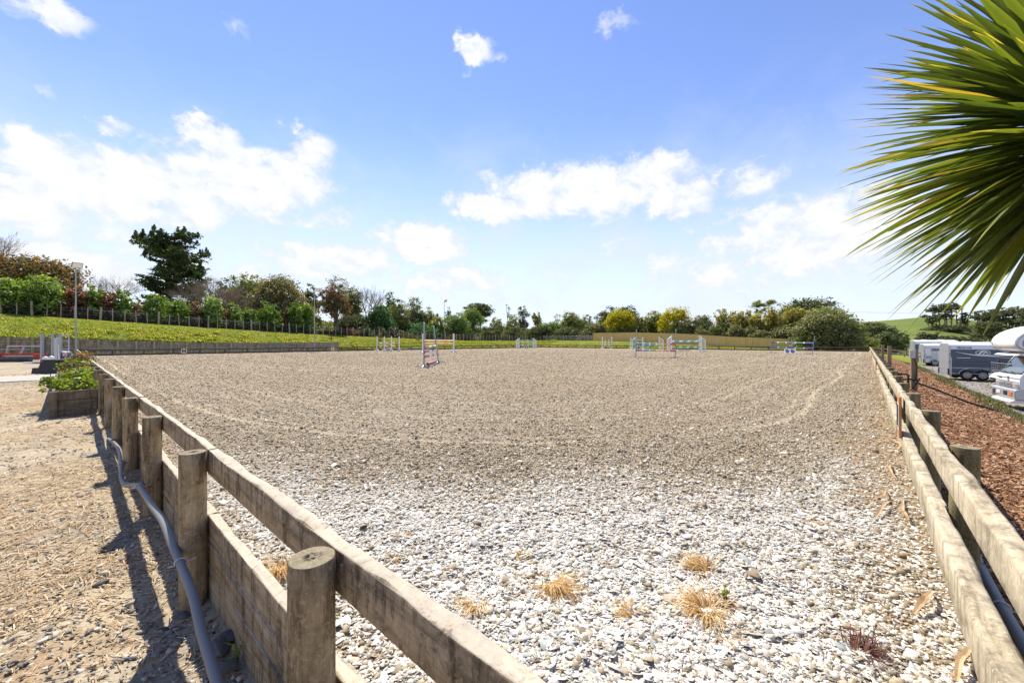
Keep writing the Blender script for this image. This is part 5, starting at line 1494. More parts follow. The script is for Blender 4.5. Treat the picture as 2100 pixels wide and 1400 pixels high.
FG = 'horse floats parked beside the bark'
def horse_float(label, x, y, rz, H=2.55, Lb=3.7, Wd=2.05, side='navy', style=0):
    """horse float: rear ramp at local x = 0, body along +x, near side at local y = 0"""
    zg = tz(x, y)
    f = thing('horse_float', label, 'horse float', (x, y, zg), rz, FG)
    z0 = .42; z1 = H - .52
    def prof(e): # cross-section in (y, z) with a rounded roof
        return [(e, z0), (Wd - e, z0), (Wd - e, z1), (Wd - .06 - e, H - .22), (Wd - .28, H - .05 - e), (Wd - .55, H - e), (.55, H - e), (.28, H - .05 - e), (.06 + e, H - .22), (e, z1)]
    MB().prism(prof(0.0)[2:], 0, .02, Lb, 0).build('roof', M['clean_white'], f, smooth=True)
    MB().lohi((.02, 0.004, z0), (Lb, Wd - .004, z1)).build('body', M[side], f, bevel=.01)
    # rounded nose
    nose = MB(); n_ = 8; rings = []
    P = prof(0.0)
    for i, t in enumerate(np.linspace(0, 1, n_)):
        sc = math.sqrt(max(0, 1 - t ** 2.4)) * .85 + .15; xx = Lb + .9 * t
        rings.append([(xx, Wd / 2 + (q[0] - Wd / 2) * (sc * .6 + .4), z0 + (q[1] - z0) * (sc * .35 + .65)) for q in P])
    vs = [p_ for r_ in rings for p_ in r_]; k = len(P); fs = []
    for i in range(n_ - 1):
        for j_ in range(k): fs.append((i * k + j_, i * k + (j_ + 1) % k, (i + 1) * k + (j_ + 1) % k, (i + 1) * k + j_))
    fs.append(tuple((n_ - 1) * k + j_ for j_ in range(k))); nose.add(vs, fs); nose.build('nose', M['clean_white'], f, smooth=True)
    # raised side ribs, silver trims and skirt
    tr = MB(); yb = -.006
    for z in (z0 + .02, z0 + .42, z1 - .02): tr.lohi((.03, yb - .012, z), (Lb - .02, 0.0, z + .035))
    tr.lohi((-.02, yb - .01, z0 - .04), (.035, .05, H - .22)); tr.build('trim', M['silver'], f)
    rb = MB()
    for z in (z0 + .19, z0 + .66, z0 + .88): rb.lohi((.05, -.003, z), (Lb - .03, .003, z + .014))
    rb.build('panel_seams', M['letter'], f)
    # rear: ramp and upper door
    ex = Wd / 2
    r_ = MB().lohi((-.05, .03, z0 - .06), (.0, Wd - .03, z1 - .15)).build('rear_ramp', M['ramp_grey'], f, bevel=.012)
    MB().prism([(.05, z1 - .14), (Wd - .05, z1 - .14), (Wd - .08, H - .26), (Wd - .35, H - .10), (.35, H - .10), (.08, H - .26)], 0, -.04, .0).build('rear_top_door', M['ramp_grey'], f, bevel=.012)
    sg = MB()
    for z in (z0 + .35, z0 + .8): sg.lohi((-.062, .12, z), (-.052, Wd - .12, z + .02))
    sg.build('ramp_ribs', M['silver'], r_)
    for yy in (.02, Wd - .14): MB().lohi((-.09, yy, z0 - .10), (-.03, yy + .12, z0 + .38)).build('rubber_buffer', M['black'], f, bevel=.02)
    MB().lohi((-.065, .16, z0 - .06), (-.045, .30, z0 + .02)).build('tail_light', M['amber'], f); MB().lohi((-.065, .31, z0 - .06), (-.045, .43, z0 + .02)).build('tail_light', M['redlens'], f)
    for z in (z1 - .35, z1 - .9): MB().box((-.02, -.015, z), (.05, .04, .09)).build('hinge', M['darksteel'], f)
    MB().bar((.04, -.05, .25), (.06, -.03, z1 - .6), .05, .05).build('prop_stand', M['silver'], f)
    # axles
    rr = .355; wx = (.84, 1.60)
    for wx_ in wx: wheel(f, (wx_, -.02, rr), rr, .20, .60, 6, -1); 
    for wx_ in wx: wheel(f, (wx_, Wd + .02, rr), rr, .20, .60, 6, 1)
    mg_ = MB()
    for yy in ((-.16, .02), (Wd - .02, Wd + .16)):
        arc_band(mg_, (wx[0], rr + .02), rr + .07, rr + .10, yy[0], yy[1], PI * .5, PI * .98); arc_band(mg_, (wx[1], rr + .02), rr + .07, rr + .10, yy[0], yy[1], .06, PI * .5)
        mg_.lohi((wx[0], yy[0], rr + .09), (wx[1], yy[1], rr + .12))
    mg_.build('mudguard', M['silver'], f, smooth=True)
    MB().lohi((.3, .2, .30), (Lb + .2, Wd - .2, z0)).build('chassis', M['darksteel'], f)
    dbar = MB(); dbar.bar((Lb + .3, .5, .42), (Lb + 1.9, Wd / 2, .42), .07, .09); dbar.bar((Lb + .3, Wd - .5, .42), (Lb + 1.9, Wd / 2, .42), .07, .09); dbar.tube([(Lb + 1.4, Wd / 2, 0), (Lb + 1.4, Wd / 2, .75)], .04, 8)
    dbar.build('drawbar', M['silver'], f)
    vt = MB()
    for xx in (.9, 2.4): vt.lohi((xx, Wd / 2 - .2, H - .01), (xx + .4, Wd / 2 + .2, H + .055))
    vt.build('roof_vent', M['clean_white'], f, bevel=.02)
    return f, z0, z1, H

# nearest float, lettered side
fx, fy, _ = at(1948, 28.9)
f, z0, z1, H = horse_float('nearest horse float, slate blue sides with a white horse head emblem and FIELDLINE lettering', fx, fy, math.radians(9), 2.72)
text_mesh('FIELDLINE', .165, .003, M['letter'], f, frame_m((.72, -.012, z1 + .10), (1, 0, 0), (0, 0, 1)), 'lettering')
em = MB()
def ell(cx, cz, rx, rz_, w, y=-.012, n=36, a0=0, a1=2 * PI):
    pts = [(cx + rx * math.cos(a), y, cz + rz_ * math.sin(a)) for a in np.linspace(a0, a1, n)]
    em.tube(pts, w, 5)
ell(1.62, z1 - .24, .36, .17, .016); ell(1.62, z1 - .24, .31, .135, .006)
def ribbon(pts, wd, y=-.010):
    vs, fs = [], []
    for i, (x_, z_) in enumerate(pts):
        x0_, z0_ = pts[max(i - 1, 0)]; x1_, z1_ = pts[min(i + 1, len(pts) - 1)]; tx, tz_ = x1_ - x0_, z1_ - z0_; l_ = math.hypot(tx, tz_) or 1
        w = wd[i]; nx_, nz_ = -tz_ / l_ * w, tx / l_ * w
        vs += [(x_ + nx_, y, z_ + nz_), (x_ - nx_, y, z_ - nz_), (x_ + nx_, y + .008, z_ + nz_), (x_ - nx_, y + .008, z_ - nz_)]
        if i: b = (i - 1) * 4; fs += [(b, b + 1, b + 5, b + 4), (b + 2, b + 6, b + 7, b + 3), (b, b + 4, b + 6, b + 2), (b + 1, b + 3, b + 7, b + 5)]
    em.add(vs, fs)
# horse head inside the oval
ribbon([(1.44, z1 - .33), (1.50, z1 - .24), (1.60, z1 - .15), (1.72, z1 - .15)], [.03, .045, .04, .02])
ribbon([(1.72, z1 - .15), (1.80, z1 - .22), (1.84, z1 - .27)], [.03, .035, .02])
ribbon([(1.58, z1 - .36), (1.66, z1 - .30), (1.72, z1 - .24)], [.015, .03, .02])
# sweeping stripes
ribbon([(.30 + t * 3.3, z1 - .20 - .26 * math.sin(min(t * 2.2, 1.0) * PI / 2) + .05 * t) for t in np.linspace(0, 1, 30)], [.006 + .03 * math.sin(PI * min(1, t * 1.15)) for t in np.linspace(0, 1, 30)])
ribbon([(1.9 + t * 1.7, z1 - .50 - .14 * t) for t in np.linspace(0, 1, 12)], [.006 + .014 * t for t in np.linspace(0, 1, 12)])
ribbon([(.34, z1 - .62), (1.02, z1 - .62)], [.017, .017])
em.build('emblem', M['clean_white'], f)
MB().lohi((2.75, -.02, z0 + .66), (3.3, 0, z0 + .95)).build('side_hatch', M['navy'], f, bevel=.006)

def rear_float(label, px, dep, rz, H, side, openw):
    x, y, _ = at(px, dep)
    f, z0, z1, H = horse_float(label, x, y, rz, H, 3.4, 2.0, side)
    w_ = MB().lohi((.55, -.012, z1 - .30), (1.85, .0, z1 - .06)).build('window', M['glass'], f)
    MB().lohi((.52, -.018, z1 - .33), (1.88, -.012, z1 - .30)).lohi((.52, -.018, z1 - .06), (1.88, -.012, z1 - .03)).build('frame', M['silver'], w_)
    return f
g1 = rear_float('white and grey horse float just behind the nearest one, with a tack ladder', 1896, 45.5, math.radians(9), 2.55, 'clean_white', 1)
lad = MB()
for xx in (.62, .98): lad.bar((xx, -.22, .3), (xx, -.06, 1.95), .035, .035)
for z in (.55, .85, 1.15, 1.45, 1.75): lad.bar((.62, -.17 + z * .06, z), (.98, -.17 + z * .06, z), .03, .03)
lad.build('ladder', M['silver'], g1)
MB().lohi((.1, -.012, .84), (.55, 0, .92)).lohi((.1, -.012, 1.02), (.55, 0, 1.12)).build('dark_stripe', M['navy'], g1)
rear_float('farthest left horse float, white nosed roof with navy side and open window', 1876, 50.5, math.radians(9), 2.55, 'navy', 1)

# horse truck with its rounded sleeping pod over the cab
tx, ty, _ = at(2092, 15.9); tzz = tz(tx, ty)
T = thing('horse_truck', 'white horse truck with a big rounded pod over the cab at the right photo edge', 'truck', (tx, ty, tzz), math.radians(7))
Wd = 2.15
def sideprism(m_, poly, y0, y1, mi=0): m_.prism(poly, 1, y0, y1, mi)
m_ = MB(); sideprism(m_, [(.05, .78), (-.02, 1.02), (.0, 1.34), (.06, 1.42), (.5, 2.16), (.62, 2.24), (1.75, 2.24), (1.75, .55), (.98, .55), (.9, .78)], 0, Wd)
cab = m_.build('cab', M['clean_white'], T, smooth=True, bevel=.035, seg=3)
# windscreen lies on the sloping front
sx0, sz0, sx1, sz1 = .075, 1.455, .475, 2.105
nrm_ = Vector((-(sz1 - sz0), 0, (sx1 - sx0))).normalized()
def scr(u, v, e): # u across (0..1), v up
    return Vector((sx0 + (sx1 - sx0) * v, .10 + (Wd - .20) * u, sz0 + (sz1 - sz0) * v)) + nrm_ * e
ws_ = MB(); q = [scr(0.01, 0, .012), scr(.99, 0, .012), scr(.96, 1, .012), scr(.04, 1, .012)]; q2_ = [scr(0.01, 0, -.01), scr(.99, 0, -.01), scr(.96, 1, -.01), scr(.04, 1, -.01)]
ws_.add(q + q2_, [(0, 1, 2, 3), (7, 6, 5, 4), (0, 4, 5, 1), (1, 5, 6, 2), (2, 6, 7, 3), (3, 7, 4, 0)])
wso = ws_.build('windscreen', M['screen'], T)
fr_ = MB()
for a, b in (((0, 0), (1, 0)), ((1, 0), (.97, 1)), ((.97, 1), (.03, 1)), ((.03, 1), (0, 0))): fr_.bar(scr(*a, .014), scr(*b, .014), .025, .02)
fr_.build('seal', M['black'], wso)
wp = MB()
for u in (.25, .62): wp.bar(scr(u, -.02, .03), scr(u + .26, .08, .03), .018, .018); wp.box(scr(u, -.03, .03), (.07, .05, .05))
wp.build('wiper', M['black'], T)
# mesh stone guard in front of the screen
sgd = MB()
for u in np.linspace(-.02, 1.02, 12): sgd.bar((-.13 + .02 * math.sin(u * PI), .0 + Wd * u, 1.46), (-.16, .0 + Wd * u, 1.83), .004, .004)
for z in np.linspace(1.46, 1.83, 5): sgd.bar((-.13 - (z - 1.46) * .08, -.04, z), (-.13 - (z - 1.46) * .08, Wd + .04, z), .006, .006)
sgd.bar((-.16, -.05, 1.845), (-.16, Wd + .05, 1.845), .02, .02); sgd.bar((-.125, -.05, 1.45), (-.125, Wd + .05, 1.45), .02, .02)
for yy in (-.03, Wd + .03): sgd.bar((-.14, yy, 1.5), (.1, yy, 1.5), .02, .02)
sgd.build('insect_screen', M['silver'], T)
# sun visor
v = MB(); sideprism(v, [(-.10, 2.20), (.0, 2.26), (.55, 2.36), (.62, 2.28), (.5, 2.2)], .02, Wd - .02); v.build('sun_visor', M['clean_white'], T, bevel=.02)
# bumper, grille, lamps
b_ = MB(); sideprism(b_, [(-.10, .42), (-.16, .52), (-.15, .80), (-.06, .84), (.85, .84), (.85, .42)], -.02, Wd + .02); bo = b_.build('bumper', M['silver'], T, bevel=.03)
st_ = MB(); sideprism(st_, [(-.22, .26), (-.24, .33), (-.10, .40), (.3, .40), (.3, .27)], .12, Wd - .25); st_.build('bumper_step', M['clean_white'], T, bevel=.02)
MB().lohi((-.175, .62, .56), (-.15, .92, .72)).build('plate_recess', M['letter'], bo); MB().lohi((-.172, 1.25, .57), (-.15, 1.6, .70)).build('number_plate', M['clean_white'], bo)
MB().lohi((-.178, .16, .54), (-.15, .40, .72)).build('indicator', M['amber'], T, bevel=.01); MB().lohi((-.178, Wd - .40, .54), (-.15, Wd - .16, .72)).build('fog_lamp', M['glass'], T, bevel=.01)
for y0_, y1_ in ((.05, .52), (Wd - .52, Wd - .05)):
    hl = MB().lohi((-.05, y0_, .88), (.02, y1_, 1.07)).build('headlight', M['headlens'], T, bevel=.015)
    MB().lohi((-.056, y0_ + .05, .91), (-.048, y0_ + .2, 1.04)).build('lamp_bowl', M['rim'], hl)
gr = MB()
for z in (.89, .95, 1.01): gr.lohi((-.05, .58, z), (.02, Wd - .58, z + .028))
go_ = gr.build('grille', M['silver'], T); MB().lohi((-.025, .57, .88), (.015, Wd - .57, 1.06)).build('grille_back', M['letter'], go_)
MB().lohi((-.03, .05, 1.10), (.0, Wd - .05, 1.115)).build('panel_seam', M['letter'], T)
# emblem and small name plate on the front
emb = MB()
for pts in ([(.62, 1.27), (.66, 1.31), (.74, 1.30), (.72, 1.25), (.66, 1.235)], [(.66, 1.235), (.72, 1.20), (.70, 1.15), (.62, 1.16)]):
    emb.tube([(-.026, Wd / 2 - .7 + yy - .1, zz_) for yy, zz_ in pts], .011, 6)
emb.build('front_emblem', M['letter'], T)
MB().lohi((-.03, Wd - .55, 1.22), (-.012, Wd - .25, 1.255)).build('front_lettering', M['darksteel'], T)
# near side door, window, mirror and wheels
for sgn, yy in ((-1, 0), (1, Wd)):
    e = .012 * sgn
    dpoly = [(.62, .95), (.62, 1.42), (1.62, 1.42), (1.62, .95)]
    dr = MB().prism([(.34, .86), (.34, 1.42), (1.60, 1.42), (1.60, .66), (1.02, .66), (.95, .86)], 1, yy - .002 * sgn, yy + e).build('door', M['clean_white'], T, bevel=.004)
    MB().prism([(.50, 1.46), (.84, 2.06), (1.58, 2.06), (1.58, 1.46)], 1, yy - .002 * sgn, yy + e * 1.1).build('window', M['glass'], dr)
    MB().lohi((1.36, yy, 1.20), (1.52, yy + e * 3, 1.25)).build('handle', M['black'], dr)
    MB().lohi((.20, yy, .98), (.34, yy + e * 1.5, 1.10)).build('side_lamp', M['amber'], T)
    mr = MB(); mr.bar((.32, yy, 1.95), (.12, yy + .2 * sgn, 1.98), .03, .03); mr.bar((.32, yy, 1.45), (.12, yy + .2 * sgn, 1.50), .03, .03); mr.lohi((.08, yy + .10 * sgn, 1.50), (.14, yy + .30 * sgn, 1.96)); mr.build('mirror', M['black'], T, bevel=.01)
    wheel(T, (1.25, yy - .15 * sgn, .40), .40, .26, .62, 8, sgn); wheel(T, (5.2, yy - .18 * sgn, .40), .40, .30, .62, 8, sgn)
    ar = MB(); arc_band(ar, (1.25, .40), .44, .50, yy - .25 * sgn, yy + .015 * sgn, 0, PI); ar.build('wheel_arch', M['black'], T)
MB().lohi((.4, .5, .38), (6.9, Wd - .5, .62)).build('chassis', M['darksteel'], T)
# body and the pod: rounded, extruded across and inset at its rim
def pod_profile(g_):
    pts = [(1.80, .62), (7.0, .62), (7.0, 3.46 - g_)]
    for a in np.linspace(PI / 2, PI * 1.02, 10): pts.append((1.15 + (1.35 - g_) * math.cos(a), 2.70 + (.76 - g_) * math.sin(a)))
    for a in np.linspace(PI * 1.08, PI * 1.45, 6): pts.append((.55 + (.75 - g_) * math.cos(a), 2.62 + (.42 - g_) * math.sin(a) * .75))
    pts += [(.75, 2.30 + g_), (1.80, 2.30 + g_)]
    return pts
bd = MB()
ringsv = []; ysx = [(-.06, .16), (-.02, .05), (.10, 0.0), (Wd - .10, 0.0), (Wd + .02, .05), (Wd + .06, .16)]
for yy, g_ in ysx:
    ringsv.append([(p_[0], yy, p_[1]) for p_ in pod_profile(g_)])
k = len(ringsv[0]); vs = [p_ for r_ in ringsv for p_ in r_]; fs = []
for i in range(len(ringsv) - 1):
    for j_ in range(k): fs.append((i * k + j_, i * k + (j_ + 1) % k, (i + 1) * k + (j_ + 1) % k, (i + 1) * k + j_))
fs += [tuple(range(k)), tuple((len(ringsv) - 1) * k + j_ for j_ in range(k))]
bd.add(vs, fs); body = bd.build('horse_box', M['clean_white'], T, smooth=True)
tp = MB(); pts = [(p_[0], -.05, p_[1]) for p_ in pod_profile(.10)][2:19]; tp.tube(pts, .03, 6); tp.build('pod_trim', M['silver'], body)
tpn = MB(); sideprism(tpn, [(p_[0], p_[1]) for p_ in pod_profile(.24)][2:19], -.068, -.055); tpn.build('side_panel', M['ramp_grey'], body)
MB().bar((-.25, Wd - .2, 2.72), (-.02, Wd - .25, 2.70), .06, .05).build('pod_light', M['clean_white'], body)
# white car standing behind the truck
cx, cy, _ = at(2047, 25.2)
Cc = thing('parked_car', 'white car with its nose peeping out between the truck and the nearest float', 'car', (cx, cy, tz(cx, cy)), math.radians(4))
P = [(.02, .30), (-.03, .45), (.03, .62), (.22, .74), (1.05, .90), (1.75, 1.38), (2.1, 1.46), (3.0, 1.44), (3.75, 1.05), (4.05, .98), (4.10, .45), (4.0, .28)]
m_ = MB(); m_.prism(P, 1, 0.0, 1.7); m_.build('body', M['clean_white'], Cc, smooth=True, bevel=.06, seg=3)
for yy, s_ in ((0, -1), (1.7, 1)):
    MB().prism([(1.25, .95), (1.82, 1.34), (2.98, 1.34), (3.45, 1.02), (3.4, .95)], 1, yy - .004 * s_, yy + .006 * s_).build('window', M['glass'], Cc)
    wheel(Cc, (.80, yy - .08 * s_, .31), .31, .18, .62, 5, s_); wheel(Cc, (3.3, yy - .08 * s_, .31), .31, .18, .62, 5, s_)
    MB().lohi((-.02, yy - .10 * s_ - .14, .58), (.16, yy - .10 * s_ + .14, .69)).build('headlight', M['headlens'], Cc, bevel=.02)
MB().lohi((-.045, .35, .32), (.0, 1.35, .46)).build('air_intake', M['letter'], Cc); MB().bar((1.02, .2, .93), (1.68, .2, 1.36), .01, .01).build('pillar', M['black'], Cc)
ws_ = MB(); ws_.add([(1.08, .14, .935), (1.08, 1.56, .935), (1.70, 1.45, 1.385), (1.70, .25, 1.385), (1.06, .14, .92), (1.06, 1.56, .92), (1.68, 1.45, 1.37), (1.68, .25, 1.37)], [(0, 1, 2, 3), (7, 6, 5, 4), (0, 4, 5, 1), (1, 5, 6, 2), (2, 6, 7, 3), (3, 7, 4, 0)])
ws_.build('windscreen', M['glass'], Cc)

# ------------------------------------------------------------------ service posts and pipework on the bark
def service_post(label, px, ytop, dep, w):
    x, y, _ = at(px, dep); z = tz(x, y); t = thing('service_post', label, 'post', (x, y, z), .05, 'timber service posts on the bark'); h_ = zat(ytop, dep) - z
    MB().lohi((-w / 2, -w / 2, -.2), (w / 2, w / 2, h_)).build('post', M['newpost'], t, bevel=.008); return t, h_
t, h_ = service_post('nearest tall timber service post carrying the water taps and a pale box', 1874.6, 717, 14.2, .165)
MB().lohi((-.13, -.17, h_ - .30), (.02, -.084, h_ - .02)).build('pale_box', M['clip'], t, bevel=.015)
MB().tube([(-.0, -.1, h_ - .3), (.06, -.11, h_ - .6), (.04, -.1, h_ - .95), (-.02, -.1, .3)], .012, 8).build('cable', M['black'], t, smooth=True)
tp = MB(); tp.tube([(-.16, -.12, .04), (-.16, -.12, .56)], .03, 10); tp.tube([(-.16, -.12, .55), (-.20, -.2, .60), (-.52, -.25, .60)], .028, 10)
tp.tube([(.06, -.12, .42), (-.16, -.12, .42), (-.62, -.35, .36)], .032, 10); tp.tube([(.14, -.12, .46), (.1, -.13, .40), (-.02, -.14, .18), (-.08, -.13, .03)], .022, 8)
tp.build('pipework', M['black'], t, smooth=True)
MB().tube([(-.42, -.2, .50), (-.42, -.2, .60)], .03, 8).tube([(-.50, -.2, .55), (-.34, -.2, .55)], .022, 8).build('tap_handle', M['red'], t, smooth=True)
tw = MB(); tw.tube([(-.62, -.3, .05), (-.62, -.3, .42), (-.66, -.3, .5), (-.8, -.32, .48)], .022, 8); tw.build('riser', M['steel'], t, smooth=True)
t, h_ = service_post('middle timber service post with a blue pump at its foot', 1824, 709, 20.6, .15)
MB().tube([(-.32, -.1, .1), (-.05, -.2, .1)], .10, 14).build('pump', M['blue'], t, smooth=True)
MB().tube([(-.38, -.1, .06), (-.38, -.1, .3), (-.2, -.15, .34), (.0, -.2, .3), (.02, -.2, .05)], .025, 8).build('pipework', M['clip'], t, smooth=True)
t, h_ = service_post('farthest timber service post near the fence corner', 1810.3, 707, 28.5, .15)
MB().tube([(-.6, -.2, .1), (-.3, -.2, .26), (.0, -.15, .2)], .03, 8).build('pipework', M['clip'], t, smooth=True)
def lying_pipe(label, pts, r, mat, name='water_pipe', ends=None):
    P = [Vector(p_) for p_ in pts]; t = thing(name, label, 'pipe', P[0])
    MB().tube([p_ - P[0] for p_ in P], r, 10).build('tube', M[mat], t, smooth=True)
    if ends: MB().tube([P[-1] - P[0], P[-1] - P[0] + (P[-1] - P[-2]).normalized() * .12], r * 1.35, 12).build('end_cap', M[ends], t, smooth=True)
bx, by, _ = at(1880, 13.9)
lying_pipe('black water pipe running down over the bark from the nearest service post', [(bx - .05, by - .1, tz(bx, by) + .36), (bx + .5, by + .35, tz(bx + .5, by) + .26), (bx + 1.2, by + .7, tz(bx + 1.2, by) + .10), (bx + 2.0, by + .8, tz(bx + 2, by) + .05), (bx + 2.6, by - .6, tz(bx + 2.6, by) + .04), (bx + 2.7, by - 3.0, tz(bx + 2.7, by) + .04)], .03, 'black')
for lb, px, dd in (('upper of two short white pipes with green ends on the bark', 1820, 18.3), ('lower of two short white pipes with green ends on the bark', 1826, 16.6)):
    x, y, _ = at(px, dd); z = tz(x, y) + .26
    lying_pipe(lb, [(x, y, z), (x + .16, y - .42, z - .1)], .065, 'clip', 'white_pipe', 'leafgreen')
# pale panel rising behind the paling fence
x, y, _ = at(1577, 72.5); pz = tz(x, y)
t = thing('raised_panel', 'small pale panel on a post above the paling fence behind the blue jump', 'panel', (x, y, pz), YAW)
MB().lohi((-.62, -.03, zat(691, 72.5) - pz), (.62, .03, zat(683.3, 72.5) - pz)).build('board', M['clip'], t, bevel=.02); MB().tube([(0, .08, -.2), (0, .08, zat(684, 72.5) - pz)], .05, 8).build('post', M['steel'], t)
# power lines crossing in front of the far hills
for lb, dy in (('upper thin power line across the sky above the right hills', 0), ('lower thin power line across the sky above the right hills', 1.2)):
    a, b = Vector(at(1690, 240, zat(637.5 + dy, 240))), Vector(at(2330, 240, zat(640.5 + dy * 2, 240)))
    t = thing('power_line', lb, 'power line', a)
    MB().tube([(b - a) * u + Vector((0, 0, -1.2 * math.sin(PI * u))) for u in np.linspace(0, 1, 13)], .035, 4, cap=False).build('wire', M['clip'], t)
# ------------------------------------------------------------------ foliage
def unit(n):
    v = RNG.normal(0, 1, (n, 3)); return v / np.linalg.norm(v, axis=1, keepdims=True)
def leaf_quads(C, out, size, elong=1.7, upb=.5, outb=.6, fold=.18):
    """one folded pointed leaf (or spray of leaves) per centre"""
    n = len(C)
    nrm = unit(n) * 1.0 + out * outb + np.array([0, 0, upb]); nrm /= np.linalg.norm(nrm, axis=1, keepdims=True)
    t = np.cross(nrm, unit(n)); t /= np.linalg.norm(t, axis=1, keepdims=True) + 1e-9
    b = np.cross(nrm, t)
    s = size[:, None]
    A = C - t * s * elong / 2; B = C + t * s * elong / 2
    L1 = C + b * s / 2 + nrm * s * fold; R1 = C - b * s / 2 + nrm * s * fold
    V = np.stack([A, R1, B, L1], 1).reshape(-1, 3)
    k = np.arange(n) * 4
    return V, np.stack([np.stack([k, k + 1, k + 2], -1), np.stack([k, k + 2, k + 3], -1)], 1).reshape(-1, 3)
def crown(blobs, size, dens=1.0, clump=.16, per=26, under=.35, upb=.5, elong=1.7, seed=0, inner=.55, flat=.7):
    """leaves gathered in clumps over the outside of overlapping blobs, with gaps between clumps"""
    Vs, Fs, Rn, off = [], [], [], 0
    for (cx, cy, cz, rx, ry, rz) in blobs:
        area = 4 * PI * ((rx * ry) ** 1.6 / 3 + (rx * rz) ** 1.6 / 3 + (ry * rz) ** 1.6 / 3) ** (1 / 1.6)
        nleaf = max(30, int(area / (size * size) * .85 * dens)); K = max(4, nleaf // per)
        d = unit(K * 2); keep = (d[:, 2] > -.25) | (RNG.uniform(0, 1, K * 2) < under); d = d[keep][:K]; K = len(d)
        f = np.where(RNG.uniform(0, 1, K) < .78, RNG.uniform(.78, 1.08, K), RNG.uniform(inner, .85, K))
        R = np.array([rx, ry, rz]); cc_ = np.array([cx, cy, cz]) + d * R * f[:, None]
        tone = RNG.uniform(0, 1, K)
        m = per; cr_ = clump * (rx + ry + rz) / 3 * RNG.uniform(.6, 1.35, K)
        C = np.repeat(cc_, m, 0) + RNG.normal(0, 1, (K * m, 3)) * np.repeat(cr_, m)[:, None] * np.array([1, 1, flat])
        o_ = np.repeat(d, m, 0)
        sz = size * RNG.uniform(.6, 1.3, len(C))
        V, F = leaf_quads(C, o_, sz, elong, upb)
        Vs.append(V); Fs.append(F + off); off += len(V)
        Rn.append(np.repeat(np.clip(np.repeat(tone, m) * .55 + RNG.uniform(0, 1, len(C)) * .5 - .02, 0, 1), 4))
    return np.concatenate(Vs), np.concatenate(Fs), np.concatenate(Rn)
def limb(m_, a, b, r0, r1, sag=.12, n=5, sides=6):
    a, b = Vector(a), Vector(b); q = Vector((random.gauss(0, 1), random.gauss(0, 1), random.uniform(-.3, 1))) * (b - a).length * sag
    m_.tube([a.lerp(b, t) + q * math.sin(PI * t) for t in np.linspace(0, 1, n)], [r0 + (r1 - r0) * t for t in np.linspace(0, 1, n)], sides, cap=False)
def bare_branches(m_, p_, d, L_, r, lev, spread=.55, up_=.18):
    q = p_ + d * L_; mid = p_.lerp(q, .5) + Vector((random.gauss(0, 1), random.gauss(0, 1), random.gauss(0, 1))) * L_ * .05
    m_.tube([p_, mid, q], [r, r * .85, r * .68], 5 if r > .03 else 3, cap=False)
    if lev <= 0: return
    for _ in range(random.choice((2, 3, 3)) if lev > 1 else 3):
        nd = (d + Vector((random.gauss(0, spread), random.gauss(0, spread), random.gauss(up_, spread * .7)))).normalized()
        bare_branches(m_, q if random.random() < .7 else p_.lerp(q, random.uniform(.5, .95)), nd, L_ * random.uniform(.62, .85), r * .62, lev - 1, spread, up_)

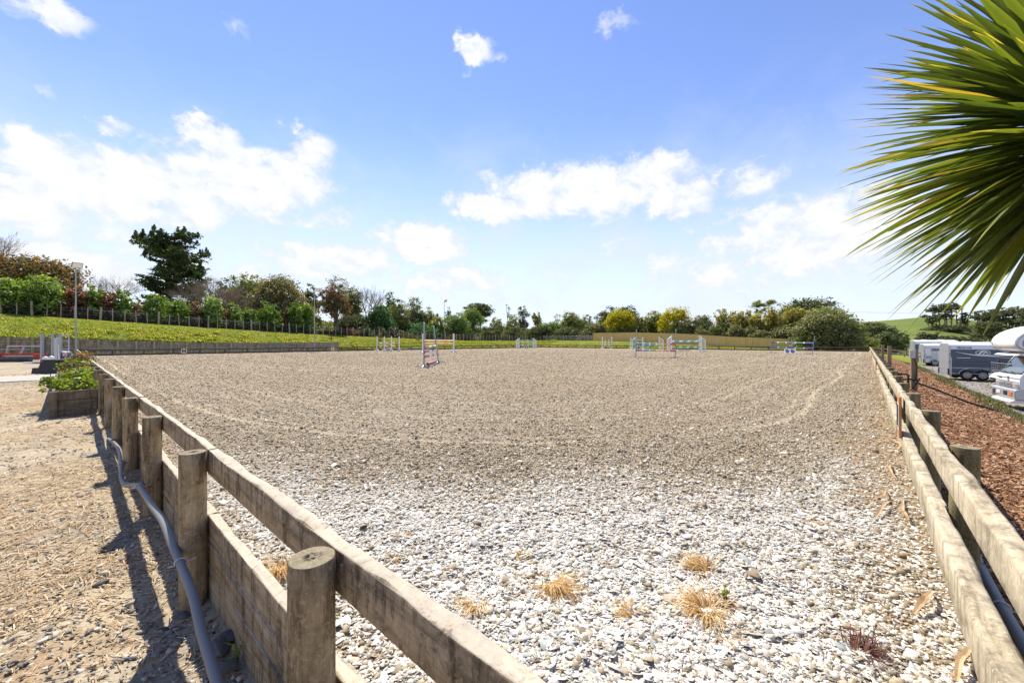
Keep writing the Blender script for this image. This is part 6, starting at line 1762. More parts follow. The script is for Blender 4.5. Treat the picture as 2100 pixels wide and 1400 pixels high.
LF = {
 'glossy': leafmat('glossy_green_leaf', (0.074, 0.140, 0.017), (0.262, 0.393, 0.036), (0.608, 0.608, 0.098), .90, .35, .10),
 'redtip': leafmat('red_tipped_leaf', (0.107, 0.081, 0.036), (0.286, 0.152, 0.062), (0.607, 0.178, 0.143), .72, .35, .10),
 'pinkish': leafmat('pink_flower_leaf', (0.123, 0.105, 0.044), (0.385, 0.210, 0.140), (0.750, 0.385, 0.455), .70, .3, .06),
 'bronze': leafmat('bronze_leaf', (0.080, 0.067, 0.022), (0.252, 0.181, 0.046), (0.473, 0.206, 0.071), .80, .3, .08),
 'magnolia': leafmat('magnolia_leaf', (0.091, 0.096, 0.030), (0.319, 0.273, 0.073), (0.683, 0.477, 0.194), .85, .25, .14, .3),
 'pine': leafmat('dark_pine_needle', (0.044, 0.070, 0.024), (0.120, 0.158, 0.044), (0.219, 0.230, 0.065), .92, .15, .05, .5),
 'dark': leafmat('dark_evergreen_leaf', (0.059, 0.084, 0.029), (0.172, 0.192, 0.053), (0.343, 0.294, 0.098), .90, .22, .07),
 'olive': leafmat('olive_green_leaf', (0.107, 0.132, 0.036), (0.318, 0.342, 0.081), (0.532, 0.483, 0.128), .88, .3, .07),
 'mid': leafmat('mid_green_leaf', (0.082, 0.146, 0.031), (0.248, 0.355, 0.063), (0.472, 0.567, 0.119), .90, .32, .08),
 'deep': leafmat('deep_green_leaf', (0.045, 0.111, 0.032), (0.123, 0.258, 0.063), (0.245, 0.392, 0.098), .92, .3, .08),
 'lime': leafmat('yellow_green_leaf', (0.111, 0.137, 0.016), (0.312, 0.325, 0.033), (0.468, 0.429, 0.065), .85, .38, .05),
 'gold': leafmat('golden_leaf', (0.22, 0.21, 0.012), (0.58, 0.52, 0.024), (0.72, 0.63, 0.05), .82, .40, .03),
 'grey': leafmat('silvery_leaf', (0.112, 0.128, 0.051), (0.296, 0.304, 0.120), (0.640, 0.608, 0.320), .90, .28, .06),
 'bamboo': leafmat('bamboo_leaf', (0.17, 0.165, 0.04), (0.46, 0.42, 0.12), (0.60, 0.54, 0.20), .85, .42, .04),
 'rust': leafmat('rusty_red_leaf', (0.085, 0.075, 0.03), (0.24, 0.19, 0.07), (0.55, 0.13, 0.05), .80, .35, .07),
 'maroon': leafmat('maroon_leaf', (0.096, 0.032, 0.032), (0.263, 0.079, 0.079), (0.490, 0.175, 0.175), .85, .3, .06),
 'camellia': leafmat('camellia_leaf', (0.044, 0.069, 0.021), (0.147, 0.172, 0.044), (0.780, 0.621, 0.621), .87, .25, .08),
 'palm': leafmat('palm_frond_leaf', (0.078, 0.111, 0.032), (0.262, 0.301, 0.078), (0.525, 0.473, 0.158), .9, .3, .08),
 'hillpine': leafmat('hill_pine_needle', (0.080, 0.096, 0.048), (0.179, 0.184, 0.085), (0.261, 0.240, 0.120), .9, .2, .04, .6),
}
def place(px, line):
    k, v = line
    d = depth_x(px, v) if k == 'X' else depth_y(px, v) if k == 'Y' else v
    x, y, _ = at(px, d)
    z = hill_z(px, d) if k == 'H' else tz(x, y)
    return d, x, y, z
def broad(label, px, line, top, hw, leaf, low=.25, nb=7, size=.26, dens=1.0, trunk='bark', cat='tree', name='broadleaf_tree', per=24, clump=.17, group=None, stems=1, elong=1.7, under=.4, shape=1.0, squash=1.0, front=None):
    d, x, y, z = place(px, line); H = zat(top, d) - z; r = hw / FPX * d * (1.28 if low < .12 else 1.14)
    t = thing(name, label, cat, (x, y, z), 0, group)
    lo = H * low; cz = (lo + H) / 2; hz = (H - lo) / 2
    blobs = []
    for i in range(nb):
        a = 2 * PI * i / nb + random.uniform(-.4, .4); f = random.uniform(.25, .62) if i else 0
        v = random.uniform(-.55, .5)
        br = r * random.uniform(.42, .60); lim = math.sqrt(max(.1, 1 - v * v))
        blobs.append((math.cos(a) * r * f * lim, math.sin(a) * r * f * lim * .8 * squash, cz + v * hz * .8, br * shape, br * shape * squash, min(br * .95, hz * .62) * random.uniform(.8, 1.1)))
    blobs.append((random.uniform(-.2, .2) * r, 0, H - hz * .42, r * .5, r * .5 * squash, hz * .45)); blobs.append((0, 0, cz, r * .62, r * .6 * squash, hz * .7))
    if low < .12: blobs += [(-r * .42, 0, H * .26, r * .58, r * .6 * squash, H * .27), (r * .42, 0, H * .25, r * .58, r * .6 * squash, H * .26), (0, -r * .25, H * .2, r * .6, r * .5 * squash, H * .22)]
    V, F, R_ = crown(blobs, size * .8, dens * 1.05, clump, per, under, elong=elong)
    V[:, 2] = np.maximum(V[:, 2], .02)
    if front is not None: V[:, 1] = np.where(V[:, 1] < front - y, 2 * (front - y) - V[:, 1], V[:, 1])
    mesh_np('crown', V, F, LF[leaf], t, False, {'rnd': R_})
    m_ = MB(); rt_ = max(.05, H * .022)
    for s_ in range(stems):
        o_ = Vector((random.uniform(-.3, .3), random.uniform(-.2, .2), -.15)) * (1 if stems > 1 else .2); o_.z = -.15
        tip = Vector((random.uniform(-.1, .1) * r * (3 if stems > 1 else 1), random.uniform(-.1, .1) * r, H * .72))
        pts = [o_, o_.lerp(tip, .35) + Vector((random.gauss(0, .05) * H, random.gauss(0, .03) * H, 0)) * .4, o_.lerp(tip, .7), tip]
        m_.tube(pts, [rt_ * 1.25, rt_, rt_ * .65, rt_ * .25], 8, cap=False)
    for b_ in blobs[:nb + 1]:
        limb(m_, (0, 0, max(lo * .8, H * .12) + random.uniform(0, .2) * H), (b_[0], b_[1], b_[2]), rt_ * .5, rt_ * .12)
    m_.build('trunk', M[trunk], t, smooth=True, recalc=False)
    return t
HG = 'hedge shrubs along the bank fence'
def shrub(label, px, top, hw, leaf, X=-64.3, size=.20, dens=1.0, group=HG, line=None, nb=6, elong=1.6):
    return broad(label, px, line or ('X', X), top, hw, leaf, .04, nb, size, dens, 'bark', 'shrub', 'hedge_shrub', 22, .17, group, 3, elong, squash=.75)

# hedge along the crest of the bank, from the left
for lb, px, top, hw, lf in (
    ('big bright green shrub at the left photo edge, first in the hedge', 22, 570, 44, 'glossy'), ('tallest bright green hedge shrub, below the bronze tree', 84, 563, 46, 'glossy'),
    ('red tipped hedge shrub just left of the tall near floodlight pole', 137, 590, 24, 'redtip'), ('red tipped hedge shrub directly behind the tall near floodlight pole', 166, 588, 22, 'redtip'),
    ('green hedge shrub just right of the near floodlight pole', 193, 584, 22, 'glossy'), ('purple red mottled hedge shrub below the bare twiggy trees', 222, 592, 24, 'redtip'),
    ('green hedge shrub left of the pink flowering bush', 251, 594, 24, 'glossy'), ('small pink and red flowering bush left of the big pine', 282, 612, 13, 'pinkish'),
    ('rounded bright green hedge shrub under the left side of the pine', 316, 605, 29, 'glossy'), ('narrower bright green hedge shrub under the trunk of the pine', 366, 612, 26, 'glossy'),
    ('pink and red mottled hedge shrub right of the pine', 402, 618, 17, 'pinkish'), ('tall bright green hedge shrub right of the pink mottled one', 434, 608, 27, 'glossy'),
    ('small reddish hedge shrub between two green ones mid bank', 462, 630, 11, 'redtip'), ('loose green hedge shrub with open top mid bank', 481, 621, 20, 'glossy'),
    ('sparse pale green hedge shrub with red leaves through it', 513, 631, 20, 'mid'), ('broad bright green hedge shrub below the magnolia', 552, 619, 28, 'glossy'),
    ('pale pink hedge shrub beneath the right edge of the magnolia', 585, 630, 10, 'pinkish'), ('double stemmed green hedge shrub left of the second floodlight pole', 606, 619, 20, 'glossy'),
    ('last green hedge shrub, directly left of the second floodlight pole', 632, 622, 17, 'glossy')):
    shrub(lb, px, top, hw, lf)
for lb, px, top, hw, lf, X in (('maroon low mound bush left of the pink camellia hedge', 718, 674, 18, 'maroon', -63.6), ('small dark red low bush under the rust leaved tree', 673, 680, 10, 'maroon', -63.4)):
    shrub(lb, px, top, hw, lf, X, .16)
for lb, px, hw in (('left of three pink flowering camellia bushes behind the red jump', 748, 18), ('middle of three pink flowering camellia bushes behind the red jump', 777, 18), ('right of three pink flowering camellia bushes behind the red jump', 805, 18)):
    shrub(lb, px, 671, hw, 'camellia', -63.8, .18)

# the far wood behind everything, one continuous mass
n = 60000
u = RNG.uniform(0, 1, n); onx = u < .42
t_ = RNG.uniform(0, 1, n)
xx = np.where(onx, -88 + RNG.normal(0, 2.0, n), -90 + 92 * t_); yy = np.where(onx, -6 + 112 * t_, 106 + RNG.normal(0, 2.2, n))
top_ = np.where(onx, 4.2, 4.6) * (.55 + .75 * fbm(xx * .11, yy * .11, 88, 3)) * np.where(onx, 1.0, np.clip(1.15 - (xx + 60) / 130, .5, 1.1))
zz_ = terrain(xx, yy) + top_ * RNG.uniform(0, 1, n) ** .75
V, F = leaf_quads(np.stack([xx, yy, zz_], -1), unit(n) * .3, .36 * RNG.uniform(.6, 1.3, n), 1.6, .4)
tag(mesh_np('distant_wood', V, F, LF['olive'], None, False, {'rnd': np.repeat(np.clip(.6 * fbm(xx * .3, yy * .3, 89, 3) + .4 * RNG.uniform(0, 1, n), 0, .9), 4)}), kind='stuff')

# brown and green ground cover under the hedge
n = 26000
x = RNG.uniform(-66.5, -62.4, n); y = RNG.uniform(-9, 60, n); h = RNG.uniform(.0, 1, n) ** 1.6 * (.35 + .9 * vnoise(x * .5, y * .5, 77))
C = np.stack([x, y, terrain(x, y) + h], -1)
V, F = leaf_quads(C, unit(n) * .3, .16 * RNG.uniform(.6, 1.3, n), 1.8, .3)
LF['litter'] = leafmat('hedge_foot_leaf', (0.09, 0.055, 0.028), (0.20, 0.125, 0.06), (0.12, 0.15, 0.03), .72, .25, .03)
tag(mesh_np('hedge_undergrowth', V, F, LF['litter'], None, False, {'rnd': np.repeat(RNG.uniform(0, 1, n), 4)}), kind='stuff')

# trees behind the hedge
broad('bronze orange leaved tree rising behind the first hedge shrubs at the left', 62, ('X', -71), 527, 78, 'bronze', .12, 10, .26, .9)
broad('magnolia like tree with round brown green crown right of the bare trees', 575, ('X', -70), 571, 54, 'magnolia', .10, 9, .24, 1.0)
broad('dark brown green tree between the bare trees and the magnolia', 512, ('X', -82), 564, 42, 'olive', .15, 7, .30, .9)
broad('dark tree with ragged crown close behind the bare brown thicket', 470, ('X', -86), 568, 30, 'dark', .15, 6, .30, .9)
broad('dark tree filling the gap between magnolia and second floodlight pole', 634, ('X', -76), 583, 22, 'dark', .05, 6, .26, .9)
broad('rust red leaved tree with spreading stems right of the second floodlight pole', 688, ('X', -66), 571, 36, 'rust', .22, 9, .22, .62, 'greybark', stems=3)
broad('low green tree with yellowish top in front of the big pine', 402, ('X', -75), 556, 24, 'mid', .2, 6, .24, .8)
broad('brown green tree behind the rust leaved tree', 722, ('X', -74), 586, 26, 'olive', .12, 7, .26, .8)
broad('dense deep green tree in front of the bare crowned tree', 781, ('X', -67), 626, 25, 'deep', .06, 7, .22, 1.0)
broad('dark ragged tree right of the bare crowned tree', 800, ('X', -76), 601, 14, 'dark', .05, 6, .26, .9)
broad('tall grey green tree left of a pair behind the red jump', 820, ('X', -70), 613, 22, 'olive', .08, 7, .24, .9)
broad('tall grey green tree right of a pair behind the pink jump', 850, ('X', -72), 611, 22, 'grey', .08, 7, .24, .75)
broad('leaning grey green tree with thin top left of the third floodlight pole', 875, ('X', -71), 630, 18, 'olive', .06, 6, .24, .7)
broad('pale green young tree left of the third floodlight pole', 898, ('X', -66), 645, 14, 'lime', .06, 5, .2, .8)
broad('dark narrow tree directly behind the third floodlight pole', 920, ('X', -73), 632, 10, 'dark', .05, 5, .24, .8)
broad('yellow green bushy tree right of the third floodlight pole', 936, ('X', -67), 642, 22, 'mid', .05, 7, .22, .9)
broad('light green tree in front of the flat topped pine', 969, ('Y', 80), 632, 24, 'mid', .3, 7, .24, .8, 'greybark', stems=3)
broad('olive tree between flat topped pine and the cabbage tree', 1020, ('Y', 84), 651, 16, 'olive', .05, 6, .26, .9)
broad('olive tree right below the cabbage tree', 1050, ('Y', 83), 644, 15, 'olive', .05, 6, .26, .9)
broad('dark tall tree behind the fourth floodlight pole', 1073, ('Y', 92), 627, 15, 'dark', .12, 7, .3, .8)
broad('olive tree right of the fourth floodlight pole', 1102, ('Y', 86), 639, 14, 'olive', .25, 6, .28, .9)
broad('low dark green tree filling the dip right of the winged jump', 1133, ('Y', 82), 661, 22, 'mid', .04, 7, .24, .9)
broad('wide olive green tree left of the pale gate shrub', 1170, ('Y', 86), 640, 24, 'olive', .08, 8, .28, .9)
broad('grey green tree behind the fifth floodlight pole', 1204, ('Y', 92), 646, 16, 'olive', .08, 6, .28, .8)
broad('pale silvery shrub beside the gate at the left end of the paling fence', 1200, ('Y', 81.5), 675, 13, 'grey', .04, 5, .2, 1.0, cat='shrub', name='silvery_shrub')
broad('dark low thicket behind the batten fence below the cabbage tree', 1010, ('Y', 79), 668, 24, 'dark', .04, 6, .24, .9, cat='shrub', name='thicket')
broad('dark low thicket behind the batten fence right of the orange jump', 950, ('X', -68.5), 668, 22, 'dark', .04, 6, .24, .9, cat='shrub', name='thicket')
broad('dark low thicket behind the batten fence left of the winged jump', 1052, ('Y', 79), 670, 22, 'dark', .04, 6, .24, .9, cat='shrub', name='thicket')
broad('dark low thicket behind the batten fence right of the winged jump', 1108, ('Y', 79.5), 670, 26, 'dark', .04, 6, .24, .9, cat='shrub', name='thicket')
broad('dark low thicket left of the field gate', 1162, ('Y', 80.5), 672, 26, 'dark', .04, 6, .24, .9, cat='shrub', name='thicket')
broad('dark low thicket behind the batten fence below the grey green trees', 860, ('X', -66.5), 664, 34, 'deep', .04, 7, .24, .9, cat='shrub', name='thicket')
broad('dark low thicket under the third floodlight pole', 908, ('X', -66.5), 668, 22, 'dark', .04, 6, .24, .9, cat='shrub', name='thicket')
broad('dark undergrowth under the rust leaved and bare trees', 730, ('X', -69), 648, 40, 'dark', .04, 7, .24, .9, cat='shrub', name='thicket')
broad('dark evergreen tree left of the first golden dome, with pointed tufts', 1247, ('Y', 90), 630, 24, 'dark', .05, 8, .3, .9)
broad('dark evergreen tree behind the first golden dome', 1288, ('Y', 96), 626, 26, 'dark', .05, 8, .3, .9)
broad('low grey leaved shrub at the left end of the paling fence', 1228, ('Y', 83), 662, 20, 'grey', .04, 6, .22, .9, cat='shrub', name='silvery_shrub')
broad('grey leaved narrow tree between the two golden domes', 1312, ('Y', 85), 645, 12, 'grey', .05, 5, .24, .8)
broad('dark olive tree left of the bright golden dome', 1343, ('Y', 90), 637, 24, 'olive', .05, 7, .28, 1.0)
def dome(label, px, Y, top, hw, low_leaf, lb2):
    d, x, y, z = place(px, ('Y', Y)); H = zat(top, d) - z; r = hw / FPX * d
    t = thing('golden_conifer', label, 'tree', (x, y, z), 0, 'golden domed conifers')
    bl = [(0, 0, H * .52, r * .92, r * .9, H * .46)]
    for i in range(16):
        a = 2 * PI * i / 16; e = random.uniform(.2, 1.2); bl.append((math.cos(a) * math.cos(e) * r * .72, math.sin(a) * math.cos(e) * r * .72, H * .5 + math.sin(e) * H * .33, r * .26, r * .26, r * .24))
    V, F, R_ = crown(bl, .15, 1.5, .12, 30, .3); V[:, 2] = np.where(V[:, 2] < H * .36, H * .36 + (H * .36 - V[:, 2]) * .5, V[:, 2])
    mesh_np('crown', V, F, LF['gold'], t, False, {'rnd': R_})
    V, F, R_ = crown([(r * .12, 0, H * .27, r * .95, r * .9, H * .26)], .22, 1.2, .2, 24, .6); V[:, 2] = np.maximum(V[:, 2], .02)
    o = mesh_np('lower_foliage', V, F, LF[low_leaf], t, False, {'rnd': R_}); o['label'] = lb2
    m_ = MB(); m_.tube([(0, 0, -.2), (0, 0, H * .6)], [.25, .1], 8, cap=False); limb(m_, (0, 0, .3), (r * .3, -r * .4, H * .45), .1, .05); m_.build('trunk', M['bark'], t, smooth=True, recalc=False)
dome('broad yellow green dome shaped conifer, left of two behind the paling fence', 1273, 84, 636, 33, 'dark', 'dark green lower foliage')
dome('brightest golden yellow dome shaped conifer, right of two', 1385, 84, 630, 33, 'olive', 'dark olive lower foliage')
for lb, px, Y, top, hw, lf in (('silvery shrub below the bright golden dome at the paling fence', 1400, 82, 660, 20, 'grey'), ('grey green tall shrub right of the bright golden dome', 1442, 85, 645, 24, 'grey'),
    ('low silvery bush on the paling fence right of the golden dome', 1440, 81.6, 672, 18, 'grey'), ('dark shrub with pale flecks below the left bamboo plume', 1478, 84, 662, 18, 'dark'),
    ('round silvery bush with white flecks, left of two above the palings', 1468, 81.4, 668, 17, 'grey'), ('round silvery bush with white flecks, right of two above the palings', 1508, 82.4, 666, 17, 'grey'),
    ('pale leaved bush behind the middle of the paling fence', 1541, 83.5, 668, 15, 'grey'), ('low pale bush left of the raised panel', 1556, 81, 676, 16, 'grey'),
    ('grey green bush behind the raised panel', 1590, 83.5, 674, 16, 'grey'), ('silvery large bush right of the raised panel', 1620, 83, 668, 22, 'grey'), ('olive dense shrub behind the blue and green jump', 1655, 82.5, 660, 20, 'olive')):
    broad(lb, px, ('Y', Y), top, hw, lf, .04, 6, .22, 1.0, cat='shrub', name='silvery_shrub', group='bushes behind the paling fence', elong=1.5, front=80.3)
broad('wide grey green tree at the right end of the paling fence', 1690, ('Y', 77), 633, 46, 'grey', .03, 12, .24, 1.1, stems=3)
broad('darker olive tree at the right end of the tree belt', 1735, ('Y', 79), 650, 28, 'olive', .03, 8, .26, 1.1)
broad('dark green filler tree behind the wide grey green one', 1715, ('Y', 86), 640, 30, 'mid', .03, 8, .28, 1.0)
broad('black green pohutukawa shaped tree at the top right of the bamboo', 1657, ('Y', 112), 612, 42, 'dark', .3, 11, .34, 1.1, squash=.8)

# bamboo plumes
BG_ = 'bamboo plumes behind the paling fence'
def bamboo(label, px, Y, top, hw):
    d, x, y, z = place(px, ('Y', Y)); H = zat(top, d) - z; r = hw / FPX * d
    t = thing('bamboo_clump', label, 'bamboo', (x, y, z), 0, BG_)
    Vs, Fs, Rs, off = [], [], [], 0; st_ = MB()
    for i in range(int(16 + hw * .8)):
        a = random.uniform(0, 2 * PI); f = math.sqrt(random.random()) * r * .85; b_ = np.array([math.cos(a) * f, math.sin(a) * f * .6, 0]); h_ = H * random.uniform(.72, 1.02) * (1 - .18 * (f / r) ** 2)
        ln_ = np.array([math.cos(a), math.sin(a) * .5, 0]) * random.uniform(.05, .22) * h_
        st_.tube([tuple(b_), tuple(b_ + ln_ * .3 + [0, 0, h_ * .6]), tuple(b_ + ln_ + [0, 0, h_])], [.035, .025, .006], 4, cap=False)
        n = int(95); u = RNG.uniform(.22, 1, n) ** .8
        C = b_ + ln_ * (u ** 2)[:, None] + np.stack([np.zeros(n), np.zeros(n), u * h_], -1) + RNG.normal(0, 1, (n, 3)) * (.16 + .34 * (1 - u))[:, None] * np.array([1, 1, .6])
        V, F = leaf_quads(C, unit(n) * .3, .2 * RNG.uniform(.7, 1.3, n), 2.6, .2)
        Vs.append(V); Fs.append(F + off); off += len(V); Rs.append(np.repeat(np.clip(random.random() * .45 + RNG.uniform(0, .6, n), 0, 1), 4))
    V = np.concatenate(Vs); V[:, 2] = np.maximum(V[:, 2], .02)
    mesh_np('leaves', V, np.concatenate(Fs), LF['bamboo'], t, False, {'rnd': np.concatenate(Rs)}); st_.build('canes', M['batten'], t, recalc=False)
for lb, px, Y, top, hw in (('leftmost yellowish bamboo clump with a feathery peak', 1497, 86.5, 629, 24), ('second bamboo clump, below and left of the palms', 1530, 87, 636, 20), ('bamboo clump directly under the palms', 1562, 86, 640, 24),
                           ('bamboo clump right of the palms', 1600, 86, 630, 22), ('tall bamboo clump left of the black green tree', 1632, 87, 625, 24), ('rightmost bamboo clump beneath the black green tree', 1668, 88, 630, 22)):
    bamboo(lb, px, Y, top, hw)

# fan palms and cabbage tree
def fan_palm(label, px, Y, top, hw):
    d, x, y, z = place(px, ('Y', Y)); H = zat(top, d) - z; r = hw / FPX * d
    t = thing('fan_palm', label, 'palm', (x, y, z), 0, 'palms above the bamboo')
    MB().tube([(0, 0, -.2), (.1, 0, H * .5), (0, 0, H - r)], [.28, .22, .2], 10, cap=False).build('trunk', M['bark'], t, smooth=True)
    Vs, Fs, off = [], [], 0
    for i in range(34):
        a = random.uniform(0, 2 * PI); e = random.uniform(-.7, 1.35); dv = np.array([math.cos(a) * math.cos(e), math.sin(a) * math.cos(e), math.sin(e)])
        c_ = np.array([0, 0, H - r]) + dv * r * .45; sd = np.cross(dv, [0, 0, 1.0]); sd /= np.linalg.norm(sd); up_ = np.cross(sd, dv)
        for k in range(13):
            th = (k - 6) / 6 * 1.35; fd = dv * math.cos(th) + sd * math.sin(th); L_ = r * .62 * (1 - .25 * abs(th) / 1.35)
            tip = c_ + fd * L_ + np.array([0, 0, -.22 * L_]); w_ = up_ * .02 + np.cross(fd, up_) * .05
            Vs += [c_, c_ + fd * L_ * .55 + w_, tip, c_ + fd * L_ * .55 - w_]; Fs.append([off, off + 1, off + 2, off + 3]); off += 4
    mesh_np('fronds', np.array(Vs), np.array(Fs), LF['palm'], t, False, {'rnd': np.repeat(RNG.uniform(0, 1, off // 4), 4)})
fan_palm('left of the two fan palms rising above the bamboo', 1552, 97, 611.5, 22); fan_palm('right of the two fan palms rising above the bamboo', 1583, 97, 610.5, 20)
def tufted(label, px, line, top, heads, name='cabbage_tree', leaf='olive', rr=.75):
    d, x, y, z = place(px, line); H = zat(top, d) - z
    t = thing(name, label, 'cabbage tree', (x, y, z)); m_ = MB(); Vs, Fs, off = [], [], 0
    m_.tube([(0, 0, -.2), (.08, 0, H * .4), (-.03, 0, H * .66)], [.13, .10, .08], 7, cap=False)
    for dx_, f in heads:
        c_ = np.array([dx_, random.uniform(-.3, .3), H * f]); m_.tube([(-.03, 0, H * .62), tuple((np.array([0, 0, H * .64]) + c_) / 2 + [dx_ * .3, 0, 0]), tuple(c_)], [.07, .055, .05], 6, cap=False)
        for k in range(60):
            dv = unit(1)[0]; dv[2] = abs(dv[2]) * 1.1 - .25; L_ = rr * random.uniform(.7, 1.1); s_ = np.cross(dv, [0, 0, 1.0]); s_ /= np.linalg.norm(s_) + 1e-6
            mid = c_ + dv * L_ * .5 + [0, 0, .06]; tip = c_ + dv * L_ + [0, 0, -.18 * L_]
            Vs += [c_, mid + s_ * .035, tip, mid - s_ * .035]; Fs.append([off, off + 1, off + 2, off + 3]); off += 4
    mesh_np('leaf_heads', np.array(Vs), np.array(Fs), LF[leaf], t, False, {'rnd': np.repeat(RNG.uniform(0, 1, off // 4), 4)}); m_.build('trunk', M['greybark'], t, smooth=True, recalc=False)
tufted('thin tall cabbage tree with small tufted heads against the sky', 1041, ('Y', 86), 623, [(-.55, .97), (.1, .9), (.55, .86), (-.1, .74), (.3, .7)], rr=.7)
tufted('short spiky headed cabbage tree left of the wide olive tree', 1143, ('Y', 88), 645, [(-.9, .9), (0, .97), (.9, .93), (-.4, .75), (.6, .76), (0, .6)], rr=1.1)

# the big pine
def big_pine(label, px, line, top, hwl, hwr, ntier=11, leaf='pine'):
    d, x, y, z = place(px, line); H = zat(top, d) - z; rl, rr_ = hwl / FPX * d, hwr / FPX * d
    t = thing('pine_tree', label, 'pine', (x, y, z)); m_ = MB(); Vs, Fs, Rs, off = [], [], [], 0
    R3 = np.array([CA, SA, 0]); F3 = np.array([-SA, CA, 0])
    m_.tube([(0, 0, -.3), (.1, 0, H * .35), (.25, .1, H * .65), (.3, .1, H * .9)], [H * .034, H * .026, H * .016, H * .005], 10, cap=False)
    m_.tube([(.08, 0, H * .25), tuple(R3 * rr_ * .25 + [0, 0, H * .55]), tuple(R3 * rr_ * .38 + [0, 0, H * .86])], [H * .02, H * .014, H * .005], 8, cap=False)
    spec = []
    for i in range(74):
        h_ = random.uniform(.10, .93); a = random.uniform(0, 2 * PI); ca = math.cos(a)
        env = (.80 if h_ < .3 else .78 + .30 * math.sin(PI * min(1, (h_ - .2) * 1.1))) * (1.0 if h_ < .72 else 1 - (h_ - .72) * 2.0) * (1 if ca < 0 or h_ > .35 else .75)
        rad = (rl if ca < 0 else rr_) * env * random.uniform(.62, .95)
        spec.append((h_, a, rad))
    for i in range(22):
        a = random.uniform(0, 2 * PI); spec.append((random.uniform(.06, .36), a, (rl if math.cos(a) < 0 else rr_) * random.uniform(.55, .92)))
    for h_, a, rad in spec:
        base = np.array([.1 + .2 * h_, .05, H * h_]) if random.random() < .65 else R3 * rr_ * .3 * h_ + [0, 0, H * h_]
        dirv = R3 * math.cos(a) + F3 * math.sin(a) * .85
        lift = (.18 + .45 * h_) * rad * random.uniform(.5, 1.15) if h_ > .32 else rad * random.uniform(-.12, .12)
        tip = base + dirv * rad + [0, 0, lift]; tip[2] = min(tip[2], H * .985)
        pts = [base, base * .6 + tip * .4 + [0, 0, -.04 * rad], tip]
        m_.tube([tuple(q) for q in pts], [H * .0085, H * .005, H * .0015], 5, cap=False)
        n = int(120 + rad * 26)
        u = RNG.uniform(.28, 1.0, n); P = np.outer((1 - u) ** 2, pts[0]) + np.outer(2 * u * (1 - u), pts[1]) + np.outer(u ** 2, pts[2])
        K = 9; ku = RNG.uniform(.32, 1.03, K); cl = np.outer((1 - ku) ** 2, pts[0]) + np.outer(2 * ku * (1 - ku), pts[1]) + np.outer(ku ** 2, pts[2]) + RNG.normal(0, .10 * rad, (K, 3)) * [1, 1, .28]
        idx = RNG.integers(0, K, n); P = cl[idx] + RNG.normal(0, 1, (n, 3)) * (.050 * rad + .12) * [1.15, 1.15, .42] + np.array([0, 0, .1])
        V, F = leaf_quads(P, np.tile([0, 0, .6], (n, 1)), .20 * RNG.uniform(.7, 1.3, n), 2.4, .7)
        Vs.append(V); Fs.append(F + off); off += len(V); Rs.append(np.repeat(np.clip(RNG.uniform(0, .5, K)[idx] + RNG.uniform(0, .5, n), 0, 1), 4))
        if h_ > .5:   # upswept leaders
            for _q in range(2):
                tp_ = tip + [random.gauss(0, .3), random.gauss(0, .3), 0]; hh = H * random.uniform(.03, .085); n2 = 44
                u2 = RNG.uniform(0, 1, n2); P2 = tp_ + np.outer(u2, [random.gauss(0, .12) * hh, 0, hh]) + RNG.normal(0, 1, (n2, 3)) * (.17 * (1.15 - u2))[:, None]
                V, F = leaf_quads(P2, np.tile([0, 0, .6], (n2, 1)), .19 * RNG.uniform(.7, 1.3, n2), 2.2, .3); Vs.append(V); Fs.append(F + off); off += len(V); Rs.append(np.repeat(RNG.uniform(0, .8, n2), 4))
    mesh_np('needle_clumps', np.concatenate(Vs), np.concatenate(Fs), LF[leaf], t, False, {'rnd': np.concatenate(Rs)}); m_.build('trunk', M['bark'], t, smooth=True, recalc=False)
big_pine('tall dark pine towering over the hedge on the left bank', 343, ('X', -78), 476, 56, 70)

# flat topped pines
def flat_pine(label, px, line, top, hw, pads=9, leaf='dark', stems=1, low=.42, size=.3, trunk='bark', group=None, name='flat_topped_pine'):
    d, x, y, z = place(px, line); H = zat(top, d) - z; r = hw / FPX * d; t = thing(name, label, 'pine', (x, y, z), 0, group); m_ = MB(); bl = []
    for i in range(pads):
        a = 2 * PI * i / pads + random.uniform(-.5, .5); f = random.uniform(.15, .72) * r; v = random.uniform(low, .93); w = random.uniform(.26, .42) * r * (1.25 - .5 * abs(v - .65))
        bl.append((math.cos(a) * f * (1.1 - .45 * v), math.sin(a) * f * .8, H * v, w, w, max(.3, H * .05)))
    bl.append((0, 0, H * .90, r * .5, r * .5, H * .085)); bl.append((r * .1, 0, H * .80, r * .7, r * .7, H * .07))
    V, F, R_ = crown(bl, size, 1.15, .2, 22, .6, flat=.45); mesh_np('crown', V, F, LF[leaf], t, False, {'rnd': R_})
    for s_ in range(stems):
        o_ = (0 if stems == 1 else (s_ / (stems - 1) - .5) * r * .9); m_.tube([(o_, 0, -.3), (o_ * .9 + random.gauss(0, .02) * H, 0, H * .45), (o_ * .8 + random.gauss(0, .03) * H, 0, H * .88)], [H * .026, H * .018, H * .006], 7, cap=False)
    for b_ in bl: limb(m_, (0, 0, b_[2] - H * .12), (b_[0], b_[1], b_[2] - H * .02), H * .009, H * .003)
    m_.build('trunk', M[trunk], t, smooth=True, recalc=False)
flat_pine('dark umbrella shaped pine behind the light green tree near the centre', 985, ('Y', 92), 621, 34, 12, 'dark', 1, .5)
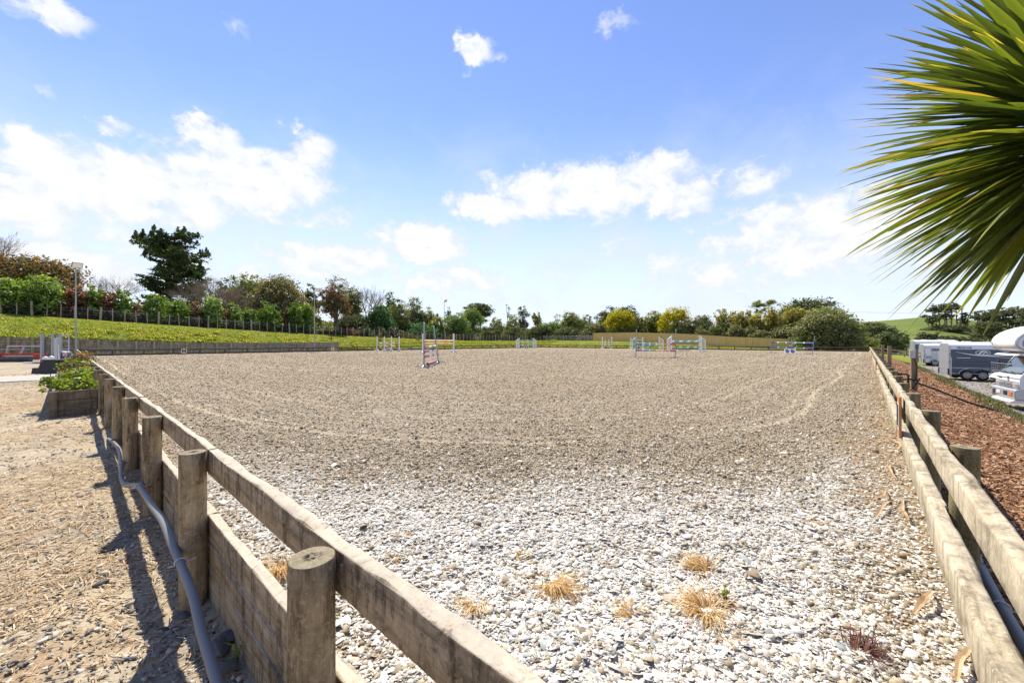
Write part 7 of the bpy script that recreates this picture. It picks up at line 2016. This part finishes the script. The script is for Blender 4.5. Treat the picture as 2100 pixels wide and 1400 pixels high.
# trees below and on the hill at the right
broad('blue green conifer standing between the tree belt and the fence corner', 1795, ('Z', 105), 662, 30, 'dark', .03, 9, .34, 1.0)
broad('low dark conifer directly behind the far right fence corner', 1822, ('Z', 98), 680, 20, 'dark', .03, 7, .3, 1.0)
broad('dark broad tree at the foot of the hill', 1765, ('Z', 120), 668, 20, 'dark', .03, 7, .36, 1.0)
VG = 'trees in the valley behind the horse floats'
for lb, px, dd, top, hw in (('valley pine left of the horse floats with open stems', 1845, 115, 685, 25), ('valley pine above the farthest horse float roof', 1893, 125, 679, 20), ('valley pine above the white and grey float roof', 1918, 122, 680, 18), ('low valley pine above the nearest float roof', 1948, 128, 687, 24), ('bush between hill pines and the truck pod', 1990, 135, 690, 26)):
    flat_pine(lb, px, ('Z', dd), top, hw, 12, 'hillpine', 3, .35, .34, 'greybark', VG, 'valley_pine')
HP = 'tall pines on the green hill'
for lb, px, dd, top, hw, st_ in (('left hilltop pine with broad layered crown', 1926, 215, 622, 24, 3), ('hilltop pine right of the broad layered one', 1950, 218, 620, 20, 3), ('small hill pine at the left edge of the hilltop stand', 1913, 210, 646, 14, 2),
        ('thin ragged pine at the right of the hilltop stand', 1976, 214, 640, 12, 2), ('hill pine half hidden under the palm leaf tips', 2018, 185, 636, 26, 3), ('tall hill pine above the truck pod', 2050, 190, 630, 26, 4),
        ('hill pine near the right photo edge behind the truck', 2085, 188, 628, 26, 4), ('lower hill pine left of the truck pod', 2025, 165, 660, 30, 4), ('lower dark hill pine beyond the truck at the photo edge', 2110, 175, 634, 26, 4)):
    flat_pine(lb, px, ('H', dd), top, hw, 12, 'hillpine', st_, .34, .42, 'greybark', HP, 'hill_pine')
broad('dark thicket at the foot of the hilltop pines', 1945, ('H', 205), 668, 34, 'hillpine', .03, 8, .6, .9, cat='shrub', name='hill_thicket', squash=.6)
broad('dark tree on the hill slope left of the valley pines', 1808, ('H', 165), 664, 17, 'hillpine', .05, 7, .5, .9)
broad('tiny dark bush on the bare top of the hill', 1895, ('H', 268), 646, 5, 'hillpine', .03, 4, .6, 1.0, cat='shrub', name='hill_bush')
for lb, px, dd, top in (('bare dead trunk left of two on the hill', 1972, 214, 633), ('bare dead trunk right of two on the hill', 1979, 214, 640)):
    d, x, y, z = place(px, ('H', dd)); t = thing('dead_tree', lb, 'dead tree', (x, y, z)); h_ = zat(top, d) - z
    mt_ = MB().tube([(0, 0, -.3), (.2, 0, h_ * .5), (.1, 0, h_)], [.5, .4, .2], 7); limb(mt_, (.15, 0, h_ * .6), (1.8, 0, h_ * .82), .2, .05); mt_.build('trunk', M['greybark'], t, smooth=True)

# bare trees
def bare(label, px, line, top, spread_px, lev=5, first=.32, sp=.5, trunk='twig', forks=4, r0=None, up_=.2):
    d, x, y, z = place(px, line); H = zat(top, d) - z; t = thing('bare_tree', label, 'bare tree', (x, y, z)); m_ = MB(); r0 = r0 or H * .02
    p_ = Vector((0, 0, -.2)); q = Vector((random.gauss(0, .04) * H, 0, H * first)); m_.tube([p_, q], [r0 * 1.2, r0], 7, cap=False)
    w = spread_px / FPX * d / H
    for k in range(forks):
        a = 2 * PI * k / forks + random.uniform(-.4, .4); dv = Vector((math.cos(a) * w * 1.15, math.sin(a) * w * .9, .8)).normalized()
        bare_branches(m_, q * random.uniform(.75, 1.0), dv, H * .26, r0 * .55, lev, sp, up_)
    m_.v = [(v_[0], v_[1], v_[2]) for v_ in m_.v]
    zs = max(v_[2] for v_ in m_.v); s_ = H / zs if zs else 1
    m_.v = [(v_[0] * min(s_, 1.2), v_[1] * min(s_, 1.2), v_[2] * s_ if v_[2] > 0 else v_[2]) for v_ in m_.v]
    m_.build('branches', M[trunk], t, smooth=True, recalc=False)
bare('bare twiggy tree poking in at the left photo edge', -22, ('X', -72), 468, 40, 5)
bare('left of two bare twiggy trees behind the hedge', 215, ('X', -72), 560, 26, 5)
bare('right of two bare twiggy trees behind the hedge', 245, ('X', -71), 563, 24, 5)
for lb, px, top, w_ in (('leftmost bare brown spreading tree under the pine', 385, 572, 34), ('middle bare brown spreading tree right of the pine', 425, 563, 40), ('wide bare brown tree merging into the dark trees', 462, 575, 36), ('low bare brown tree left of the magnolia', 500, 586, 34)):
    bare(lb, px, ('X', -69.5), top, w_, 6, .22, .55, 'twig', 5)
bare('tall bare crowned tree with pale trunks behind the maroon bush', 752, ('X', -68), 588, 22, 6, .40, .42, 'greybark', 4, None, .3)
bare('slim bare tree beside the tall bare crowned one', 770, ('X', -69), 584, 14, 5, .45, .4, 'greybark', 3)
bare('pale bare stems under the rust leaved tree', 712, ('X', -66.5), 630, 16, 4, .35, .45, 'greybark', 3)
# small scrub on the bank
for lb, px, py, X in (('tall loose grey shrub on the bank just right of the second floodlight pole', 680, 691, -57.0), ('thin twiggy bush on the bank behind the red jump', 779, 683, -57.5), ('tiny twiggy sapling on the bank left of the orange jump', 856, 690, -58.5)):
    bare_ = place(px, ('X', X)); d = bare_[0]
    t = thing('bank_shrub', lb, 'shrub', bare_[1:]); H = zat(py, d) - bare_[3]; m_ = MB()
    for k in range(14): bare_branches(m_, Vector((random.gauss(0, .15), random.gauss(0, .15), 0)), Vector((random.gauss(0, .35), random.gauss(0, .35), 1)).normalized(), H * .42, .018, 2, .4, .3)
    m_.build('stems', M['twig'], t, recalc=False)
    V, F, R_ = crown([(0, 0, H * .55, H * .32, H * .32, H * .45)], .11, .5, .3, 10, .8); mesh_np('leaves', V, F, LF['olive'], t, False, {'rnd': R_})

# plants growing in the planter
def planter_plant(label, x, y, r, h, leaf, size=.05, dens=.7, flowers=None):
    t = thing('planter_plant', label, 'plant', (x, y, .16), 0, 'plants in the timber planter'); m_ = MB()
    bl = [(0, 0, h * .55, r, r * .8, h * .45)] + [(random.uniform(-.6, .6) * r, random.uniform(-.3, .3) * r, h * random.uniform(.4, .8), r * .5, r * .5, h * .3) for _ in range(4)]
    V, F, R_ = crown(bl, size, dens, .2, 16, .6, elong=1.9); mesh_np('leaves', V, F, LF[leaf], t, False, {'rnd': R_})
    for k in range(9): limb(m_, (random.gauss(0, .04), random.gauss(0, .04), -.05), (random.uniform(-.8, .8) * r, random.uniform(-.6, .6) * r, h * random.uniform(.5, .95)), .007, .003, .1, 4, 5)
    m_.build('stems', M['twig'], t, recalc=False)
    if flowers:
        mf = MB()
        for k in range(flowers): 
            q = Vector((random.uniform(-1, .3) * r, random.uniform(-.6, .3) * r, h * random.uniform(.8, 1.15))); mf.tube([q - Vector((0, 0, .12)), q, q + Vector((0, 0, .10))], [.006, .014, .004], 5)
        mf.build('flower_spikes', M['purple'], t)
for lb, x, y, r, h, lf, fl in (('bright yellow green rose bush in the near end of the planter', -12.55, .12, .42, .46, 'plantlime', 0), ('trailing lime leaved plant spilling over the planter corner with violet spikes', -13.2, -.20, .40, .42, 'plantlime', 3),
        ('taller lime green bush in the middle of the planter', -14.3, .22, .55, .60, 'plantlime', 0), ('dark leaved bush in the planter behind the lime one', -15.6, .20, .5, .48, 'olive', 0), ('red leaved plant in the far half of the planter', -17.2, .18, .5, .62, 'rust', 0),
        ('lime green plant in the far half of the planter', -18.9, .15, .55, .66, 'plantlime', 0), ('orange leaved climber on the fence at the far end of the planter', -21.0, .30, .5, .95, 'rust', 0)):
    if lf == 'plantlime' and 'plantlime' not in LF: LF['plantlime'] = leafmat('lime_rose_leaf', (0.09, 0.15, 0.012), (0.28, 0.36, 0.03), (0.48, 0.48, 0.06), .82, .4, .08)
    planter_plant(lb, x, y + .06, r * .78, h * .78, lf, .042, .8, fl)

# ------------------------------------------------------------------ the strap leaved yucca tree at the right
def yucca():
    px, d = 2215, 1.43; x, y, _ = at(px, d); zc_ = zat(262, d); zg = tz(x, y)
    t = thing('cabbage_palm', 'big green strap leaved palm head leaning in from the right photo edge', 'palm', (x, y, zg))
    MB().tube([(0, 0, -.2), (.02, -.02, .6), (-.01, .01, 1.3), (0, 0, zc_ - zg)], [.085, .07, .06, .055], 14, cap=False).build('trunk', M['greybark'], t, smooth=True)
    c0 = np.array([0, 0, zc_ - zg]); Vs, Fs, Rn, off = [], [], [], 0
    nseg = 9; gold = PI * (3 - math.sqrt(5)); N_ = 800
    for i in range(N_):
        f = (i + .5) / N_; el = math.asin(1 - f * 1.72); a = i * gold + random.gauss(0, .1)      # from upright to drooping
        el += random.gauss(0, .07)
        L_ = random.uniform(.52, .70) * (1.0 if el > -.35 else .95); wmax = random.uniform(.010, .019)
        dv = np.array([math.cos(a) * math.cos(el), math.sin(a) * math.cos(el), math.sin(el)])
        droop = (.07 if el > .3 else .09) * random.uniform(.4, 1.5)
        if random.random() < .07: droop *= 2.4
        s_ = np.cross(dv, [0, 0, 1.0]); s_ /= np.linalg.norm(s_); tw = random.gauss(0, .35)
        nrm_ = np.cross(s_, dv); s_ = s_ * math.cos(tw) + nrm_ * math.sin(tw)
        st0 = c0 + np.array([0, 0, (.5 - f) * .34]) + dv * .03
        rn_ = random.random() if random.random() > .035 else 1.25
        for k in range(nseg + 1):
            u = k / nseg; q = st0 + dv * L_ * u + np.array([0, 0, -droop * L_ * u ** 2.2])
            w = wmax * (.55 + .9 * u) if u < .35 else wmax * (.865 + .135 * math.cos((u - .35) * 3)) * (1 - ((u - .35) / .65) ** 2.0) ** .9 + .0006
            tgt = dv + np.array([0, 0, -droop * 2.2 * u ** 1.2]); tgt /= np.linalg.norm(tgt); nn_ = np.cross(s_, tgt)
            Vs += [q + s_ * w + nn_ * w * .42, q, q - s_ * w + nn_ * w * .42]
            if k: b = off + (k - 1) * 3; Fs += [[b, b + 1, b + 4, b + 3], [b + 1, b + 2, b + 5, b + 4]]
            yl = .06 if u < .82 else .5 * (u - .82) / .18
            Rn += [min(1, rn_ * .72 + .12 + yl), min(1, rn_ * .72), min(1, rn_ * .72 + .12 + yl)]
        off += (nseg + 1) * 3
    mesh_np('leaves', np.array(Vs), np.array(Fs), M['strap'], t, True, {'rnd': np.array(Rn)})
M['strap'] = leafmat('strap_leaf', (0.045, 0.075, 0.012), (0.17, 0.215, 0.024), (0.58, 0.42, 0.06), .86, .42, .10, .32)
yucca()
